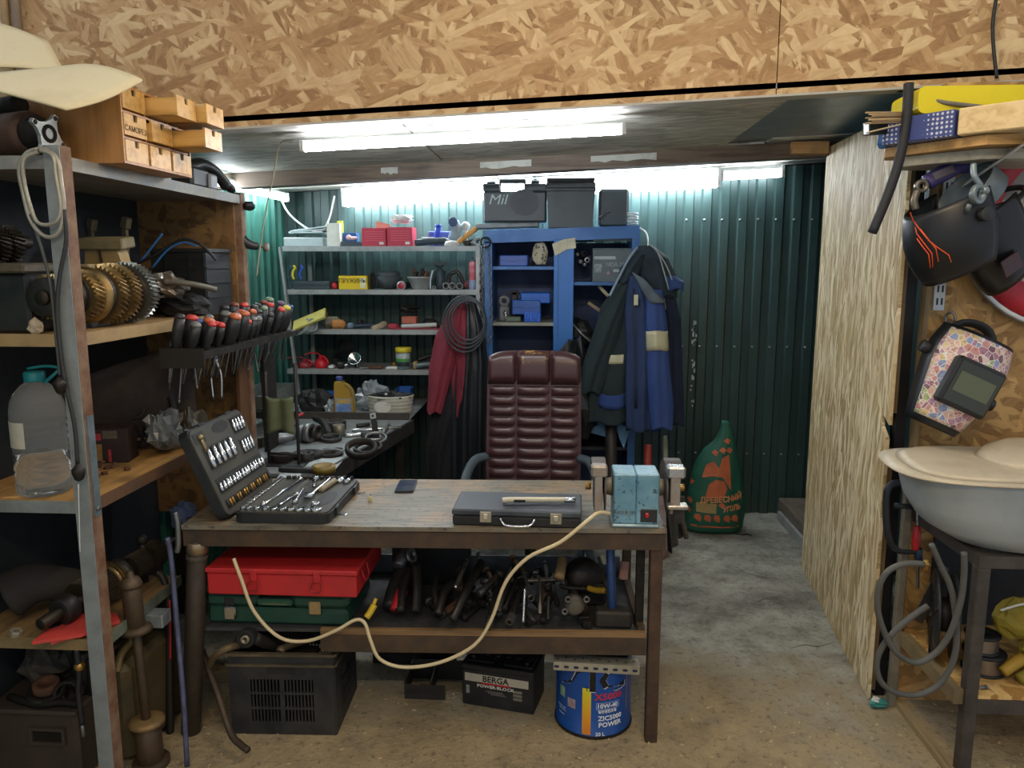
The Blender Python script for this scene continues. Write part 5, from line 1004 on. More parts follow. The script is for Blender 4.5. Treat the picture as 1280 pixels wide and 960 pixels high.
for i in range(3): b = B(); b.box(.205, .24, -.001, 0, .05+.0145*i, .061+.0145*i); b.obj('spec_sticker', mat('#8f8a7e', .6, 0, .4), o)
# cut-open oil can
o = thing('oil_can', 'blue oil can with its top cut open standing on the floor', 'can', (.143, 2.655, .0), (0, 0, 0)); rc, hc = .142, .285
CBL = mat('#1b4f9e', .35, .1, .3, '#123059', 5, .05)
b = B(); b.lathe([(rc-.006, .003), (rc, .006), (rc, .012), (rc-.003, .014), (rc-.003, hc*.5), (rc-.003, hc)], 40, cap=False); b.obj('shell', CBL, o)
b = B(); b.lathe([(rc-.007, hc), (rc-.007, .01), (.001, .01)], 40, cap=False); b.obj('inner_wall', mat('#8e9794', .4, .5, .4, '#3a3a36'), o)
b = B(); b.lathe([(rc+.001, .003), (rc+.003, .008), (rc+.001, .014)], 40, cap=False); b.obj('bottom_seam', IRON, o)
for k in range(7): # torn rim, bent tongues of tin
    a = pi*.02+pi*1.0*k/6+pi*.0; M = Matrix.Rotation(a, 4, 'Z') @ Matrix.Translation((rc-.004, 0, hc-.004)); b = B(M); b.prism([(-.04, 0), (.04, 0), (.03, .02+.015*(k % 2)), (-.01, .03), (-.03, .012)], -.001, .001, Matrix(((0, 0, 1, 0), (1, 0, 0, 0), (0, 1, 0, 0), (0, 0, 0, 1)))); b.obj('torn_tin', mat('#6d6555', .5, .4, .5, '#2f2a22'), o)
def can_text(s_, size, m, ang, z, **k): # ang: degrees to the right of the side that faces the hall
    M = Matrix.Rotation(R(ang), 4, 'Z') @ Matrix(((1, 0, 0, 0), (0, 0, -1, -rc+.0022), (0, 1, 0, z), (0, 0, 0, 1))); return text(s_, size, m, o, M, bend=rc-.0022, bold=.022, **k)
def can_patch(name, m, a0, a1, z0, z1, e=.0006): b = B(); b.lathe([(rc-.003+e, z0), (rc-.003+e, z1)], 10, None, True, R(a0-90), R(a1-90)); return b.obj(name, m, o)
YG = NT('yellow_to_orange'); t = YG; tc = t.n('ShaderNodeTexCoord'); sp = t.n('ShaderNodeSeparateXYZ'); t.l(tc.outputs['Object'], sp.inputs[0]); t.l(t.ramp(sp.outputs[2], [(.03, '#e08a2e'), (.09, '#e6a52a'), (.19, '#d9cf22')]), t.b.inputs['Base Color'])
can_patch('yellow_stripe', YG.m, -19, -6, .016, .195)
WT = mat('#e3e6ea', .5, 0, 0); can_text('ZIC', .125, mat('#c9ced6', .5, 0, 0), -2, .222, sx_=1.3); can_text('ZIC', .116, mat('#0d0f14', .5, 0, 0), -2, .222, sx_=1.36, ext=.0010)
can_text('X5000', .034, mat('#c7303a', .5, 0, 0), 21, .163, sx_=1.15); can_text('10W-40', .022, WT, 19, .128, sx_=1.1); can_text('일반엔진오일', .013, WT, 19, .107); can_text('ZIC5000\nPOWER', .025, WT, 24, .068, sx_=1.05); can_text('20 L', .019, WT, 8, .02)
FRM = mat('#b9c4d6', .5, 0, 0)
for z in (.116, .140): can_patch('frame_line', FRM, 2, 38, z, z+.0015)
for a in (2, 38): can_patch('frame_line', FRM, a-.3, a+.3, .116, .1415)
can_patch('side_seam', mat('#b4aa90', .5, .2, .2), 55, 56.2, .09, .24); can_patch('green_badge', mat('#6a9a6e', .5, 0, .4, '#c9d6c9', 40), -62, -50, .13, .17); can_patch('round_badge', mat('#9a7f86', .5, 0, .4, '#c7d0d6', 40), -44, -30, .105, .14)
for (a, z, s_) in ((-58, .088, 10), (-56, .078, 9), (-58, .06, 7)): can_patch('small_print', mat('#9fb3d0', .5, 0, .4, '#3a5c98', 60), a-s_, a+s_, z, z+.005)
# galvanised perforated angle across the can
GV = mat('#b9b6a6', .4, .6, .35, '#7d6f4e', 12); Mg = TR(.143, 2.512, .262, R(1), 0, R(2.2)); o = thing('perforated_angle', 'galvanised perforated angle bar lying across the oil can front', 'angle bar', M=Mg)
b = B(); b.box(-.15, .153, -.001, .001, -.0, .032); b.box(-.15, .153, .001, .055, .030, .032); b.obj('angle', GV, o)
for i in range(9): x = -.14+.0345*i; b = B(); b.prism(rr(x-.008, x+.010, .010, .019, .0044), -.0002, .0022, XZ); b.obj('slot', mat('#1c2740', .6, 0, .2), o)
for i in range(10): x = -.135+.03*i; b = B(); b.cyl((x, .02+.012*(i % 2), .0318), (x, .02+.012*(i % 2), .0326), .004, n=8); b.obj('hole', BLACK, o)
b = B(); b.box(-.59, -.585, 2.73, 2.93, .002, .075); b.box(-.585, -.43, 2.73, 2.736, .002, .06); b.box(-.585, -.36, 2.88, 2.886, .002, .085); b.box(-.49, -.484, 2.736, 2.88, .002, .07); one('steel_bracket', 'welded dark steel bracket of four plates on the floor', 'bracket', b, mat('#34302d', .65, .3, .4))
b = B(); b.prism([(-.16, 0), (.20, 0), (.20, .13), (-.16, .16)], 0, .01, TR(-.62, 3.0, .0, 0, R(80)))
one('steel_plate', 'dark steel plate standing on edge behind the crate', 'plate', b, IRON)

# ================================================================== BACK OF THE ALCOVE
GALV = mat('#a4aaa9', .45, .35, .35, '#6c6f6c', 9, .1)
# --- low metal bench along the left wall
o = thing('metal_bench', 'dark steel bench with a pale worn top along the green left wall', 'bench', (-1.4, 3.7, 0))
b = B(); b.prism([(-1.87, 3.37), (-1.375, 3.37), (-1.375, 3.10), (-1.03, 3.10), (-.845, 4.28), (-1.87, 4.28)], .785, .80); b.obj('top', mat('#8b9294', .42, .2, .5, '#595c5a', 5, .1), o, w=True)
b = B(); b.bar((-1.022, 3.10, .765), (-.838, 4.28, .765), .016, .075); b.obj('side_rail', mat('#383634', .55, .3, .4), o, w=True)
b = B(); b.box(-1.87, -.86, 4.27, 4.29, .74, .84); b.obj('back_rail', mat('#45413d', .55, .2, .4), o, w=True)
for (x, y) in ((-1.06, 3.16), (-.9, 4.2), (-1.82, 3.42), (-1.82, 4.2)): b = B(); b.box(x-.02, x+.02, y-.02, y+.02, 0, .785); b.obj('leg', IRON, o, w=True)
# --- grey steel shelf rack against the back wall
YS, YE = 4.74, 5.10; SL = (1.803, 1.535, 1.284, 1.028, .79)
o = thing('back_rack', 'grey steel rack of five shelves against the green back wall', 'rack', (-1.12, 4.92, 0))
for i, z in enumerate(SL):
    b = B(); b.box(-1.735, -.50 if i < 4 else -.87, (YS if i < 4 else 4.33), YE, z-.004, z); b.obj('shelf', GALV, o, w=True)
    b = B(); b.box(-1.735 if i else -1.73, -.50 if i < 4 else -.87, (YS if i < 4 else 4.33)-.003, (YS if i < 4 else 4.33), z-.03, z+.001); b.obj('front_lip', GALV, o, w=True)
b = B(); b.bar((-1.742, YS-.015, 1.80), (-1.655, YS-.015, .80), .028, .014); b.bar((-1.655, YS-.015, .80), (-1.64, YS-.015, 0), .028, .014); b.obj('post', GALV, o, w=True)
b = B(); b.box(-.512, -.488, YS-.018, YS-.006, 0, 1.82); b.obj('post', GALV, o, w=True)
for x in (-1.69, -.51): b = B(); b.box(x, x+.025, YE-.012, YE, 0, 1.82); b.obj('post', GALV, o, w=True)
# items: (pixel left, pixel right, pixel top, shelf, depth) -> real sizes on the shelf they stand on
def span(x0, x1, yt, z, d):
    a = ay(x0, yt, d); c = ay(x1, yt, d); return a.x, c.x, max(.01, a.z-z)
def carton(name, label, cat, x0, x1, yt, lv, d, m, dep=.12, cham=.002, extra=None, rz=0.):
    z = SL[lv] if isinstance(lv, int) else lv; a, c, h = span(x0, x1, yt, z, d); o = thing(name, label, cat, ((a+c)/2, d, z+.0005), (0, 0, rz)); w_ = c-a
    b = B(); b.box(-w_/2, w_/2, 0, dep, 0, h, cham); b.obj('body', m, o)
    if extra: extra(o, w_, h)
    return o
def lidded(m): return lambda o, w_, h: B().box(-w_/2-.004, w_/2+.004, -.004, .16, h-.012, h, .002).obj('lid', m, o)
def stripe(m, f0, f1, g0=.1, g1=.9): return lambda o, w_, h: B().box(-w_/2+w_*g0, -w_/2+w_*g1, -.0012, 0, h*f0, h*f1).obj('print_patch', m, o)
PALE = mat('#a9b6b8', .45, .3, .3, '#737b7c', 7)
carton('metal_tin', 'pale grey metal tin at the left end of the top rack shelf', 'tin', 354, 404, 297, 0, 4.78, PALE, .22, .004)
def slabs():
    a, c, h = span(361, 404, 291, SL[0], 4.8)
    for k, (dx, z, tl) in enumerate(((0, .088, .0), (.012, .100, .05), (.03, .112, .12))):
        b = B(); b.box(-.11, .11, 0, .2, 0, .010, .002, TR((a+c)/2+dx, 4.79, SL[0]+z-.005, 0, 0, -tl)); one('tin_lid', ('flat grey lid lying directly on the pale metal tin', 'thin grey lid tilted on the tin lid pile', 'topmost warped grey lid on the metal tin')[k], 'lid', b, PALE)
slabs()
o = carton('paper_packet', 'tall white spotted carton on the top rack shelf', 'carton', 408, 424, 279, 0, 4.79, mat('#c9cbc0', .6, 0, .35, '#9a9d8c', 16), .05)
carton('yellow_packet', 'upright yellow packet behind the tall white carton', 'packet', 421, 428, 276, 0, 4.88, mat('#c9cc3e', .5, 0, .2), .02)
carton('blue_box', 'small blue box with loose bits behind the dark tray', 'box', 428, 445, 291, 0, 4.86, mat('#2a5f9e', .5, 0, .25), .08)
carton('dark_tray', 'low dark plastic tray on the top rack shelf', 'tray', 426, 456, 302, 0, 4.78, mat('#39464e', .5, 0, .3), .12)
o = thing('rag_roll', 'small pink and white rag lying in the dark tray', 'rag', ay(442, 300, 4.8)); b = B(); b.ball((0, 0, .01), .03, .02, .012); b.ball((-.03, 0, .015), .018); b.obj('roll', mat('#d7a9ae', .7, 0, .3, '#d9d9d9', 30), o)
PINK = mat('#b8374c', .5, 0, .2, '#8f2d3f', 9)
for (x0, x1, yt, lb) in ((452, 482, 285, 'red carton with a folded-up flap beside the dark tray'), (484, 515, 284, 'red carton stuffed with white paper beside the power tool')):
    def ex(o, w_, h):
        for k in range(5): B().box(-w_*.38, w_*.4, -.0012, 0, h*(.3+.12*k), h*(.3+.12*k)+.0025).obj('print_line', mat('#d8707c', .6, 0, .1), o)
        B().box(w_*.22, w_*.4, -.0014, 0, h*.1, h*.24).obj('white_sticker', mat('#d9d3d3', .6, 0, .2), o)
        if x0 < 470: B().prism([(-.02, 0), (.06, 0), (.08, .02), (-.01, .045)], .02, .024, Matrix(((1, 0, 0, .02), (0, 0, -1, .07), (0, 1, 0, h), (0, 0, 0, 1)))).obj('flap', mat('#d98a78', .6, 0, .2), o)
    o = carton('red_carton', lb, 'carton', x0, x1, yt, 0, 4.77, PINK, .14, .002, ex)
p = ay(503, 279, 4.85); one('paper_wad', 'crumpled white paper wad sticking out of the red carton', 'paper', crumple((p.x, 4.85, SL[0]+.17), .07, .04, .03, .5, 16, 77), mat('#c9cdcc', .7, 0, .2))
o = thing('power_drill', 'dark teal power tool lying beside the red cartons', 'tool', ay(540, 308, 4.8)); b = B(); b.tube([ay(519, 304, 4.8), ay(535, 302, 4.8), ay(558, 301, 4.8)], .022, 10); b.obj('body', mat('#2c3f48', .5, 0, .3), o, w=True); b = B(); b.cyl(ay(556, 301, 4.8), ay(564, 303, 4.8), .018); b.obj('chuck', STEEL, o, w=True); b = B(); b.box(-.04, .04, -.01, .03, 0, .012, .003, Matrix.Translation(ay(535, 299, 4.8))); b.obj('top_pad', WHITE, o, w=True)
carton('blue_case', 'violet blue tool box behind the dark power tool', 'box', 535, 572, 289, 0, 4.9, mat('#4a5a9a', .5, 0, .25), .1, .006)
b = B(); b.cyl(ay(545, 297, 4.85), ay(548, 284, 4.85), .018); b.cyl(ay(548, 284, 4.85), ay(548, 281, 4.85), .022); b.cyl(Vector((ay(545, 297, 4.85).x, 4.85, SL[0])), ay(545, 297, 4.85), .02); one('blue_nozzle', 'bright blue capped nozzle standing before the violet box', 'nozzle', b, mat('#2b49c0', .4, 0, .1))
b = B(); b.tube([ay(566, 300, 4.86), ay(570, 288, 4.85), ay(567, 278, 4.83)], .035, 12); b.mk(1).cyl(ay(567, 279, 4.83), ay(566, 277, 4.80), .03); one('pipe_elbow', 'blue-grey plastic pipe elbow with a dark open mouth', 'pipe', b, [mat('#7f93a0', .5, 0, .2), mat('#2f4a6a', .5, 0, .1)])
one('white_ball_cap', 'rounded pale plastic knob next to the pipe elbow', 'knob', B().ball(ay(582, 283, 4.86), .03).cyl(ay(582, 283, 4.86)-Vector((0, 0, .12)), ay(582, 283, 4.86), .015), mat('#a9b5b8', .5, 0, .2))
b = B(); b.bar(ay(573, 303, 4.79), ay(601, 281, 4.79), .05, .03, .006); one('wood_block', 'orange wooden block leaning at the blue cabinet corner', 'block', b, wood('leaning_block', '#d39a4e', '#b07c3a', '#7d5a2c', 2))
b = B(); b.lathe([(.045, 0), (.05, .01), (.04, .03), (.02, .035)], 14, Matrix.Translation((ay(565, 306, 4.78).x, 4.78, SL[0]+.0005))); one('white_lid', 'round flat white lid lying on the top rack shelf', 'lid', b, WHITE)  # a loose white lid
for k, (x, y, lb) in enumerate(((585, 303, 'small dark valve at the right end of the top shelf'), (594, 300, 'shiny crumpled fitting beside the cabinet corner'))):
    p = ay(x, y, 4.78); b = B(); b.cyl((p.x, p.y, SL[0]), (p.x, p.y, p.z), .022); b.tube([(p.x-.03, p.y, SL[0]+.02), (p.x, p.y, p.z), (p.x+.035, p.y, p.z+.01)], .012); one('fitting', lb, 'fitting', b, (STEELD, STEEL)[k])
# second shelf
carton('flat_case', 'flat dark plastic case on the second rack shelf', 'case', 366, 412, 352, 1, 4.78, mat('#3c4850', .5, 0, .3), .22, .006, lambda o, w_, h: B().box(-w_/2-.003, w_/2+.003, -.003, .223, h*.5, h*.56).obj('seam', BLACK, o))
one('red_knob', 'small red knob beside the flat dark case', 'knob', B().ball((ay(418, 356, 4.8).x, 4.8, SL[1]+.022), .02, .02, .022), REDP)  # a loose red knob
def yb(o, w_, h):
    B().box(w_*.25, w_*.45, -.0012, 0, h*.1, h*.85).obj('worn_patch', mat('#d9d6b4', .6, 0, .3), o); text('ПРУЖИНЫ', .041, mat('#3c3a1c', .7, 0, 0), o, XZm(-.0, -.0016, h*.62), sx_=.82)
    B().box(-w_/2, w_/2, .0, .12, h, h+.003).obj('lid', mat('#8a7a24', .5, 0, .3), o)
carton('yellow_box', 'yellow box with handwritten black lettering on the second rack shelf', 'box', 423, 459, 345, 1, 4.77, mat('#dcbf24', .5, 0, .12, '#a8901f'), .12, .002, yb)
b = B(); [b.torus((ay(465, 352, 4.8).x, 4.8+.012*k, SL[1]+.055), (1, .3*k, 0), .045, .007) for k in range(3)]; one('cable_bundle', 'bundle of black cable rings beside the yellow box', 'cable', b, RUBBER)
p = ay(486, 358, 4.86); b = B(); b.lathe([(.03, 0), (.06, .01), (.09, .075), (.075, .08), (.072, .085), (.078, .10), (.06, .11), (.05, .115)], 20, Matrix.Translation((p.x, 4.86, SL[1]+.0005))); one('hose_reel', 'stacked dark rubber cups on the second rack shelf', 'cup', b, mat('#3a4448', .6, 0, .3))
p = ay(502, 357, 4.78); o = thing('lamp_torch', 'red-faced round torch lying on the second rack shelf', 'torch', p); b = B(); b.cyl((0, -.01, .0), (.02, .10, .0), .022); b.obj('barrel', STEELD, o); b = B(); b.lathe([(.024, -.012), (.03, -.01), (.028, .01)], 16, Matrix.Translation((-.0, -.012, 0)) @ frame((0, -1, 0))); b.obj('rim', mat('#c9cdcf', .3, .6, .2), o); b = B(); b.cyl((0, -.016, 0), (0, -.025, 0), .021, n=16); b.obj('lens', mat('#a02838', .3, 0, .1), o)
p = ay(526, 358, 4.84); o = thing('parts_pot', 'grey pot heaped with rusty parts on the second rack shelf', 'pot', (p.x, 4.84, SL[1]+.0005)); b = B(); b.lathe([(.055, 0), (.06, .01), (.08, .07), (.085, .072), (.085, .08), (.07, .078), (.05, .03)], 18, cap=False); b.obj('pot', GALV, o)
for k in range(7): b = B(); a = k*.9; b.cyl((.04*cos(a), .04*sin(a), .06), (.05*cos(a+.5), .03*sin(a), .11+.02*(k % 2)), .014, .01); b.obj('heaped_part', (RUST, STEELD, GREASE)[k % 3], o)
p = ay(550, 358, 4.9); b = B(); b.lathe([(.035, 0), (.037, .01), (.037, .11), (.014, .13), (.014, .14), (.03, .145), (.03, .155)], 14, Matrix.Translation((p.x, 4.9, SL[1]+.0005))); b.bar((p.x-.05, 4.9, SL[1]+.16), (p.x+.045, 4.9, SL[1]+.165), .016); one('spray_gun', 'dark spray gun cup with a cross nozzle at the shelf back', 'tool', b, mat('#33434a', .5, .2, .3))
b = B(); b.bar(ay(538, 350, 4.8), ay(541, 338, 4.8), .008); b.bar(Vector((ay(538, 350, 4.8).x, 4.8, SL[1])), ay(538, 350, 4.8), .008); one('bright_key', 'small bright steel key standing by the spray gun', 'key', b, CHROME)
for k, (x, lb) in enumerate(((542, 'small dark ring at the edge of the second shelf'), (557, 'steel ring nearest the spray gun at the shelf edge'), (565, 'middle steel ring at the second shelf edge'), (574, 'hanging steel ring at the second shelf edge'))):
    b = B(); p = ay(x, 358, 4.745); b.torus((p.x, 4.76, SL[1]+(.012, .024, .024, .022)[k]), (.1, 1, 0), (.01, .018, .019, .019)[k], .005, 16, 6); one('steel_ring', lb, 'ring', b, STEEL)
p = ay(570, 352, 4.86); b = B(); b.tube([(p.x-.05, 4.86, SL[1]+.02), (p.x-.04, 4.86, SL[1]+.09), (p.x+.01, 4.86, SL[1]+.11), (p.x+.04, 4.86, SL[1]+.06), (p.x+.06, 4.86, SL[1]+.015)], .012); b.box(p.x-.05, p.x+.06, 4.85, 4.9, SL[1], SL[1]+.03, .005); one('mechanism', 'dark arched mechanism behind the steel rings', 'part', b, STEELD)
p = ay(591.5, 358, 4.8); o = thing('spray_can', 'red and white spray can next to the rack post', 'can', (p.x, 4.8, SL[1]+.0005)); b = B(); b.lathe([(.024, 0), (.026, .003), (.026, .06)], 14, cap=False); b.obj('blue_band', mat('#8fa3c4', .4, 0, .2), o); b = B(); b.lathe([(.0262, .06), (.0262, .165), (.022, .175)], 14, cap=False); b.obj('red_band', mat('#b84a5a', .4, 0, .3, '#d9d6d6', 30), o); b = B(); b.lathe([(.022, .175), (.012, .185), (.012, .2), (.002, .202)], 14); b.obj('valve', STEEL, o)
one('red_reel', 'dark red reel behind the spray can', 'reel', B().cyl((p.x-.035, 4.84, SL[1]+.03), (p.x-.03, 4.9, SL[1]+.03), .028), mat('#6e3038', .5, 0, .3))
for (x, c_, lb) in ((367, '#d7c733', 'small yellow hook hanging inside the left rack post'), (376, '#2b55b5', 'small blue hook hanging beside the yellow one'), (361.5, '#20434f', 'long dark screwdriver hanging on the left rack post')):
    b = B(); p = ay(x, 338, 4.75); b.tube([p+Vector((0, 0, .03)), p+Vector((.012, 0, .015)), p, p+Vector((-.008, 0, -.03)), p+Vector((0, 0, -.055))], .007, 8); 
    if x < 362: b.tube([p+Vector((0, 0, -.05)), p+Vector((0, 0, -.2))], .003, 6)
    one('hanging_hook', lb, 'hook', b, mat(c_, .45, 0, .1))
# third shelf
b = B(); b.bar(ay(367, 408, 4.74), ay(407, 391, 4.74), .10, .016, .002, (0, -.6, 1)); one('yellow_folder', 'pale yellow pad sticking out over the third rack shelf', 'pad', b, mat('#c9c069', .6, 0, .2))
b = B(); b.bar(ay(365, 412, 4.78), ay(409, 394, 4.80), .09, .012, .002, (0, -.3, 1)); one('brown_board', 'brown board under the pale yellow pad', 'board', b, mat('#7d5a4a', .6, 0, .3))
b = B(); q0, q1, q2, q3 = ay(384, 398, 4.72), ay(398, 398, 4.73), ay(398, 414, 4.72), ay(370, 421, 4.71); b.sheet(lambda u, v: bil(q0, q1, q2, q3, u, v)+Vector((0, .02*sin(9*u+4*v), .01*sin(7*v))), 8, 8, .002); one('clear_bag', 'thin clear plastic bag hanging over the third shelf lip', 'bag', b, mat('#a6b0b2', .15, 0, .35, '#69767a', 20, .2, .3))
z3 = SL[2]+.0005
def lump(name, label, cat, x0, x1, yt, lv, d, m, n=8, f=1.):
    a, c, h = span(x0, x1, yt, SL[lv], d); b = B(); b.box(a, c, d, d+.06*f, SL[lv]+.0005, SL[lv]+h, min(h, c-a)*.3); return one(name, label, cat, b, m)
lump('sponge', 'orange wooden sponge block on the third rack shelf', 'block', 412, 430, 400, 2, 4.76, mat('#b87f45', .7, 0, .25, '#7d5630')); lump('grey_roll', 'pale roll behind the orange block', 'roll', 402, 424, 396, 2, 4.85, mat('#9c9a86', .7, 0, .3))
stick('bar_clamp', 'dark blue bar clamp lying along the third shelf', 'clamp', ((438, 409, 4.8), (455, 407, 4.8), (474, 407, 4.82)), .012, mat('#2c3c4c', .5, .2, .3)); stick('wood_stick', 'pale wooden stick lying across the third shelf edge', 'stick', ((466, 411, 4.75), (474, 408, 4.80), (482, 404, 4.88)), .012, mat('#b3a388', .7, 0, .2), None, 1.6)
lump('small_grey_box', 'small blue-grey box left of the bar clamp', 'box', 433, 441, 404, 2, 4.77, mat('#6d8294', .5, 0, .3)); lump('clamp_block', 'dark square clamp head on the third shelf', 'clamp', 446, 452, 400, 2, 4.84, STEELD)
lump('red_block', 'red plastic block beside the pale stick', 'block', 484, 497, 405, 2, 4.77, mat('#a83240', .5, 0, .2)); lump('long_red_bar', 'low red bar under the white pipe', 'bar', 488, 550, 410, 2, 4.75, mat('#8e2f3c', .5, 0, .3))
stick('white_pipe', 'white plastic pipe lying along the third shelf', 'pipe', ((502, 408, 4.79), (525, 407, 4.79), (546, 406, 4.79)), .014, mat('#bcc3c0', .4, 0, .2)); p = ay(548, 406, 4.79); one('pipe_ring', 'dark ring at the end of the white pipe', 'ring', B().torus(p, (1, .3, 0), .018, .006), STEELD)
carton('brick_box', 'small brick-red box heaped with dark parts on the third shelf', 'box', 502, 520, 396, z3+.035, 4.80, mat('#b5634e', .6, 0, .3, '#7d4236'), .09)
one('dark_heap', 'dark tangle of parts on the brick-red box', 'parts', crumple((ay(512, 391, 4.85).x, 4.85, SL[2]+.125), .06, .04, .03, .6, 14, 91), GREASE); lump('grey_tool', 'grey tool body at the right end of the third shelf', 'tool', 528, 545, 398, 2, 4.87, STEELD)
# fourth shelf
def oiler(x0, x1, yt, label, c_, spout):
    a, c, h = span(x0, x1, yt, SL[3], 4.8); r = (c-a)/2; o = thing('oil_can', label, 'oil can', ((a+c)/2, 4.82, SL[3]+.0005)); m = mat(c_, .3, 0, .2, '#6e1520')
    b = B(); b.lathe([(r*.95, 0), (r, .006), (r, h*.55), (r*.5, h*.8), (r*.28, h*.84), (r*.28, h)], 18); b.obj('body', m, o)
    b = B(); b.tube([(r*.6, -.01, h*.3), (r*1.25, -.01, h*.5), (r*.7, -.01, h*.95), (0, 0, h)], .008); b.obj('lever', m, o)
    b = B(); b.tube([(0, 0, h), (-r*.4, 0, h*1.25), (-r*1.6, 0, h*1.3), (-r*2.6, -.01, h*1.15)], .0045, 6); b.obj('spout', m, o)
oiler(392, 407, 446, 'bright red pump oil can with a curved spout on the fourth shelf', '#c4202e', 1); oiler(371, 388, 450, 'duller red pump oil can in the shelf corner', '#8f2d35', 1)
p = ay(420, 452, 4.9); one('black_funnel', 'black cone funnel lying at the fourth shelf back', 'funnel', B().lathe([(.015, 0), (.02, .05), (.06, .13), (.062, .135)], 14, TR(p.x, 4.9, SL[3]+.06, 0, R(30), R(50)), cap=False).box(p.x-.03, p.x+.03, 4.88, 4.93, SL[3], SL[3]+.06, .01), PLBLK)
p = ay(444, 453, 4.82); o = thing('worklight', 'small silver bulb reflector on the fourth shelf', 'lamp', (p.x, 4.82, SL[3])); b = B(); b.lathe([(.01, -.03), (.03, -.01), (.045, .02), (.04, .02), (.012, -.01)], 18, TR(0, 0, .055, 0, R(60))); b.obj('reflector', CHROME, o); b = B(); b.cyl((0, .01, .001), (0, .01, .04), .008); b.obj('stem', STEELD, o)
p = ay(504.5, 460, 4.8); o = thing('plastic_jar', 'plastic jar with a yellow screw lid on the fourth shelf', 'jar', (p.x, 4.8, SL[3]+.0005)); b = B(); b.lathe([(.044, 0), (.048, .004), (.048, .105), (.045, .112)], 20); b.obj('body', mat('#77858a', .35, 0, .3, '#3a464c', 12), o); b = B(); b.lathe([(.0485, .05), (.0485, .078)], 12, None, True, R(200), R(330)); b.obj('green_label', mat('#4a9a4a', .5, 0, .3, '#24343c', 20), o); b = B(); b.lathe([(.0488, .02), (.0488, .048)], 12, None, True, R(200), R(330)); b.obj('dark_label', mat('#26323a', .5, 0, .3), o); b = B(); b.lathe([(.05, .108), (.052, .111), (.052, .136), (.048, .14)], 24); b.obj('lid', mat('#c9b827', .45, 0, .15), o); b = B(); b.lathe([(.0488, .07), (.0488, .10)], 12, None, True, R(200), R(330)); b.obj('white_label', mat('#b7bfbf', .5, 0, .4, '#5c686c', 40), o)
lump('brass_tee', 'small brass tee left of the plastic jar', 'fitting', 489, 495, 453, 3, 4.78, BRASS); lump('white_card', 'folded white card on the fourth shelf edge', 'card', 482, 496, 459, 3, 4.745, WHITE)
stick('torch', 'grey torch with a yellowish head beside the jar', 'torch', ((519, 457, 4.78), (528, 456, 4.79), (538, 455, 4.8)), .017, mat('#6d7a7c', .4, .3, .3)); lump('torch_head', 'boxy yellowish torch head next to the grey torch', 'lamp', 516, 521, 452, 3, 4.77, mat('#b39b62', .5, 0, .3)); stick('dark_hacksaw', 'dark slanted tool stacked over the grey torch', 'tool', ((523, 450, 4.82), (534, 446, 4.82), (543, 443, 4.84)), .014, STEELD)  # the boxy yellowish piece is a torch head
for k, (x, w_, c_, lb) in enumerate(((425, 8, STEELD, 'small dark coupling on the fourth shelf beside the funnel'), (432, 5, CHROME, 'tiny bright coupling beside the silver reflector'), (455, 8, STEEL, 'flat steel strip right of the silver reflector'), (468, 12, RUST, 'rusty flat strip on the fourth shelf'), (413, 5, WHITE, 'tiny white cap next to the red oil can'))): lump('odd_piece', lb, 'part', x-w_/2*1.4, x+w_/2*1.4, (453, 455, 459, 458, 457)[k], 3, 4.76, c_)
# lowest shelf: oil bottle, tub, bins
zb = SL[4]+.0005; p = az(436, 517, zb); o = thing('oil_bottle', 'gold motor oil bottle with a blue cap behind the metal bench', 'bottle', (p.x, 4.40, zb)); GO = mat('#a8893a', .35, .1, .2, '#7a6228')
b = B(); b.prism([(-.05, 0), (.058, 0), (.06, .02), (.06, .13), (.052, .16), (.03, .19), (.0, .205), (-.002, .215), (-.045, .215), (-.05, .19)], -.03, .03, XZ); b.obj('body', GO, o); b = B(); b.cyl((-.024, 0, .212), (-.024, 0, .222), .018); b.obj('neck', mat('#c9c39a', .5, 0, .1), o); b = B(); b.lathe([(.021, .218), (.021, .24), (.018, .243)], 14, Matrix.Translation((-.024, 0, 0))); b.obj('cap', mat('#3a4a8a', .4, 0, .1), o)
b = B(); b.box(-.042, .05, -.0315, -.03, .035, .115); b.obj('label', mat('#4f78b5', .5, 0, .45, '#b9c7dc', 24), o); b = B(); b.box(-.035, .045, -.0325, -.03, .085, .112); b.obj('label_band', mat('#b8a060', .5, 0, .3), o)
b = B(); b.tube([(.015, -.031, .2), (.05, -.031, .165), (.052, -.031, .13)], .004, 6); b.obj('handle_edge', mat('#7d6428', .4, 0, .2), o)
p = az(491, 517, zb); o = thing('plastic_tub', 'dirty white oval tub lined with a black bag behind the bench', 'tub', (p.x, 4.46, zb)); TUB = mat('#b9b9ac', .5, 0, .3, '#6f6754', 7)
def oval(b, prof, sx, sy, n=28, M=None): b.lathe(prof, n, (M or Matrix()) @ Matrix.Diagonal((sx, sy, 1, 1)), cap=False)
b = B(); oval(b, [(.001, .002), (.88, .003), (.93, .015), (1., .11), (1.03, .118), (1.03, .126), (.96, .126), (.9, .02), (.001, .012)], .137, .095); b.obj('shell', TUB, o)
for k in range(4): b = B(); oval(b, [(.955+.012*k, .03+.022*k), (.975+.012*k, .037+.022*k), (.96+.012*k, .043+.022*k)], .137, .095); b.obj('moulded_rib', TUB, o)
b = crumple((0, 0, .118), .125, .085, .022, .5, 26, 19); b.obj('bin_liner', mat('#24272a', .2, 0, .3, '#4d5154'), o)
b = B(); b.prism([(.05*cos(a), .036*sin(a)) for a in [2*pi*i/16 for i in range(16)]], 0, .0015, Matrix(((1, 0, 0, -.03), (0, 0, -1, -.092), (0, 1, 0, .065), (0, 0, 0, 1)))); b.obj('round_label', mat('#cfcfc6', .5, 0, .15), o)
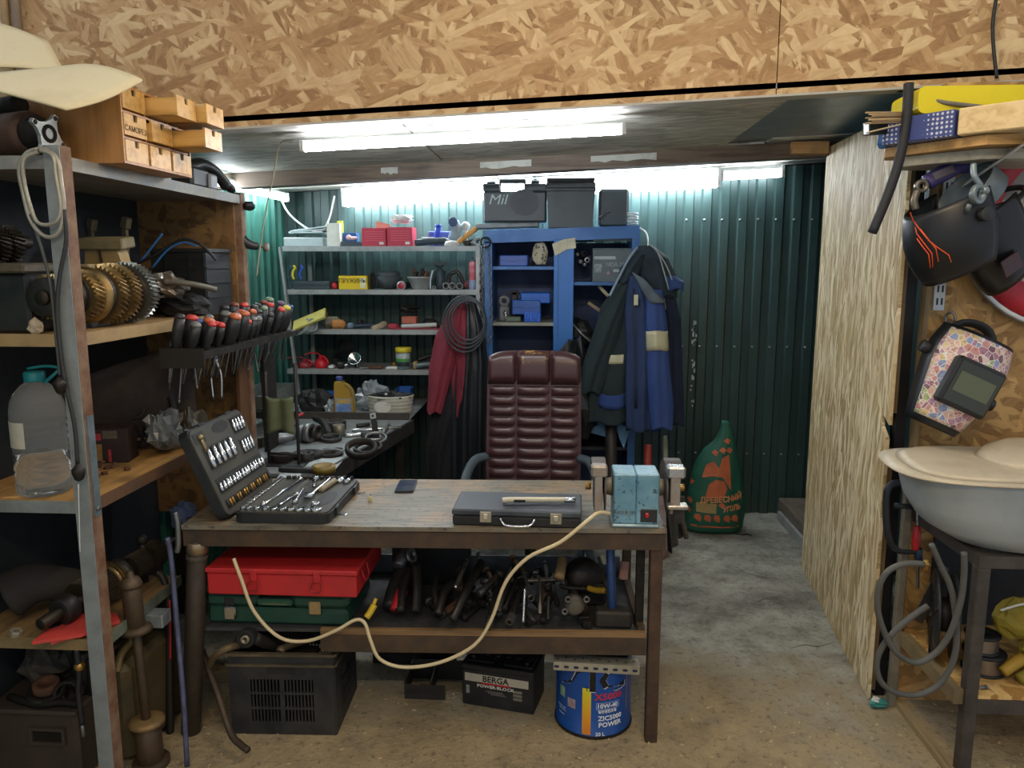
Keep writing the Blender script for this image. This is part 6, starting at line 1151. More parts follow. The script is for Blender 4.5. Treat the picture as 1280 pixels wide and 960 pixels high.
one('foil_bag', 'crinkled silver bag between the oil bottle and tub', 'bag', crumple((ay(462, 495, 4.6).x, 4.62, zb+.08), .09, .05, .09, .6, 20, 27), mat('#9aa3a8', .15, .3, .4, '#2a3036', 12))
for k, (x0, x1, yt, d, lb) in enumerate(((389, 418, 492, 4.62, 'open blue plastic bin behind the black bag'), (418, 432, 492, 4.66, 'small blue plastic bin beside the oil bottle'), (494, 513, 486, 4.75, 'dark blue bin standing behind the white tub'))):
    a, c, h = span(x0, x1, yt, zb, d); o = thing('parts_bin', lb, 'bin', ((a+c)/2, d, zb)); w_ = c-a; m = mat('#2a5ea8', .4, 0, .2, '#1c3a66')
    b = B(); b.box(-w_/2, w_/2, 0, .12, 0, .004); b.box(-w_/2, -w_/2+.004, 0, .12, .004, h); b.box(w_/2-.004, w_/2, 0, .12, .004, h); b.box(-w_/2, w_/2, .116, .12, .004, h); b.box(-w_/2, w_/2, 0, .004, .004, h*.6); b.obj('tray', m, o); b = B(); b.box(-w_*.3, w_*.3, -.003, 0, h*.2, h*.45); b.obj('card_slot', mat('#3a74c4', .4, 0, .1), o)
one('black_bag', 'black folded bag on the rack behind the metal bench', 'bag', crumple((ay(395, 505, 4.5).x, 4.5, zb+.06), .11, .06, .085, .35, 18, 51), BLACK)
one('grey_scrap', 'grey crumpled scrap between black bag and oil bottle', 'scrap', crumple((ay(414, 510, 4.42).x, 4.42, zb+.045), .035, .03, .055, .5, 14, 53), GREYP)

# --- on the metal bench
zm = .8005
def on_bench(x, y): return az(x, y, zm)
o = thing('metal_tray', 'galvanised tray held on thin posts before the back rack', 'tray', (-1.62, 4.02, zm))
TRY = mat('#7d8786', .35, .5, .4, '#3c4242', 8); x0, x1, y0, y1 = -1.70, -1.50, 3.75, 4.22; z0, z1 = .95, 1.02
b = B(); b.box(x0, x1, y0, y1, z0, z0+.003); b.box(x0, x1, y0, y0+.003, z0, z1); b.box(x0, x1, y1-.003, y1, z0, z1); b.box(x0, x0+.003, y0, y1, z0, z1); b.box(x1-.003, x1, y0, y1, z0, z1); b.obj('pan', TRY, o, w=True)
for (x, y) in ((x0, y0), (x1, y0), (x0, y1), (x1, y1)): b = B(); b.box(x-.006, x+.006, y-.006, y+.006, .8005, z1+.09); b.obj('post', STEELD, o, w=True)
o = thing('tool_stand', 'dark wire stand with hanging cutters on the metal bench', 'stand', (-1.36, 3.42, zm))
pa, pb = on_bench(337, 580), on_bench(374, 582)
for p in (pa, pb): b = B(); b.cyl(p, p+Vector((0, 0, .42 if p is pa else .46)), .0075); b.obj('upright', BLACK, o, w=True)
for z in (.05, .30): b = B(); b.cyl(pa+Vector((0, 0, z)), pb+Vector((0, 0, z)), .006); b.obj('crossbar', BLACK, o, w=True)
b = B(); b.box(pa.x-.05, pb.x+.03, pa.y-.05, pa.y+.09, zm, zm+.006); b.obj('foot', BLACK, o, w=True)
b = B(); c_ = (pa+pb)/2
b.sheet(lambda u, v: Vector((pa.x+.0+(pb.x-pa.x)*(.08+.84*u), c_.y-.02-.02*sin(pi*u)-.012*sin(9*u), zm+.315-.17*v+.03*sin(pi*u)*(v-.3))), 14, 10, .012); one('green_rag', 'olive green cloth hung over the wire stand', 'cloth', b, mat('#5c6144', .85, 0, .35, '#3b3f2c', 7, .3))
for k, (x0, y0, x1, y1, lb) in enumerate(((357, 515, 366, 497, 'red-handled cutter sticking up behind the olive cloth'), (371, 521, 379, 517, 'second red plier grip poking out right of the olive cloth'))): b = B(); p = ay(x0, y0, 3.5); q = ay(x1, y1, 3.52); b.tube([p-Vector((0, 0, .03)), p, q], .007, 8); one('plier_grip', lb, 'pliers', b, REDP)
b = B(); b.tube([ay(362, 516, 3.5), ay(368, 512, 3.5), ay(373, 507, 3.5)], .006); one('white_grip', 'thin white and blue grip beside the red cutter', 'grip', b, mat('#9fb5c9', .4, 0, .1))
def ringthing(name, label, x, y, ro, ri, h, tilt=(0, 0, 1), m=STEELD, cat='ring', lift=0.): p = on_bench(x, y)+Vector((0, 0, lift)); b = B(); b.ring(p, tilt, ro, ri, h, 24); return one(name, label, cat, b, m)
ringthing('bearing_race', 'large dark bearing race leaning on the bench top', 452, 572, .075, .058, .03, (.1, -.35, 1), IRON, lift=.03); ringthing('bearing_race', 'second dark race under the large leaning one', 460, 565, .07, .058, .02, (.0, -.2, 1), STEELD, lift=.012); ringthing('thin_ring', 'thin bright ring behind the large bearing race', 470, 552, .055, .048, .012, (.1, -.3, 1), STEEL, lift=.015)
ringthing('gasket', 'flat pale gasket ring on the bench top', 416, 563, .06, .045, .006, (0, 0, 1), STEEL); ringthing('gasket', 'serrated dark washer plate under the pale gasket', 412, 569, .065, .03, .014, (0, 0, 1), IRON); ringthing('seal_ring', 'black oil seal ring behind the pale gasket', 414, 551, .055, .043, .02, (0, -.1, 1), BLACK, lift=.004)
ringthing('belt_pulley', 'dark ribbed pulley near the wire stand foot', 353, 577, .05, .025, .035, (0, 0, 1), IRON, 'pulley'); ringthing('hub_cup', 'deep dark hub cup on the bench beside the stand', 384, 572, .075, .03, .025, (0, 0, 1), IRON, 'hub'); ringthing('hub_neck', 'narrow black collar standing on the hub cup front', 383, 576, .035, .02, .04, (0, 0, 1), BLACK, 'collar', .0)
ringthing('gear_wheel', 'dark gear wheel at the far bench side', 419, 537, .06, .03, .05, (0, 0, 1), STEELD, 'gear'); ringthing('brass_sleeve', 'pale steel sleeve in front of the gear wheel', 424, 545, .032, .024, .06, (0, 0, 1), mat('#8a8676', .4, .7, .3), 'sleeve')  # the first ring is a gear wheel
for k, (x, y, r_, lb) in enumerate(((383, 552, .045, 'bright bearing ring standing next to the wire stand'), (391, 553, .05, 'wide steel bearing standing behind the bright one'), (399, 551, .042, 'dark bearing standing last in its row'))): p = on_bench(x, y); b = B(); b.ring(p+Vector((-.03, 0, r_)), (1, -.25, 0), r_, r_*.6, .032, 20); one('bearing', lb, 'bearing', b, (STEEL, STEEL, STEELD)[k])
for k, (x0, y0, x1, y1, r_, m_, lb) in enumerate(((432, 547, 472, 543, .010, CHROME, 'bright shock absorber rod nearest the black wedge'), (440, 540, 502, 536, .008, CHROME, 'long thin bright rod at the bench back'), (440, 556, 485, 549, .007, CHROME, 'thin bright rod lying along the bench edge'), (452, 548, 470, 546, .016, BLACK, 'short black cylinder on the bright rod'), (446, 535, 462, 533, .012, BLACK, 'black grip piece behind the rods'), (478, 545, 486, 534, .012, STEEL, 'bright tee fitting standing between the rods'))):
    p, q = on_bench(x0, y0)+Vector((0, 0, r_)), on_bench(x1, y1)+Vector((0, 0, r_)); b = B(); b.cyl(p, q, r_); one('steel_rod', lb, 'rod', b, m_)
p = on_bench(471, 548); o = thing('lever_plate', 'black upright lever with a pale holed tip on the bench', 'lever', p); b = B(); b.bar((0, 0, 0), (-.02, .02, .10), .03, .008, .001, (0, 1, 0)); b.obj('lever', BLACK, o); b = B(); b.bar((-.02, .02, .10), (-.024, .022, .128), .03, .009, .001, (0, 1, 0)); b.obj('tip', mat('#b9c0c2', .4, .4, .2), o); b = B(); b.cyl((-.022, .014, .115), (-.022, .03, .115), .006); b.obj('hole', BLACK, o)
b = B(); p0 = on_bench(365, 541); b.tube([on_bench(395, 532)+Vector((0, 0, .04)), on_bench(405, 540)+Vector((0, 0, .05)), on_bench(412, 548)+Vector((0, 0, .02))], .02, 8); one('link_arm', 'dark bent link arm behind the bearing row', 'arm', b, GREASE)
one('conical_part', 'grey tapered shaft piece left of the bearing row', 'part', B().cyl(on_bench(345, 556)+Vector((0, 0, .03)), on_bench(370, 553)+Vector((0, 0, .03)), .03, .02), STEEL)
p = on_bench(405, 590); o = thing('tape_roll', 'amber tape roll on the near end of the metal bench', 'tape', p); b = B(); b.lathe([(.038, 0), (.05, 0), (.05, .03), (.038, .03), (.038, 0)], 22, cap=False); b.obj('roll', mat('#7d6a2c', .35, 0, .3, '#4a3d18'), o); b = B(); b.lathe([(.034, .001), (.0375, .001), (.0375, .029), (.034, .029), (.034, .001)], 22, cap=False); b.obj('core', mat('#9a865c', .7, 0, .2), o)
b = B(); b.bar(on_bench(350, 589)+Vector((0, 0, .01)), on_bench(395, 591)+Vector((0, 0, .01)), .035, .018, .003); one('black_strap', 'flat black bar lying before the tape roll', 'bar', b, BLACK)
for (pts, lb) in ((((345, 600), (378, 600), (376, 592), (350, 592)), 'pale paper sheet under the black bar'), (((380, 582), (420, 586), (432, 572), (392, 570)), 'bright paper sheet beneath the hub cup')): P3 = [on_bench(*q) for q in pts]; b = B(); b.prism([(p.x, p.y) for p in P3], zm, zm+.0012); one('paper_sheet', lb, 'paper', b, mat('#aab4b6', .7, 0, .3))
# odd gears crowding the wall side of the bench
for k in range(9):
    x, y = rnd(-1.78, -1.42), rnd(3.5, 4.15)
    if -1.73 < x < -1.47 and 3.7 < y: x = rnd(-1.44, -1.3)
    b = B(); r_ = rnd(.025, .05); b.gear((x, y, zm), (0, 0, 1), r_, r_*.86, rnd(.02, .05), 18, .1); one('small_gear', 'small greasy gear among the clutter on the metal bench', 'gear', b, (STEELD, STEEL, GREASE)[k % 3], 'small gears on the metal bench')
p = az(525, 588, .60); o = thing('canister', 'cloudy canister with a red screw cap behind the workbench', 'canister', (-.62, 3.75, 0)); b = B(); b.box(-.13, .12, -.09, .09, .002, .5, .03); b.ball((-.08, 0, .5), .06, .05, .05); b.ball((.08, 0, .5), .06, .05, .05); b.obj('body', mat('#6d7466', .4, 0, .4, '#3c4038'), o); b = B(); b.cyl((.0, 0, .49), (0, 0, .56), .036); b.obj('cap', REDP, o)

# --- blue steel cabinet
BLUE = mat('#3b6ca8', .42, .1, .3, '#254f86', 6, .08); BLUED = mat('#243a63', .5, .1, .3, '#1b2840', 6)
CX0, CX1, CY, CYB = -.455, .485, 4.70, 5.11
def zt_(x): return 1.895+.03*(x-CX0)
o = thing('blue_cabinet', 'open blue steel cabinet with a wide centre stile below the black cases', 'cabinet', (.015, 4.9, 0))
b = B(); v = []
for X in (CX0, CX1):
    for Y in (CY, CYB): v += [(X, Y, zt_(X)-.075), (X, Y, zt_(X))]
b.add(v, [(0, 1, 3, 2), (4, 6, 7, 5), (0, 4, 5, 1), (2, 3, 7, 6), (1, 5, 7, 3), (0, 2, 6, 4)]); b.obj('top', BLUE, o, w=True)
b = B(); b.box(CX0, CX0+.045, CY, CYB, 0, 1.83); b.obj('left_stile', BLUE, o, w=True); b = B(); b.box(CX1-.045, CX1, CY, CYB, 0, 1.85); b.obj('right_stile', BLUE, o, w=True)
b = B(); b.box(-.032, .09, CY-.02, CY+.02, .0, 1.84, .003); st_ = b.obj('centre_stile', mat('#3570b8', .4, .1, .2, '#2c5c9c', 6), o, w=True); b = B(); b.box(-.006, -.003, CY-.0215, CY-.02, 1.25, 1.75); b.obj('door_seam', BLUED, st_, w=True)
b = B(); b.box(-.02, .0, CY+.02, CYB, 0, 1.83); b.obj('divider', BLUED, o, w=True)
b = B(); b.box(CX0+.045, CX1-.045, CYB-.01, CYB, 0, 1.83); b.obj('back_panel', BLUED, o, w=True)
for (x0, x1, z, m_) in ((CX0+.045, -.03, 1.68, BLUE), (CX0+.045, -.03, 1.335, mat('#8a8c80', .5, 0, .3)), (CX0+.045, -.03, .95, BLUED), (.0, CX1-.045, 1.585, BLUE), (0, CX1-.045, 1.16, BLUED), (0, CX1-.045, .55, mat('#3a4146', .5, .2, .3))): b = B(); b.box(x0, x1, CY+.02, CYB-.01, z-.02, z); b.obj('shelf', m_, o, w=True)
# paper note on the stile
b = B(); P3 = [ay(*q, 4.672) for q in ((690, 305), (705, 299), (719, 297), (720, 310), (708, 312), (694, 320))]; b.prism([(p.x, p.z) for p in P3], 0, .0015, Matrix(((1, 0, 0, 0), (0, 0, -1, 4.672), (0, 1, 0, 0), (0, 0, 0, 1)))); o = one('paper_note', 'creased paper note stuck on the blue centre stile', 'paper', b, mat('#c4c2a8', .7, 0, .35, '#8a8c7d', 30))
def shelf_case(name, label, cat, x0, x1, yt, z, d, m, dep=.12, seam=True):
    a, c, h = span(x0, x1, yt, z, d); o = thing(name, label, cat, ((a+c)/2, d, z+.0005)); w_ = c-a; b = B(); b.box(-w_/2, w_/2, 0, dep, 0, h, .006); b.obj('body', m, o)
    if seam: b = B(); b.box(-w_/2-.001, w_/2+.001, -.001, dep, h*.48, h*.52); b.obj('seam', BLUED, o); b = B(); b.box(-.02, .02, -.004, 0, h*.42, h*.62, .001); b.obj('catch', m, o)
    return o
shelf_case('blue_drill_case', 'blue plastic case on the upper left cabinet shelf', 'case', 624, 660, 319, 1.68, 4.76, mat('#2f57a8', .4, 0, .2), .18); b = None
p = ay(675, 332, 4.76); o = thing('dotted_glove', 'off-white dotted work glove standing on the cabinet shelf', 'glove', (p.x, 4.76, 1.6805)); b = crumple((0, 0, .075), .048, .03, .08, .2, 16, 8); b.obj('glove', mat('#b5b09a', .8, 0, .3, '#8a8672'), o)
for k in range(12): a = -pi/2+rnd(-1, 1); z = rnd(.02, .13); b = B(); b.ball((.046*sin(a+pi/2)*.9, -.03*cos(a+pi/2)-.001, z), .006, .004, .006, 6); b.obj('grip_dot', mat('#5c5a4c', .7, 0, 0), o)
stick('dark_sprig', 'dark wire sprig sticking up behind the dotted glove', 'wire', ((664, 332, 4.84), (668, 320, 4.84), (667, 308, 4.84)), .006, IRON)
shelf_case('blue_set_case', 'upper flat blue case on the middle cabinet shelf pile', 'case', 651, 688, 366, 1.335+.115, 4.78, mat('#1f63c0', .4, 0, .2), .16); shelf_case('blue_set_case', 'ribbed blue case in the middle of the cabinet pile', 'case', 640, 676, 375, 1.335+.045, 4.77, mat('#2c5aa6', .4, 0, .25), .16)
shelf_case('green_tin', 'small grey-green tin at the bottom of the cabinet pile', 'tin', 632, 651, 396, 1.335, 4.76, mat('#5c6a5c', .5, .1, .3), .1, False)
a, c, h = span(655, 676, 391, 1.335, 4.75); o = thing('bit_box', 'blue ribbed bit box at the bottom of the cabinet pile', 'box', ((a+c)/2, 4.75, 1.3355)); b = B(); b.box((a-c)/2, (c-a)/2, 0, .1, 0, h, .003); b.obj('body', mat('#2a5cc0', .4, 0, .2), o)
for i in range(6): b = B(); x = (a-c)/2+(c-a)*(i+.5)/6; b.cyl((x, -.002, h*.1), (x, -.002, h*.9), .005, n=6); b.obj('rib', mat('#3a74d8', .4, 0, .1), o)
p = ay(630, 377, 4.78); one('cabinet_ring', 'grey rubber ring standing on the middle cabinet shelf', 'ring', B().torus((p.x, 4.8, 1.335+.13), (.2, 1, 0), .025, .010).box(p.x-.03, p.x+.03, 4.79, 4.85, 1.3355, 1.335+.10, .01), mat('#6d6f6c', .6, 0, .3))
p = ay(643, 368, 4.85); one('iron_vice', 'dark iron clamp standing behind the blue case pile', 'clamp', B().box(p.x-.02, p.x+.02, 4.85, 4.9, 1.3355, 1.53, .004).box(p.x-.05, p.x+.03, 4.85, 4.9, 1.50, 1.52, .003), STEELD)
one('bright_tip', 'small bright metal tip on the middle cabinet shelf', 'part', B().cyl((ay(632, 394, 4.74).x, 4.74, 1.335+.05), (ay(632, 394, 4.74).x, 4.75, 1.335+.065), .014).cyl((ay(632, 394, 4.74).x, 4.75, 1.3355), (ay(632, 394, 4.74).x, 4.75, 1.39), .005), CHROME)
one('cabinet_heap', 'dark heap of rags low in the left cabinet half', 'rags', crumple((-.22, 4.88, 1.02), .17, .1, .08, .4, 20, 66), mat('#22262a', .8, 0, .4))
# boxed device on the upper right shelf
a, c, h = span(741, 793, 318, 1.585, 4.74); o = thing('device_carton', 'grey printed device carton on the upper right cabinet shelf', 'carton', ((a+c)/2, 4.74, 1.5855)); w_ = c-a
b = B(); b.box(-w_/2, w_/2, 0, .2, 0, h+.03, .002); b.obj('carton', mat('#5f6d74', .6, 0, .25, '#49555c'), o); PR = mat('#a9b6bb', .6, 0, .2)
b = B(); b.box(-w_*.47, w_*.05, -.0012, 0, h*.82, h*.93); b.obj('headline_print', PR, o); b = B(); b.box(-w_*.46, -w_*.28, -.0012, 0, h*.35, h*.65); b.obj('picture_print', mat('#9fadb2', .6, 0, .5, '#39444a', 60), o); text('МОА-25/1000', .034, PR, o, XZm(w_*.18, -.0016, h*.62), sx_=.9)
b = B(); b.box(w_*.0, w_*.3, -.0012, 0, h*.36, h*.46); b.obj('small_print', PR, o); b = B(); b.prism([(-.012, 0), (.012, 0), (0, .022)], 0, .0012, XZm(-.03, 0, h*.28)); b.obj('warning_mark', mat('#b58a92', .6, 0, .1), o)
o2 = one('box_above', 'pale banded carton lying on the grey device carton', 'carton', B().box(a, c, 4.76, 4.94, 1.5855+h+.031, 1.79, .002).mk(1).box(a, c, 4.7588, 4.76, 1.5855+h+.08, 1.5855+h+.12), [mat('#6f7d84', .6, 0, .3), mat('#94a29f', .6, 0, .2)])
b = B(); 
for k, (x, y) in enumerate(((722, 318), (730, 317), (734, 325), (726, 327), (731, 331))): p = ay(x, y, 4.76); o = one('steel_tube_end', f'tube end in the bundle beside the device carton, {("small bright", "wide dark", "wide bright", "thin bright", "lowest thin")[k]}', 'tube', B().ring(p, (0, 1, 0), (.01, .018, .019, .011, .010)[k], (.005, .013, .010, .006, .005)[k], .22, 14), (STEEL, IRON, STEEL, STEEL, STEEL)[k])
for k, (x0, y0, x1, y1, w_, lb) in enumerate(((748, 357, 762, 372, .05, 'upper cream wooden offcut in the right cabinet half'), (735, 378, 752, 390, .045, 'lower tan offcut in the right cabinet half'), (750, 395, 760, 375, .04, 'upright cream offcut in the right cabinet half'))): b = B(); b.bar(ay(x0, y0, 4.80), ay(x1, y1, 4.80), w_, .02, .002, (0, 0, 1)); one('wood_offcut', lb, 'offcut', b, mat(('#b8b298', '#94876a', '#b3ac92')[k], .7, 0, .3))
stick('grey_cable', 'pale bent cable hanging in the right cabinet half', 'cable', ((716, 405, 4.76), (728, 418, 4.72), (740, 428, 4.74)), .006, mat('#8a9292', .5, .1, .3)); one('dark_bundle', 'dark bundle low in the right cabinet half', 'bundle', crumple((.12, 4.85, 1.26), .1, .1, .09, .4, 18, 23), BLACK)
one('black_sack', 'black plastic sack between the office chair and jackets', 'sack', crumple((.10, 4.55, .90), .13, .1, .32, .3, 20, 13), mat('#15181b', .3, 0, .3, '#2a2e33', 8))
# chain hung on the left stile, every link a part
o = thing('steel_chain', 'long steel chain looped down the left cabinet stile', 'chain', ay(606, 302, 4.66)); lm = None
P1 = smooth_path([ay(604, 305, 4.66), ay(601, 340, 4.66), ay(602, 380, 4.66), ay(606, 415, 4.66), ay(611, 427, 4.66), ay(614, 415, 4.66), ay(613, 370, 4.66), ay(612, 330, 4.66), ay(610, 306, 4.66)], 9)
acc = []; L0 = 0.
for i in range(len(P1)-1): acc.append((P1[i], P1[i+1], (P1[i+1]-P1[i]).length))
step = .026; pos_ = 0.; tot = 0.; k = 0
for (p, q, L) in acc:
    while pos_ <= tot+L:
        t_ = (pos_-tot)/L; c_ = p.lerp(q, t_); d_ = (q-p).normalized()
        M = Matrix.Translation(c_) @ frame(d_, (pi/2)*(k % 2))
        Ml_ = WM[o.name].inverted() @ M
        if lm is None:
            b = B(); b.tube([(.009*cos(a), 0, .013*sin(a)*1.25) for a in [2*pi*i/10 for i in range(10)]], .0032, 5, True, 0); l0 = b.obj('chain_link', STEEL, o); lm = l0.data; lk = l0
        else: lk = bpy.data.objects.new('chain_link', lm); COL.objects.link(lk); lk.parent = o
        lk.location = Ml_.translation; lk.rotation_euler = Ml_.to_euler(); pos_ += step; k += 1
    tot += L
one('chain_ring', 'dark iron ring hooked above the chain', 'ring', B().torus(ay(607, 303, 4.665), (.2, 1, 0), .03, .006), IRON)
# cases on the cabinet
o = thing('tool_case', 'black power tool case with pale partial lettering standing on the blue cabinet', 'case', (ay(643, 285, 4.72).x, 4.74, zt_(-.28)+.045)); w_ = .39; h = .262; CS = mat('#3e474d', .45, 0, .25, '#2c3338', 5)
pr_ = [(-w_/2, 0), (w_/2, 0), (w_/2, h-.03), (w_/2-.06, h-.03), (w_/2-.07, h-.01), (w_/2-.12, h-.01), (w_/2-.125, h-.03), (.07, h-.03), (.055, h), (-.08, h), (-.09, h-.03), (-.12, h-.03), (-.125, h-.015), (-.155, h-.015), (-.16, h-.03), (-w_/2, h-.03)]
b = B(); Mx = XZm(0, .10, 0)
b.box(-w_/2, w_/2, 0, .10, 0, h-.075, .012); b.box(-w_/2, -.09, 0, .10, h-.078, h-.03, .008); b.box(.06, w_/2, 0, .10, h-.078, h-.03, .008); b.box(-.095, .065, .03, .07, h-.025, h, .006); b.box(-.095, -.085, .03, .07, h-.08, h-.02); b.box(.055, .065, .03, .07, h-.08, h-.02); b.box(.10, .15, .02, .08, h-.032, h-.012, .004); b.box(-.17, -.12, .02, .08, h-.032, h-.016, .004); b.obj('shell', CS, o)
text('Mil', .085, mat('#a9bdb9', .5, 0, .2), o, XZm(-.105, -.0012, .135), shear=.25, sx_=1.1)
b = B(); b.prism([(.09*cos(a), .08*sin(a)) for a in [2*pi*i/20 for i in range(20)]], 0, .004, XZm(.06, 0, .12)); b.obj('dark_boss', mat('#333b43', .5, 0, .2), o)
b = B(); b.box(-.22, .165, -.03, .14, 0, .028, .005, TR(ay(640, 290, 4.74).x, 4.73, zt_(-.28)+.0115, 0, 0, R(-1.5))); one('flat_laptop', 'flat grey slab lying under the black tool case', 'slab', b, mat('#6b7478', .4, .2, .3))
o = thing('lidded_box', 'large dark box with a stepped lid standing on the blue cabinet', 'box', (ay(713, 288, 4.72).x, 4.72, zt_(.07)+.002)); w_ = .305
b = B(); b.prism([(-w_*.44, 0), (w_*.44, 0), (w_*.48, .215), (-w_*.48, .215)], -.16, 0, XZ @ Matrix.Translation((0, 0, 0))); b.obj('bin', mat('#444c50', .5, 0, .25, '#33393d', 5), o)
for z0, z1, k_ in ((.215, .235, .50), (.235, .268, .49), (.268, .292, .47)): b = B(); b.box(-w_*k_, w_*k_, -.004, .17, z0, z1, .004); b.obj('lid', mat('#3f464a', .5, 0, .25), o)
o = thing('dark_canister', 'dark canister box with wire clamps beside the lidded box', 'box', (ay(767, 285, 4.76).x, 4.80, zt_(.33)+.001)); b = B(); b.box(-.09, .095, 0, .12, 0, .23, .015); b.obj('body', mat('#414c52', .5, 0, .25), o)
for (x, z) in ((-.075, .05), (-.05, .07)): b = B(); b.tube([(x, -.004, z-.03), (x-.015, -.012, z), (x+.01, -.014, z+.02), (x+.03, -.006, z+.02)], .005, 6); b.obj('wire_clamp', STEEL, o)
b = B(); p = ay(791, 283, 4.76); [b.torus((p.x, 4.78, zt_(.45)+.012+.016*k), (.15*(k % 2), 0, 1), .03, .006, 16, 6) for k in range(5)]; one('white_spring', 'white stacked spring coil at the cabinet top corner', 'spring', b, mat('#cfd5d4', .4, .1, .2))

# --- garments
def garment(levels, Y, folds=6, amp=.12, n=44, seed=0., dep=.5):
    """hanging cloth: (centre px, y px, half-width px, depth m) levels lofted as a folded closed surface"""
    def f(u, v):
        k = v*(len(levels)-1); i = min(int(k), len(levels)-2); t_ = k-i; t_ = t_*t_*(3-2*t_)
        L = [levels[i][j]*(1-t_)+levels[i+1][j]*t_ for j in range(4)]
        a = 2*pi*u; hw = L[2]*5./FPX; c_ = ay(L[0], L[1], Y); fo = 1+amp*min(1, v*2.2+.25)*sin(folds*a+seed+2.2*v)+amp*.5*sin((folds*2+1)*a+seed*2+3*v)
        return Vector((c_.x+hw*cos(a)*(1+.15*(fo-1)), Y+L[3]*sin(a)*fo, c_.z+.01*sin(folds*a+seed)*v))
    return f
def gar(o, name, m, levels, Y, folds=6, amp=.18, seed=0., nv=26, n=46):
    f = garment(levels, Y, folds, amp, n, seed); b = B(); vs = []; fs = []
    for j in range(nv+1): vs += [f(i/n, j/nv) for i in range(n)]
    for j in range(nv):
        for i in range(n): k = (i+1) % n; fs.append((j*n+i, (j+1)*n+i, (j+1)*n+k, j*n+k))
    fs.append(tuple(range(n))); fs.append(tuple(nv*n+i for i in range(n))[::-1]); b.add(vs, fs, True); return b.obj(name, m, o, w=True), f
def band(o, name, m, f, u0, u1, v0, v1, e=.004):
    b = B(); b.sheet(lambda u, v: f(u0+(u1-u0)*u, v0+(v1-v0)*v)+Vector((0, -e, 0)), 10, 4, .003); return b.obj(name, m, o, w=True)
NAVY = mat('#22365c', .8, 0, .3, '#14233f', 6, .3); DKG = mat('#1b2a2e', .85, 0, .3, '#121b1e', 6, .3); REFL = mat('#b9b79a', .4, .2, .2, '#8f8d78'); HOODM = mat('#22303a', .85, 0, .3, '#161f26', 6, .3); LBL = mat('#2c447c', .8, 0, .3, '#1c3570', 6, .3)
o = thing('dark_jacket', 'dark green-black work jacket with a reflective band hung before the cabinet', 'jacket', (.25, 4.52, .9))
g, f = gar(o, 'body', DKG, ((787, 340, 6, .03), (775, 385, 22, .06), (768, 440, 28, .08), (764, 490, 30, .085), (765, 527, 31, .08)), 4.52, 5, .2, .4); band(o, 'reflective_band', REFL, f, .66, .80, .52, .58); band(o, 'blue_patch', LBL, f, .66, .86, .76, .87)
g2, f2 = gar(o, 'sleeve', DKG, ((786, 348, 7, .03), (764, 400, 14, .05), (746, 455, 15, .05), (738, 490, 12, .045)), 4.47, 4, .15, 1.3)
o = thing('blue_jacket', 'navy blue work jacket with a grey collar and reflective cuffs band', 'jacket', (.42, 4.42, .9))
g, f = gar(o, 'body', NAVY, ((795, 345, 8, .03), (800, 390, 17, .05), (803, 440, 18, .06), (803, 490, 19, .06), (803, 537, 18, .06)), 4.43, 5, .22, 2.); g2, f2 = gar(o, 'sleeve', LBL, ((818, 362, 9, .03), (820, 405, 12, .045), (822, 460, 13, .05), (826, 505, 14, .05), (827, 535, 12, .045)), 4.38, 3, .12, .2); band(o, 'reflective_band', REFL, f2, .52, .98, .31, .39)
b = B(); b.sheet(lambda u, v: bil(ay(790, 340, 4.40), ay(806, 350, 4.37), ay(832, 378, 4.34), ay(812, 380, 4.36), u, v)+Vector((0, -.02*sin(pi*u), 0)), 8, 6, .006); b.obj('collar', mat('#5b6a74', .8, 0, .3), o, w=True)
band(o, 'zip_placket', mat('#1a2438', .7, 0, .2), f, .66, .69, .1, .85); b = B(); b.box(-.012, .012, -.004, .004, -.03, .03, .002, Matrix.Translation(ay(795, 375, 4.35))); b.obj('chest_tab', REFL, o, w=True)
o = thing('hooded_jacket', 'dark hooded jacket with pale drawcords hung over the others', 'jacket', (.5, 4.5, .9))
g, f = gar(o, 'hood', HOODM, ((808, 307, 8, .03), (812, 322, 20, .07), (820, 345, 22, .07), (828, 370, 16, .05)), 4.50, 4, .1, 0.); g, f = gar(o, 'body', mat('#182540', .85, 0, .3, '#101828', 6, .3), ((830, 360, 10, .04), (836, 400, 13, .05), (838, 460, 13, .05), (840, 530, 14, .05)), 4.52, 4, .15, 1.); band(o, 'reflective_patch', REFL, f, .64, .72, .08, .2)
g, f = gar(o, 'cuff', LBL, ((838, 345, 6, .03), (843, 352, 10, .04), (845, 362, 8, .035)), 4.46, 3, .1, 0., 8, 24)
for pts in (((812, 306), (822, 315), (830, 340), (836, 362)), ((820, 312), (832, 330), (840, 350))): b = B(); b.tube([ay(x, y, 4.40) for x, y in pts], .004, 6); b.obj('drawcord', mat('#8e9a9c', .6, 0, .2), o, w=True)
g, f = gar(o, 'shoulder', HOODM, ((800, 318, 6, .04), (789, 335, 12, .05), (783, 352, 10, .05)), 4.46, 4, .12, .7, 10, 30)
b = B(); b.tube([ay(762, 370, 4.40), ay(772, 350, 4.39), ay(785, 325, 4.40), ay(797, 309, 4.42)], .007, 8); one('shoulder_strap', 'grey-blue bag strap running up to the hook', 'strap', b, mat('#7d93a8', .7, 0, .2))
b = B(); b.tube([ay(800, 285, 4.66), ay(808, 292, 4.6), ay(810, 305, 4.5), ay(808, 312, 4.5)], .005, 6); one('hook_wire', 'white wire loop holding the jackets on the cabinet corner', 'wire', b, WHITE)
o = thing('red_jacket', 'faded red jacket with black panels hung at the rack end', 'jacket', (-.72, 4.55, .6)); REDJ = mat('#7d2c3a', .85, 0, .3, '#4d1d28', 6, .3)
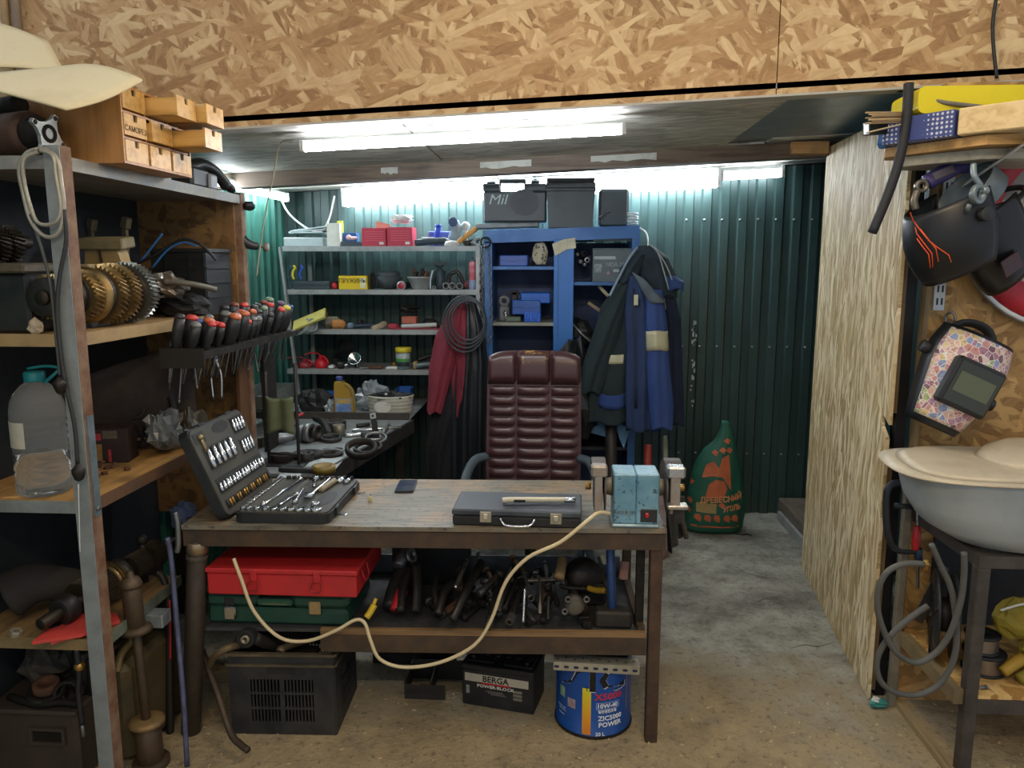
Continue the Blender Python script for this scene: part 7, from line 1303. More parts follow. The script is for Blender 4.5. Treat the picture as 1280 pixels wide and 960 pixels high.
g, f = gar(o, 'sleeve', REDJ, ((571, 385, 8, .04), (560, 420, 14, .06), (552, 460, 14, .06), (546, 500, 10, .05), (543, 515, 9, .05)), 4.50, 4, .15, .5); g, f = gar(o, 'body', REDJ, ((575, 378, 8, .04), (577, 410, 16, .07), (580, 445, 16, .07), (578, 520, 12, .06)), 4.54, 5, .2, 1.)
g, f = gar(o, 'black_hem', mat('#191b1f', .85, 0, .3, '#101114', 6, .3), ((565, 470, 12, .05), (560, 520, 20, .07), (552, 560, 20, .07), (550, 600, 16, .06)), 4.56, 5, .2, 2.)
o = thing('black_coat', 'long black waxed coat hung beside the red jacket', 'coat', (-.6, 4.55, .5)); g, f = gar(o, 'body', mat('#1c2227', .45, 0, .3, '#0f1316', 6, .35), ((586, 378, 8, .04), (588, 410, 15, .07), (590, 460, 18, .09), (588, 520, 22, .1), (588, 600, 22, .1)), 4.55, 7, .3, .3)
o = thing('cable_coil', 'black cable coiled over the red jacket and coat', 'cable', ay(580, 380, 4.42))
for k in range(4): b = B(); cx, cy, rx, ry = 581+1.5*k, 405-k*1.5, 27-k*2.2, 35-k*3.5; b.tube([ay(cx+rx*cos(a), cy+ry*sin(a), 4.42-.008*k) for a in [2*pi*i/16 for i in range(16)]], .0055, 6, True); b.obj('cable_turn', mat('#3a4146', .5, 0, .3), o, w=True)
o = thing('blue_cloth', 'light blue folded cloth on the low cabinet shelf', 'cloth', ay(748, 545, 4.6))
b = B(); b.sheet(lambda u, v: bil(ay(757, 521, 4.58), ay(764, 525, 4.56), ay(760, 547, 4.55), ay(735, 540, 4.6), u, v), 6, 6, .008); b.obj('fold', mat('#5f8db8', .8, 0, .2, '#3f6a94'), o, w=True); b = B(); b.sheet(lambda u, v: bil(ay(769, 528, 4.57), ay(788, 533, 4.57), ay(780, 561, 4.56), ay(774, 548, 4.56), u, v), 6, 6, .008); b.obj('corner', mat('#5f8db8', .8, 0, .2, '#3f6a94'), o, w=True)
b = B(); b.tube([ay(742, 440, 4.6), ay(741, 480, 4.58), ay(746, 510, 4.57), ay(750, 530, 4.57)], .02, 8, flat=.4); one('blue_strip', 'long light blue strip hanging behind the dark jacket', 'strip', b, mat('#4f7596', .7, 0, .2))
# long-handled tools on the floor behind the grinder
for (x0, y0, x1, r_, c_, lb) in ((810, 556, 811, .022, '#a2392f', 'red painted pole standing behind the blue grinder'), (831, 545, 838, .017, '#7d8478', 'grey shovel shaft standing behind the right grinder wheel'), (764, 530, 764, .035, '#2e2a2a', 'dark square post standing behind the grinder')):
    p = ay(x0, y0, 4.55); q = Vector((ay(x1, 600, 4.5).x, 4.5, .0)); b = B(); b.cyl(q, p, r_); one('pole', lb, 'pole', b, mat(c_, .5, .1, .3))
b = crumple(ay(822, 592, 3.2)-Vector((0, 0, .02)), .05, .05, .04, .5, 14, 31); p = ay(822, 592, 4.3); one('torn_bag', 'torn grey and red paper bag behind the grinder', 'bag', crumple((p.x, 4.3, .20), .11, .1, .26, .3, 18, 31), mat('#8d8484', .6, 0, .45, '#7d3434', 5))

# --- brown leather office chair
LEA = mat('#42282a', .30, 0, .25, '#2b191b', 7, .12); LEAW = NT('cracked_leather'); t = LEAW; tc = t.n('ShaderNodeTexCoord'); n1 = t.n('ShaderNodeTexNoise', Scale=60., Detail=6., Roughness=.8); t.l(tc.outputs['Object'], n1.inputs['Vector']); n2 = t.n('ShaderNodeTexNoise', Scale=9., Detail=2.); t.l(tc.outputs['Object'], n2.inputs['Vector'])
mm = t.n('ShaderNodeMath', _operation='MULTIPLY'); t.l(n1.outputs['Fac'], mm.inputs[0]); t.l(n2.outputs['Fac'], mm.inputs[1]); t.l(t.mix(t.ramp(mm.outputs[0], [(.325, 0.), (.335, 1.)]), srgb('#42282a'), srgb('#b08f4e')), t.b.inputs['Base Color']); t.b.inputs['Roughness'].default_value = .32
Mch = TR(-.125, 3.78, 0, R(-1)); o = thing('office_chair', 'brown leather executive office chair with a quilted back behind the workbench', 'chair', M=Mch)
tilt = Matrix.Translation((0, 0, .47)) @ Matrix.Rotation(R(-7), 4, 'X')
def pillow(b, x0, x1, z0, z1, th, n=6, m=4, drop=0.):
    vs = []; fs = []
    for j in range(m+1):
        for i in range(n+1):
            u, v = i/n, j/m; k = (max(0, 1-(2*u-1)**14)**.5)*(max(0, 1-(2*v-1)**4)**.5); X_ = x0+(x1-x0)*u; vs.append((X_, -th*k, z0+(z1-z0)*v-drop*v*(abs(X_)/.246)**5))
    for j in range(m):
        for i in range(n): a = j*(n+1)+i; fs.append((a, a+1, a+n+2, a+n+1))
    b.add(vs, fs, True); return b
W2 = .246
b = B(tilt); b.prism([(-W2+.004, -.02), (W2-.004, -.02), (W2, .3), (W2-.004, .62), (W2-.008, .735), (W2-.06, .775), (.1, .788), (-.1, .788), (-W2+.06, .775), (-W2+.008, .735), (-W2+.004, .62), (-W2, .3)], -.09, -.02, XZ); b.obj('back_shell', LEA, o)
cols = (-W2+.012, -.09, .085, W2-.012)
for r_ in range(11):
    z0 = .02+.0535*r_; 
    for c_ in range(3): b = B(tilt @ Matrix.Translation((0, .022, 0))); pillow(b, cols[c_]+.001, cols[c_+1]-.001, z0, z0+.0525, .019); b.obj('back_pad', LEA, o)
for c_ in range(3): b = B(tilt @ Matrix.Translation((0, .024, 0))); x0, x1 = (cols[c_], cols[c_+1]); pillow(b, x0-(.006 if c_ == 0 else 0), x1+(.006 if c_ == 2 else 0), .612, .79, .046, 12, 8, .04); b.obj('headrest_pad', LEAW.m if c_ == 1 else LEA, o)
b = B(); b.prism(rr(-.25, .25, -.30, .22, .07), .44, .52, Matrix.Translation((0, -.22, 0))); b.obj('seat', LEA, o)
ARM = mat('#3d4a52', .45, 0, .25, '#2a343a')
for s_ in (-1, 1): b = B(); b.tube([(s_*.235, -.02, .72), (s_*.285, -.07, .715), (s_*.315, -.16, .67), (s_*.32, -.28, .60), (s_*.30, -.36, .50), (s_*.23, -.34, .46)], .024, 10, flat=.8); b.obj('armrest', ARM, o)
b = B(); b.cyl((0, -.2, .10), (0, -.2, .44), .028); b.cyl((0, -.2, .38), (0, -.2, .44), .06, .08); b.obj('gas_lift', BLACK, o)
for k in range(5):
    a = 2*pi*k/5+.3; b = B(); b.bar((.03*cos(a), -.2+.03*sin(a), .11), (.29*cos(a), -.2+.29*sin(a), .085), .05, .03, .006); l_ = b.obj('base_leg', BLACK, o); b = B(); cx, cy = .29*cos(a), -.2+.29*sin(a); b.cyl((cx-.012*sin(a), cy+.012*cos(a), .03), (cx+.012*sin(a), cy-.012*cos(a), .03), .029); b.cyl((cx, cy, .05), (cx, cy, .085), .008); b.obj('castor', BLACK, l_)

# --- charcoal sack
o = thing('charcoal_sack', 'green woven charcoal sack with orange print against the back wall', 'sack', (1.005, 4.76, 0)); SG = mat('#1d5a48', .6, 0, .3, '#153e33', 6, .2)
lev = [(.0, .0, .165, .06), (.0, .02, .185, .10), (.002, .12, .19, .12), (.004, .25, .178, .12), (.005, .38, .155, .11), (.012, .47, .13, .09), (.025, .54, .10, .07), (.05, .60, .06, .045), (.055, .66, .04, .03), (.045, .72, .022, .015)]
def sack(u, z, e=0.):
    for i in range(len(lev)-1):
        if lev[i][1] <= z <= lev[i+1][1]: break
    t_ = (z-lev[i][1])/(lev[i+1][1]-lev[i][1]); L = [lev[i][j]*(1-t_)+lev[i+1][j]*t_ for j in range(4)]; a = u; k = 1+.03*sin(5*a+z*9)+.02*sin(11*a-z*14)
    return Vector((L[0]+(L[2]+e)*cos(a)*k, (L[3]+e)*sin(a)*k, z))
b = B(); n = 40; nv = 40; vs = []; fs = []
for j in range(nv+1): vs += [sack(2*pi*i/n, .72*j/nv) for i in range(n)]
for j in range(nv):
    for i in range(n): k = (i+1) % n; fs.append((j*n+i, j*n+k, (j+1)*n+k, (j+1)*n+i))
fs.append(tuple(range(n))[::-1]); fs.append(tuple(nv*n+i for i in range(n))); b.add(vs, fs, True); b.obj('bag', SG, o)
def front(x, z, e=.004): # point on the front of the sack at width x, height z
    for i in range(len(lev)-1):
        if lev[i][1] <= z <= lev[i+1][1]: break
    t_ = (z-lev[i][1])/(lev[i+1][1]-lev[i][1]); c0_ = lev[i][0]*(1-t_)+lev[i+1][0]*t_; w_ = lev[i][2]*(1-t_)+lev[i+1][2]*t_; q = max(-.97, min(.97, (x-c0_)/w_)); return sack(-math.acos(q), z, e)
OR = mat('#b8623c', .6, 0, .35, '#8f4a30', 14)
def patch(poly, m, name='print_patch', k=5):
    xs = [p[0] for p in poly]; b = B(); n_ = len(poly); c0_ = (sum(xs)/n_, sum(p[1] for p in poly)/n_); vs = [front(*c0_)]; fs = []
    ring_ = []
    for i in range(n_):
        for j in range(k): t_ = j/k; ring_.append((poly[i][0]*(1-t_)+poly[(i+1) % n_][0]*t_, poly[i][1]*(1-t_)+poly[(i+1) % n_][1]*t_))
    m_ = len(ring_)
    for f_ in (.5, 1.): vs += [front(c0_[0]+(x-c0_[0])*f_, c0_[1]+(z-c0_[1])*f_) for x, z in ring_]
    for i in range(m_): j = (i+1) % m_; fs += [(0, 1+i, 1+j), (1+i, 1+m_+i, 1+m_+j, 1+j)]
    b.add(vs, fs, True); return b.obj(name, m, o)
patch([(-.10, .375), (-.075, .455), (-.03, .48), (.0, .44), (.02, .50), (.065, .52), (.07, .46), (.075, .30), (.05, .335), (.02, .385), (-.03, .39)], OR); patch([(-.08, .255), (-.06, .335), (-.02, .37), (.03, .36), (.05, .31), (.03, .255)], OR)
for i, x in enumerate((-.115, -.06, -.005, .055, .105)): patch([(x-.022, .115), (x-.015, .14), (x+.01, .142), (x+.022, .12), (x+.018, .092), (x-.005, .10)], OR, 'ember_print', 2)
for (x, z) in ((-.02, .53), (.025, .545), (.065, .545), (.055, .60), (-.155, .34), (-.16, .22), (-.165, .16), (.02, .205)): patch([(x-.022, z), (x, z+.02), (x+.02, z+.005), (x+.008, z-.02)], OR, 'ember_print', 2)
patch([(-.125, .155), (-.125, .215), (-.01, .215), (-.01, .15)], mat('#a08a5e', .6, 0, .3, '#7d6a44'), 'price_patch'); patch([(-.15, .055), (-.15, .066), (.14, .066), (.14, .055)], OR, 'base_line', 8)
def sack_text(s_, size, x, z, sx_=1.):
    ob = text(s_, size, mat('#d08a5c', .6, 0, 0), o, Matrix(), ext=.0008, sx_=sx_, bold=.03)
    for v_ in ob.data.vertices: v_.co = front(x+v_.co.x, z+v_.co.y+.10*v_.co.x, .006+v_.co.z)
sack_text('ДРЕВЕСНЫЙ', .05, .02, .243, .80); sack_text('УГОЛЬ', .048, .085, .185, .72)
b = B(); b.tube([(.13, -.06, .005), (.17, -.08, .004), (.20, -.07, .006), (.22, -.09, .004)], .006, 6); b.obj('tie_string', BLACK, o)
# folded black apron between bench and sack
b = B(); q0, q1, q2, q3 = ay(828, 612, 2.62), ay(852, 620, 2.85), ay(852, 668, 2.9), ay(836, 692, 2.62)
b.sheet(lambda u, v: bil(q0, q1, q2, q3, u, v)+Vector((.012*sin(14*u+2*v), 0, 0)), 18, 10, .004)
one('leather_apron', 'black pleated leather apron hanging from the workbench end', 'apron', b, mat('#1c1d20', .4, 0, .3, '#383632', 7)); stick('apron_stick', 'dark wooden stick leaning against the hanging apron', 'stick', ((842, 600, 2.75), (850, 640, 2.8), (858, 672, 2.85)), .010, mat('#4a443a', .6, 0, .3))
# --- timber and loose cables
o = thing('floor_timber', 'heavy grey timber lying along the foot of the wall by the door', 'timber', (1.62, 4.6, 0)); b = B(); b.box(1.50, 1.80, 4.05, 5.08, .002, .13, .006); b.obj('beam', wood('old_timber', '#6f675c', '#57503f', '#3a342c', 1), o, w=True); b = B(); b.box(1.475, 1.497, 4.05, 5.0, .002, .06); b.obj('metal_strip', GALV, o, w=True)
b = B(); b.tube([ay(350, 247, 4.9), ay(362, 268, 4.85), ay(385, 286, 4.8), ay(402, 289, 4.8), ay(412, 272, 4.82), ay(418, 245, 4.85)], .006, 8); one('white_cable', 'white cable drooping between the wall lamp and the back lamp', 'cable', b, WHITE)
b = B(); b.tube([ay(366, 176, 3.1), ay(352, 178, 3.11), ay(346, 195, 3.13), ay(342, 220, 3.18), ay(334, 255, 3.25), ay(325, 310, 3.33), ay(321, 345, 3.35)], .0035, 6); one('lamp_wire', 'thin grey wire running down from the ceiling tube lamp', 'wire', b, mat('#b7b09c', .5, 0, .1))
b = B(); b.tube([ay(1245, 0, 2.88), ay(1241, 30, 2.88), ay(1242, 60, 2.87), ay(1246, 98, 2.86)], .006, 6); one('black_wire', 'black wire hanging down the strand board header', 'wire', b, BLACK)

# ================================================================== RIGHT SIDE: WELDING CORNER
FRM2 = mat('#57504a', .55, .4, .45, '#2e2925', 9, .25); OSBS = osb('bench_strand_board', 0, 1, '#b98c4c', '#8c642f', '#c0934f', '#ddb877', 9., 44.)
o = thing('welding_bench', 'steel framed bench with a strand board lower shelf under the fuel tank', 'bench', (1.8, 2.6, 0)); BZ = .775
b = B(); b.box(1.335, 1.375, 2.375, 2.415, 0, BZ-.04, .003); b.obj('leg', FRM2, o, w=True)
b = B(); b.box(1.285, 1.312, 2.79, 2.82, 0, .86, .002); b.obj('back_leg', mat('#8b8474', .6, .3, .4, '#57503f'), o, w=True)
b = B(); b.box(2.25, 2.29, 2.375, 2.415, 0, BZ-.04, .003); b.obj('leg', FRM2, o, w=True)
b = B(); b.box(1.335, 2.29, 2.375, 2.415, BZ-.04, BZ); b.obj('top_rail', FRM2, o, w=True); b = B(); b.box(1.335, 2.29, 2.79, 2.83, BZ-.04, BZ); b.obj('top_rail', FRM2, o, w=True); [B().box(x, x+.04, 2.415, 2.79, BZ-.04, BZ).obj('side_rail', FRM2, o, w=True) for x in (1.335, 2.25)]
b = B(); b.box(1.375, 2.25, 2.378, 2.412, .235, .285); b.obj('lower_rail', FRM2, o, w=True); b = B(); b.box(1.305, 1.335, 2.39, 2.80, .26, .31); b.obj('lower_side_rail', mat('#8a7a58', .6, .2, .4, '#5c4e38'), o, w=True)
b = B(); b.box(1.338, 2.26, 2.38, 2.845, .286, .298); b.obj('lower_shelf', OSBS, o, w=True); b = B(); b.box(1.42, 2.26, 2.825, 2.835, .33, .74); b.obj('back_panel', mat('#23282e', .6, .2, .3), o, w=True)
b = B(); b.bar((1.32, 2.70, .40), (1.44, 2.78, .58), .04, .006, 0, (0, -1, 0)); b.obj('brace', FRM2, o, w=True)
# fuel tank: pressed lower half, flange and domed upper half
o = thing('fuel_tank', 'dented white painted fuel tank lying on the welding bench', 'tank', (1.66, 2.55, BZ), (0, 0, R(-3))); TK = mat('#a9b0b2', .42, .1, .3, '#7d8484', 4, .1); TKT = mat('#cbbfa6', .45, .1, .3, '#9c8a6c', 6, .15)
def sel(a, p): c_, s_ = cos(a), sin(a); return (abs(c_)**p*(1 if c_ >= 0 else -1), abs(s_)**p*(1 if s_ >= 0 else -1))
def loft(b, rows, n=48, p=.7):
    vs = []; fs = []
    for (sx, sy, z, dx) in rows:
        for i in range(n): q = sel(2*pi*i/n, p); vs.append((dx+sx*q[0], sy*q[1], z+.006*sin(3*2*pi*i/n)*(z > .02)))
    for j in range(len(rows)-1):
        for i in range(n): k = (i+1) % n; fs.append((j*n+i, j*n+k, (j+1)*n+k, (j+1)*n+i))
    fs.append(tuple(range(n))[::-1]); fs.append(tuple((len(rows)-1)*n+i for i in range(n))); b.add(vs, fs, True); return b
b = B(); loft(b, [(.24, .14, .002, .03), (.36, .2, .012, .02), (.43, .225, .06, .01), (.465, .24, .13, 0), (.49, .25, .22, 0), (.50, .255, .238, 0)]); b.obj('lower_pressing', TK, o)
b = B(); loft(b, [(.505, .26, .238, 0), (.545, .275, .24, -.005), (.548, .277, .246, -.005), (.50, .25, .25, 0)], 48, .75); b.obj('flange', TKT, o)
b = B(); loft(b, [(.50, .25, .249, 0), (.46, .23, .262, 0.), (.40, .20, .27, .01)], 48, .7); loft(b, [(.36, .20, .262, .11), (.33, .19, .29, .11), (.27, .16, .315, .11), (.15, .09, .325, .11)], 40, .8); b.obj('upper_pressing', TKT, o)
b = B(); b.cyl((.04, -.03, .32), (.045, -.03, .352), .014, n=8); b.cyl((.07, -.02, .322), (.07, -.02, .345), .010, n=8); b.tube([(.02, -.03, .345), (.05, -.03, .35), (.08, -.02, .345)], .006, 6); b.obj('sender_fitting', mat('#a9a48f', .4, .6, .3), o); b = B(); b.cyl((.13, -.05, .323), (.13, -.05, .327), .028, n=18); b.obj('port', BLACK, o)
b = B(); b.cyl((-.18, -.205, .16), (-.18, -.225, .16), .010); b.obj('drain_boss', TK, o)
# clamp
o = thing('bar_clamp', 'large dark screw clamp with a red handle on the bench post', 'clamp', ay(1128, 650, 2.74)); IRN = mat('#3a3d42', .45, .5, .35, '#22242a')
b = B(); b.tube([ay(1146, 612, 2.74), ay(1130, 604, 2.74), ay(1113, 607, 2.74), ay(1108, 625, 2.74), ay(1110, 668, 2.74), ay(1122, 688, 2.74), ay(1146, 690, 2.74)], .014, 8, flat=.6); b.tube([ay(1118, 632, 2.74), ay(1146, 634, 2.74)], .010, 8, k=0); b.obj('frame', IRN, o, w=True)
b = B(); b.cyl(ay(1147, 640, 2.735), ay(1147, 735, 2.735), .006); b.obj('screw', STEEL, o, w=True); b = B(); b.lathe([(.008, 0), (.013, .01), (.015, .05), (.011, .088), (.008, .092)], 12, Matrix.Translation(ay(1144, 688, 2.72))); b.obj('handle', REDP, o, w=True); b = B(); b.cyl(ay(1148, 700, 2.735), ay(1148, 685, 2.735), .014); b.obj('swivel', mat('#2a3a52', .4, .4, .2), o, w=True)
# gas hose in two loops, wire reel, spools
H_ = lambda pts, d: [ay(x, y, d+.0*i) for i, (x, y) in enumerate(pts)]
b = B(); b.tube(H_(((1205, 690), (1205, 720), (1200, 755), (1186, 795), (1165, 820), (1142, 828), (1117, 812), (1100, 775), (1097, 742), (1108, 716), (1130, 705), (1155, 705)), 2.35), .0095, 10)
o = thing('gas_hose', 'grey rubber gas hose hanging in two loops off the welding bench', 'hose', ay(1150, 868, 2.35)); HS = mat('#565550', .55, 0, .3, '#33322e', 12); b.obj('upper_loop', HS, o, w=True)
b = B(); b.tube(H_(((1160, 757), (1138, 772), (1112, 796), (1097, 822), (1099, 848), (1116, 864), (1145, 869), (1172, 857), (1190, 830), (1196, 795), (1190, 740), (1175, 705), (1164, 680)), 2.37), .0095, 10); b.obj('lower_loop', HS, o, w=True); b = B(); b.cyl(ay(1155, 704, 2.35), ay(1161, 706, 2.36), .009); b.cyl(ay(1158, 700, 2.355), ay(1158, 712, 2.355), .006); b.obj('nipple', BRASS, o, w=True)
o = thing('wire_reel', 'black plastic reel standing on the strand board shelf', 'reel', (1.40, 2.66, .2985)); M = TR(1.38, 2.64, .455, R(-20)) @ Matrix.Rotation(pi/2, 4, 'Y')
for z in (-.03, .03): b = B(M); b.lathe([(.02, z-.004), (.155, z-.004), (.157, z), (.155, z+.004), (.02, z+.004), (.02, z-.004)], 32, cap=False); f_ = b.obj('flange', PLBLK, o, w=True)
b = B(M); b.lathe([(.03, -.03), (.06, -.03), (.06, .03), (.03, .03)], 24, cap=False); b.obj('hub', BLACK, o, w=True)
for k in range(6): a = k*pi/3; b = B(M); b.bar((.05*cos(a), .05*sin(a), -.036), (.15*cos(a), .15*sin(a), -.036), .014, .004); b.obj('spoke_rib', PLBLK, o, w=True)
for k, (z, r_, dx, lb) in enumerate(((.2985, .068, .012, 'wide steel wire spool lying at the bottom of its stack'), (.372, .056, 0, 'narrower steel wire spool on top of the wide one'))):
    o = thing('wire_spool', lb, 'spool', (1.468+dx, 2.55, z)); h = .07 if k == 0 else .062
    for zz in (0, h-.006): b = B(); b.lathe([(.018, zz), (r_, zz), (r_, zz+.006), (.018, zz+.006), (.018, zz)], 26, cap=False); b.obj('flange', BLACK, o)
    b = B(); pr = []
    for i in range(12): pr += [(r_*.88, .007+i*(h-.014)/12), (r_*.91, .007+(i+.5)*(h-.014)/12)]
    b.lathe(pr, 26, cap=False); b.obj('wound_wire', mat('#9a9088', .3, .8, .25), o)
o = thing('welding_glove', 'mustard leather welding glove propped on the lower shelf', 'glove', (1.60, 2.52, .2985)); GLV = mat('#8a7a22', .65, 0, .35, '#57501c', 6, .25)
b = crumple((-.02, 0, .20), .10, .05, .075, .25, 18, 4); b.obj('cuff', GLV, o); b = crumple((.06, .0, .10), .09, .045, .07, .2, 18, 6); b.obj('palm', GLV, o)
for k, (q0, q1, q2) in enumerate((((-.0, -.02, .09), (-.06, -.04, .06), (-.10, -.05, .035)), ((.03, -.03, .07), (-.02, -.06, .04), (-.06, -.07, .022)), ((.07, -.03, .06), (.03, -.07, .035), (.0, -.09, .02)), ((.11, -.03, .06), (.08, -.07, .035), (.06, -.09, .02)))): b = B(); b.tube([q0, q1, q2], lambda t: .022-.005*t, 10); b.obj('finger', mat('#a8862a', .65, 0, .3, '#6b5418', 8, .25) if k == 0 else GLV, o)
b = B(); b.tube([(.03, -.02, .15), (-.01, -.05, .13), (-.04, -.06, .11)], lambda t: .022-.004*t, 10); b.obj('thumb', GLV, o); b = B(); b.tube([(-.11, -.02, .24), (-.06, -.04, .272), (0, -.04, .28)], .004, 6); b.obj('white_binding', WHITE, o)
p = az(1228, 862, .2985); one('loose_screw', 'loose bright screw on the strand board shelf', 'screw', B().cyl(p+Vector((-.012, 0, .006)), p+Vector((.012, .004, .006)), .004).cyl(p+Vector((.012, .004, .006)), p+Vector((.016, .005, .006)), .008), STEEL)
p = az(1098, 884, 0); o = thing('foil_scrap', 'teal and white foil scrap on the floor at the door foot', 'scrap', (p.x, p.y, .001)); b = crumple((0, 0, .015), .032, .02, .018, .6, 12, 71); b.obj('teal_piece', mat('#3a8a82', .4, 0, .3), o); b = crumple((-.012, 0, .03), .016, .012, .012, .5, 10, 72); b.obj('white_piece', WHITE, o)
# --- wall: shelf standards, brackets, boards
ST = mat('#c4c6c4', .4, .3, .2, '#8f8f8a')
o = thing('shelf_bracket', 'white slotted wall rail with a sloping shelf bracket', 'bracket', ay(1180, 390, 2.84)); p0, p1 = ay(1173, 388, 2.84), ay(1188, 235, 2.84)
b = B(); b.box(p0.x-.02, p0.x+.018, 2.838, 2.849, p0.z, p1.z+.12); b.obj('rail', ST, o, w=True)
for i in range(14):
    z = p0.z+.02+.045*i
    for dx in (-.011, .005): b = B(); b.box(p0.x+dx, p0.x+dx+.006, 2.8368, 2.838, z, z+.024); b.obj('slot', BLACK, o, w=True)
b = B(); b.bar(ay(1190, 240, 2.80), ay(1290, 172, 2.42), .05, .006, 0, (-.5, -.6, .8)); b.obj('bracket_arm', ST, o, w=True)
o = thing('upper_shelf', 'wooden wall shelf of a raw plank over a whitened board', 'shelf', (1.5, 2.65, 2.0)); b = B(); b.prism([(1.10, 2.74), (1.13, 2.82), (1.95, 2.82), (1.95, 2.44), (1.29, 2.47)], 2.045, 2.075); b.obj('plank', wood('raw_plank', '#c49a5e', '#a27c46', '#7d5f38', 0), o, w=True); b = B(); b.prism([(1.14, 2.72), (1.2, 2.83), (1.9, 2.83), (1.9, 2.52), (1.32, 2.54)], 2.012, 2.043); b.obj('white_board', wood('whitened_board', '#b7b3a2', '#99937d', '#7a7058', 0), o, w=True)
# electrode pack and cream block
E0, E1, E2 = Vector((1.105, 2.72, 2.118)), Vector((1.235, 2.56, 2.118)), Vector((1.40, 2.40, 2.118)); PK = NT('printed_pack'); t = PK; tc = t.n('ShaderNodeTexCoord'); mp = t.n('ShaderNodeMapping'); mp.inputs['Rotation'].default_value = (0, 0, R(46)); mp.inputs['Scale'].default_value = (70, 70, 70); t.l(tc.outputs['Object'], mp.inputs[0])
ck = t.n('ShaderNodeTexVoronoi', Scale=1., Randomness=.15); t.l(mp.outputs[0], ck.inputs['Vector']); t.l(t.mix(t.ramp(ck.outputs['Distance'], [(.28, 1.), (.33, 0.)]), srgb('#3c4a86'), srgb('#c3c9d8')), t.b.inputs['Base Color'])
b = B(); b.bar(E0, E1+(E1-E0)*.1, .10, .08, .003); one('electrode_pack', 'long blue and white printed pack on the upper shelf', 'pack', b, PK.m)
b = B(); b.bar(E1+(E1-E0)*.12, E2, .10, .08, .004); one('pine_block', 'cream planed wooden block continuing the printed pack', 'block', b, wood('pine_block', '#ddc696', '#c4a874', '#9c8152', 0, 3, .55, .1))
b = B(); b.prism(rr(1.135, 1.75, 2.162, 2.245, .022), -2.80, -2.60, XZ); o = one('yellow_case', 'bright yellow moulded plastic case lying on top of the upper shelf', 'case', b, mat('#e0cf14', .4, 0, .15, '#b3a40f', 5))
b = B(); b.box(1.2, 1.9, 2.60, 2.8, 2.076, 2.16, .004); one('grey_carton', 'grey flat carton under the yellow case', 'carton', b, mat('#7d7a70', .6, 0, .3))
one('blue_tarp', 'folded blue tarp tucked behind the printed pack', 'tarp', crumple((1.14, 2.79, 2.13), .05, .03, .06, .3, 16, 81), mat('#2a5a94', .6, 0, .3))
for k in range(7):
    p = ay(1082+(k % 3)*4, 141+k*2.2, 2.62); q = ay(1205, 140+k*1.6, 2.70); b = B(); b.cyl(p, q, .0022 if k % 2 else .0035, n=6); one('welding_rod', 'thin brown welding rod sticking out over the shelf end', 'rod', b, mat(('#a08a68', '#b39a72', '#8a7658')[k % 3], .5, .2, .2), 'welding rods on the upper shelf')
b = B(); b.cyl(ay(1083, 166, 2.6), ay(1190, 140, 2.66), .003, n=6); one('welding_rod', 'single welding rod slanting across the printed pack', 'rod', b, mat('#b8a684', .5, .2, .2))
p, q = ay(1083, 161, 2.66), ay(1130, 158, 2.72); b = B(); b.bar(p, q, .03, .042); b.mk(1).bar(p-(q-p).normalized()*.001, p+(q-p)*.03, .022, .034); one('steel_channel', 'short steel box section poking out under the rods', 'section', b, [STEELD, mat('#b9c0bf', .4, .6, .2)])
b = B(); b.tube([ay(1136, 104, 2.62), ay(1133, 150, 2.62), ay(1124, 200, 2.62), ay(1108, 248, 2.62), ay(1090, 291, 2.62)], .0155, 10); one('rubber_hose_piece', 'thick black rubber hose piece hanging beside the door', 'hose', b, mat('#1f2126', .6, 0, .25))
b = B(); b.tube([ay(1230, 134, 2.58), ay(1180, 128, 2.6), ay(1153, 120, 2.62), ay(1152, 112, 2.63), ay(1170, 110, 2.66)], .007, 8); one('belt_loop', 'grey drive belt loop sticking out under the yellow case', 'belt', b, mat('#7d7668', .6, 0, .3))
# --- hanging tools
o = thing('cordless_ratchet', 'purple bodied ratchet tool hanging below the upper shelf', 'tool', ay(1185, 215, 2.68)); b = B(); b.tube([ay(1208, 206, 2.68), ay(1195, 208, 2.68), ay(1175, 219, 2.68), ay(1158, 228, 2.68)], lambda t: .034-.006*t, 12, flat=.75); b.obj('body', mat('#3a356e', .45, 0, .25, '#25224a'), o, w=True); b = B(); b.box(-.035, .035, -.03, -.024, -.014, .014, .004, Matrix.Translation(ay(1175, 217, 2.68)) @ Matrix.Rotation(R(-25), 4, 'Y') ); b.obj('grip_panel', mat('#5b5560', .5, 0, .2), o, w=True)
b = B(); b.ring(ay(1150, 233, 2.68), (0, -1, 0), .022, .010, .02); b.tube([ay(1147, 238, 2.67), ay(1143, 250, 2.67), ay(1145, 262, 2.67)], .012, 8); b.obj('ratchet_head', mat('#8a8275', .35, .8, .3), o, w=True); b = B(); b.tube([ay(1209, 187, 2.68), ay(1209, 197, 2.68), ay(1204, 203, 2.68)], .004, 6); b.obj('hook', WHITE, o, w=True)
o = thing('alloy_bracket', 'grey cast alloy bracket hanging in front of the black helmet', 'bracket', ay(1222, 235, 2.45)); ALY = mat('#8a979c', .4, .6, .3); b = B(); b.ring(ay(1219, 243, 2.46), (.5, -1, 0), .03, .017, .018); b.obj('eye', ALY, o, w=True); b = B(); b.tube([ay(1217, 205, 2.47), ay(1218, 220, 2.46), ay(1226, 232, 2.46)], .009, 8); b.ball(ay(1231, 238, 2.46), .014); b.tube([ay(1212, 255, 2.46), ay(1209, 264, 2.47)], .008); b.obj('arm', ALY, o, w=True)
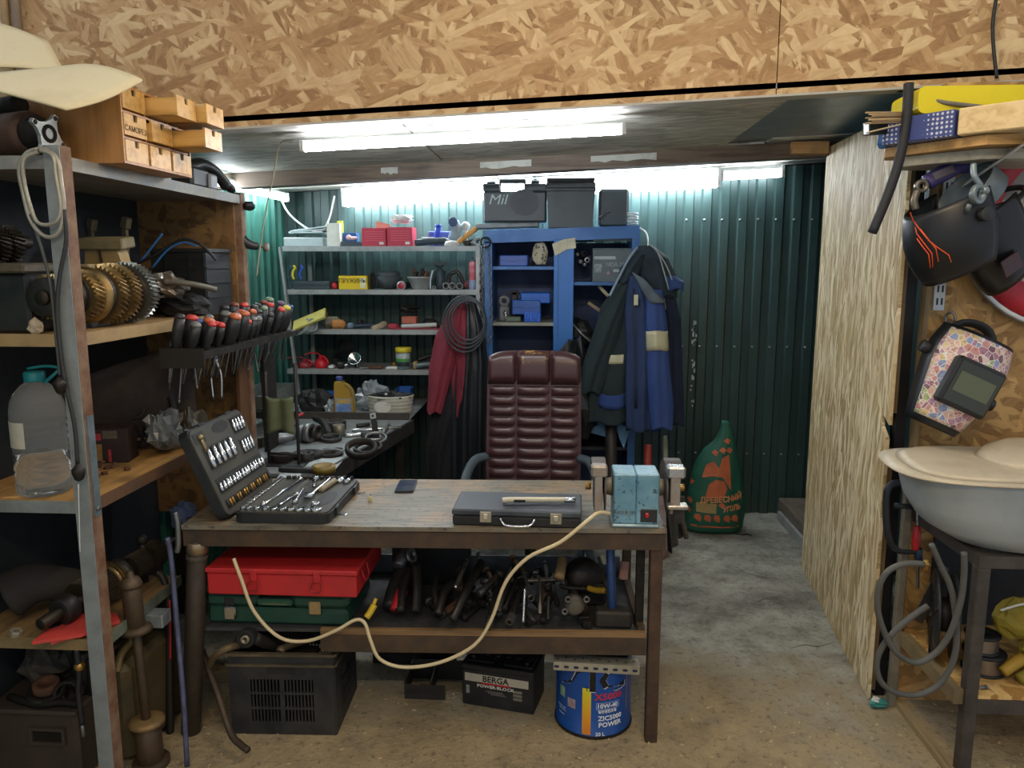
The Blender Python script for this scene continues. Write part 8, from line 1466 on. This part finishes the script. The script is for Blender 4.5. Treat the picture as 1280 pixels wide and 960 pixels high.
# --- helmets
HB2 = mat('#17191c', .38, 0, .2, '#2b2d30', 6, .03)
def visor(o, M, L, wd, z0, z1, m, cut=.0):
    """U-shaped helmet shell: nose at -x, open to +x, between z0 and z1, brow higher than the chin"""
    b = B(M)
    def f(u, v):
        a = pi*(.5+u); c_ = cos(a); s_ = sin(a); k = max(0., -c_); zz0 = z0+.05*(1-k)+.0; zz1 = z1+cut*(1-k)
        z = zz0+(zz1-zz0)*v; bul = 1-.10*(2*v-1)**2-.12*(1-v)**3
        return Vector((L*.32+L*c_*bul if k > 0 else L*.32, wd*s_*bul, z))
    b.sheet(f, 28, 12, .006); return b.obj('shell', m, o, w=True)
Mh = TR(1.275, 2.62, 1.775, R(8), R(0), R(-14)); o = thing('welding_helmet', 'black welding helmet with orange stripes hanging on the strand board wall', 'helmet', (1.27, 2.62, 1.62)); visor(o, Mh, .205, .145, -.14, .095, HB2, .045)
b = B(Mh); b.lathe([(.094, -.035), (.1, -.03), (.1, .03), (.094, .035), (.09, .03), (.09, -.03), (.094, -.035)], 28, TR(.10, 0, .12, 0, 0, R(-38)), cap=False); b.obj('headband', mat('#5d6a70', .35, 0, .25), o, w=True)
b = B(Mh); b.lathe([(.06, -.04), (.075, .0), (.06, .04)], 18, Matrix.Translation((.09, 0, .02)), cap=False); b.obj('liner', BLACK, o, w=True)
b = B(Mh); b.cyl((.02, -.150, .06), (.02, -.172, .06), .022); b.obj('pivot_knob', PLBLK, o, w=True)
for k, pts in enumerate((((1138, 266), (1141, 275), (1149, 286), (1158, 297), (1162, 301)), ((1144, 284), (1146, 292), (1155, 304), (1165, 317), (1166, 334)), ((1146, 298), (1153, 308), (1161, 318), (1163, 335)), ((1160, 300), (1170, 308), (1186, 319), (1189, 328)), ((1150, 286), (1158, 296), (1170, 311), (1173, 327)))):
    b = B(); P3 = []
    for (x, y) in pts:   # ray to the near side of the shell
        best = None
        for d in range(40):
            q = ay(x, y, 2.44+.004*d); l_ = Mh.inverted() @ q; vv = (l_.z+.14)/.235; bu = 1-.10*(2*vv-1)**2-.12*max(0, 1-vv)**3; e = ((l_.x-.0656)/(.205*bu))**2+(l_.y/(.145*bu))**2
            if e <= 1.04: best = ay(x, y, 2.44+.004*d-.004); break
        P3.append(best or ay(x, y, 2.5))
    b.tube(P3, .0019, 6, k=0); b.obj('orange_stripe', mat('#e0582c', .5, 0, .1), o, w=True)
Mh2 = TR(1.46, 2.70, 1.76, R(20), 0, R(-30)); o = thing('welding_helmet', 'plain dark welding helmet hanging behind the orange striped one', 'helmet', (1.46, 2.70, 1.6)); visor(o, Mh2, .17, .10, -.16, .12, mat('#15171a', .3, 0, .2, '#2a2326', 6, .03), .03); b = B(Mh2); b.box(-.10, -.02, -.1035, -.098, -.08, -.02, .002); b.obj('window', mat('#3a1a20', .2, 0, .3), o, w=True)
b = B(Mh2); b.torus((.08, 0, .12), (0, 0, 1), .075, .010, 24, 8); b.obj('headband', PLBLK, o, w=True)
# stickered helmet facing the hall: abstract pastel stickers only
SK = NT('pastel_stickers'); t = SK; tc = t.n('ShaderNodeTexCoord'); v1 = t.n('ShaderNodeTexVoronoi', Scale=50.); t.l(tc.outputs['Object'], v1.inputs['Vector']); ve = t.n('ShaderNodeTexVoronoi', _feature='DISTANCE_TO_EDGE', Scale=50.); t.l(tc.outputs['Object'], ve.inputs['Vector']); sc_ = t.n('ShaderNodeSeparateColor'); t.l(v1.outputs['Color'], sc_.inputs[0])
c = t.ramp(sc_.outputs[0], [(0, '#c98f86'), (.15, '#d9b0a0'), (.3, '#b58ba6'), (.42, '#d8c08a'), (.54, '#a9788a'), (.66, '#e0c3b5'), (.78, '#8f9cc0'), (.88, '#a8b97f'), (.95, '#7d5560')], 'CONSTANT'); n5 = t.n('ShaderNodeTexNoise', Scale=120., Detail=3.); t.l(tc.outputs['Object'], n5.inputs['Vector']); c = t.mix(t.ramp(n5.outputs['Fac'], [(.55, 0.), (.62, .55)]), c, srgb('#6d4450')); c = t.mix(t.ramp(ve.outputs['Distance'], [(.03, 1.), (.055, 0.)]), c, srgb('#e6e2da')); t.l(c, t.b.inputs['Base Color']); t.b.inputs['Roughness'].default_value = .35
cc_ = ay(1197, 475, 2.72); Ms = Matrix.Translation(cc_) @ Matrix.Rotation(R(24), 4, 'Y'); o = thing('sticker_helmet', 'welding helmet covered in pastel stickers with a dark window', 'helmet', cc_-Vector((0, 0, .18)))
def dome(x, z, wd=.138, h=.185): # outline narrows to the chin
    return -.12*max(0., 1-(x/wd)**2)**.5*max(0., 1-(z/(h*1.08))**4)**.5
def shellf(k): 
    def f(u, v):
        z = -.185+.35*v; wv = (.088+.052*min(1, v*1.6)**.8)*(1-.12*max(0, v-.8)*5)*k; x = (2*u-1)*wv
        return Vector((x, .03+(-.13)*max(0., 1-(2*u-1)**2)**.5*(1-.25*(2*v-1)**2), z))
    return f
fS = shellf(1.); b = B(Ms); b.sheet(lambda u, v: fS(u, v), 26, 20, .005); b.obj('shell', HB2, o, w=True)
b = B(Ms); b.sheet(lambda u, v: fS(.04+.92*u, .07+.90*v)+Vector((0, -.004, 0)), 26, 20, .002); b.obj('stickers', SK.m, o, w=True)
b = B(Ms); b.box(-.092, .082, -.122, -.075, -.098, .072, .010); b.obj('window_frame', mat('#14161a', .35, 0, .15), o, w=True); b = B(Ms); b.box(-.080, .070, -.1255, -.121, -.084, .058, .001); g_ = b.obj('glass', mat('#34382f', .08, 0, .15, '#22251f', 3, 0.), o, w=True); b = B(Ms); b.box(-.068, .058, -.1265, -.125, -.045, .025); b.obj('filter_strip', mat('#5c6148', .1, 0, .1, '#4a4e3c', 3, 0.), g_, w=True)
for s_ in (-1, 1): b = B(Ms); b.cyl((s_*.13, .02, .06 if s_ < 0 else -.03), (s_*.162, .02, .06 if s_ < 0 else -.03), .022); b.obj('pivot_knob', PLBLK, o, w=True)
b = B(Ms); b.tube([(-.11, .05, .09), (-.05, .07, .19), (.05, .07, .20), (.11, .05, .10)], .018, 8, flat=.5); b.obj('headband', BLACK, o, w=True); b = B(); b.torus(ay(1188, 398, 2.79), (1, .3, 0), .022, .005, 16, 6); b.obj('hanging_ring', STEEL, o, w=True)
# road sign
c_ = ay(1336, 278, 2.82); o = thing('road_sign', 'round red-rimmed white road sign hung behind the helmets', 'sign', (c_.x, c_.y, c_.z-.37)); F_ = Matrix.Translation(c_) @ Matrix.Rotation(pi/2, 4, 'X')
b = B(F_); b.lathe([(.001, 0), (.36, 0), (.372, .004), (.372, .012), (.36, .014)], 48); b.obj('plate', mat('#8a8d8a', .5, .3, .3), o, w=True); b = B(F_); b.lathe([(.25, .0145), (.352, .0145), (.352, .016), (.25, .016), (.25, .0145)], 48, cap=False); b.obj('red_rim', mat('#b3202f', .45, 0, .2, '#7d1c26'), o, w=True); b = B(F_); b.lathe([(.001, .016), (.25, .0155), (.25, .0145)], 48); b.obj('white_disc', mat('#cfcec8', .45, 0, .2), o, w=True); b = B(F_); b.lathe([(.354, .0145), (.368, .0145), (.368, .016), (.354, .016), (.354, .0145)], 48, cap=False); b.obj('white_border', WHITE, o, w=True)
import numpy as np, math
F=950.;H=1.68;P=math.radians(8.8);Y=math.radians(3.5)
C=np.array([0,0,H])
fw=np.array([-math.sin(Y)*math.cos(P),math.cos(Y)*math.cos(P),-math.sin(P)])
rt=np.array([math.cos(Y),math.sin(Y),0]); up=np.cross(rt,fw)
def ray(x,y): return fw+rt*(x-640)/F-up*(y-480)/F
def ax(x,y,v,i):
    d=ray(x,y);t=(v-C[i])/d[i];return np.round(C+d*t,3)
def ay(x,y,v):return ax(x,y,v,1)
def az(x,y,v):return ax(x,y,v,2)
def axx(x,y,v):return ax(x,y,v,0)
def px(p):
    q=np.array(p)-C;d=q@fw;return (640+F*(q@rt)/d,480-F*(q@up)/d)
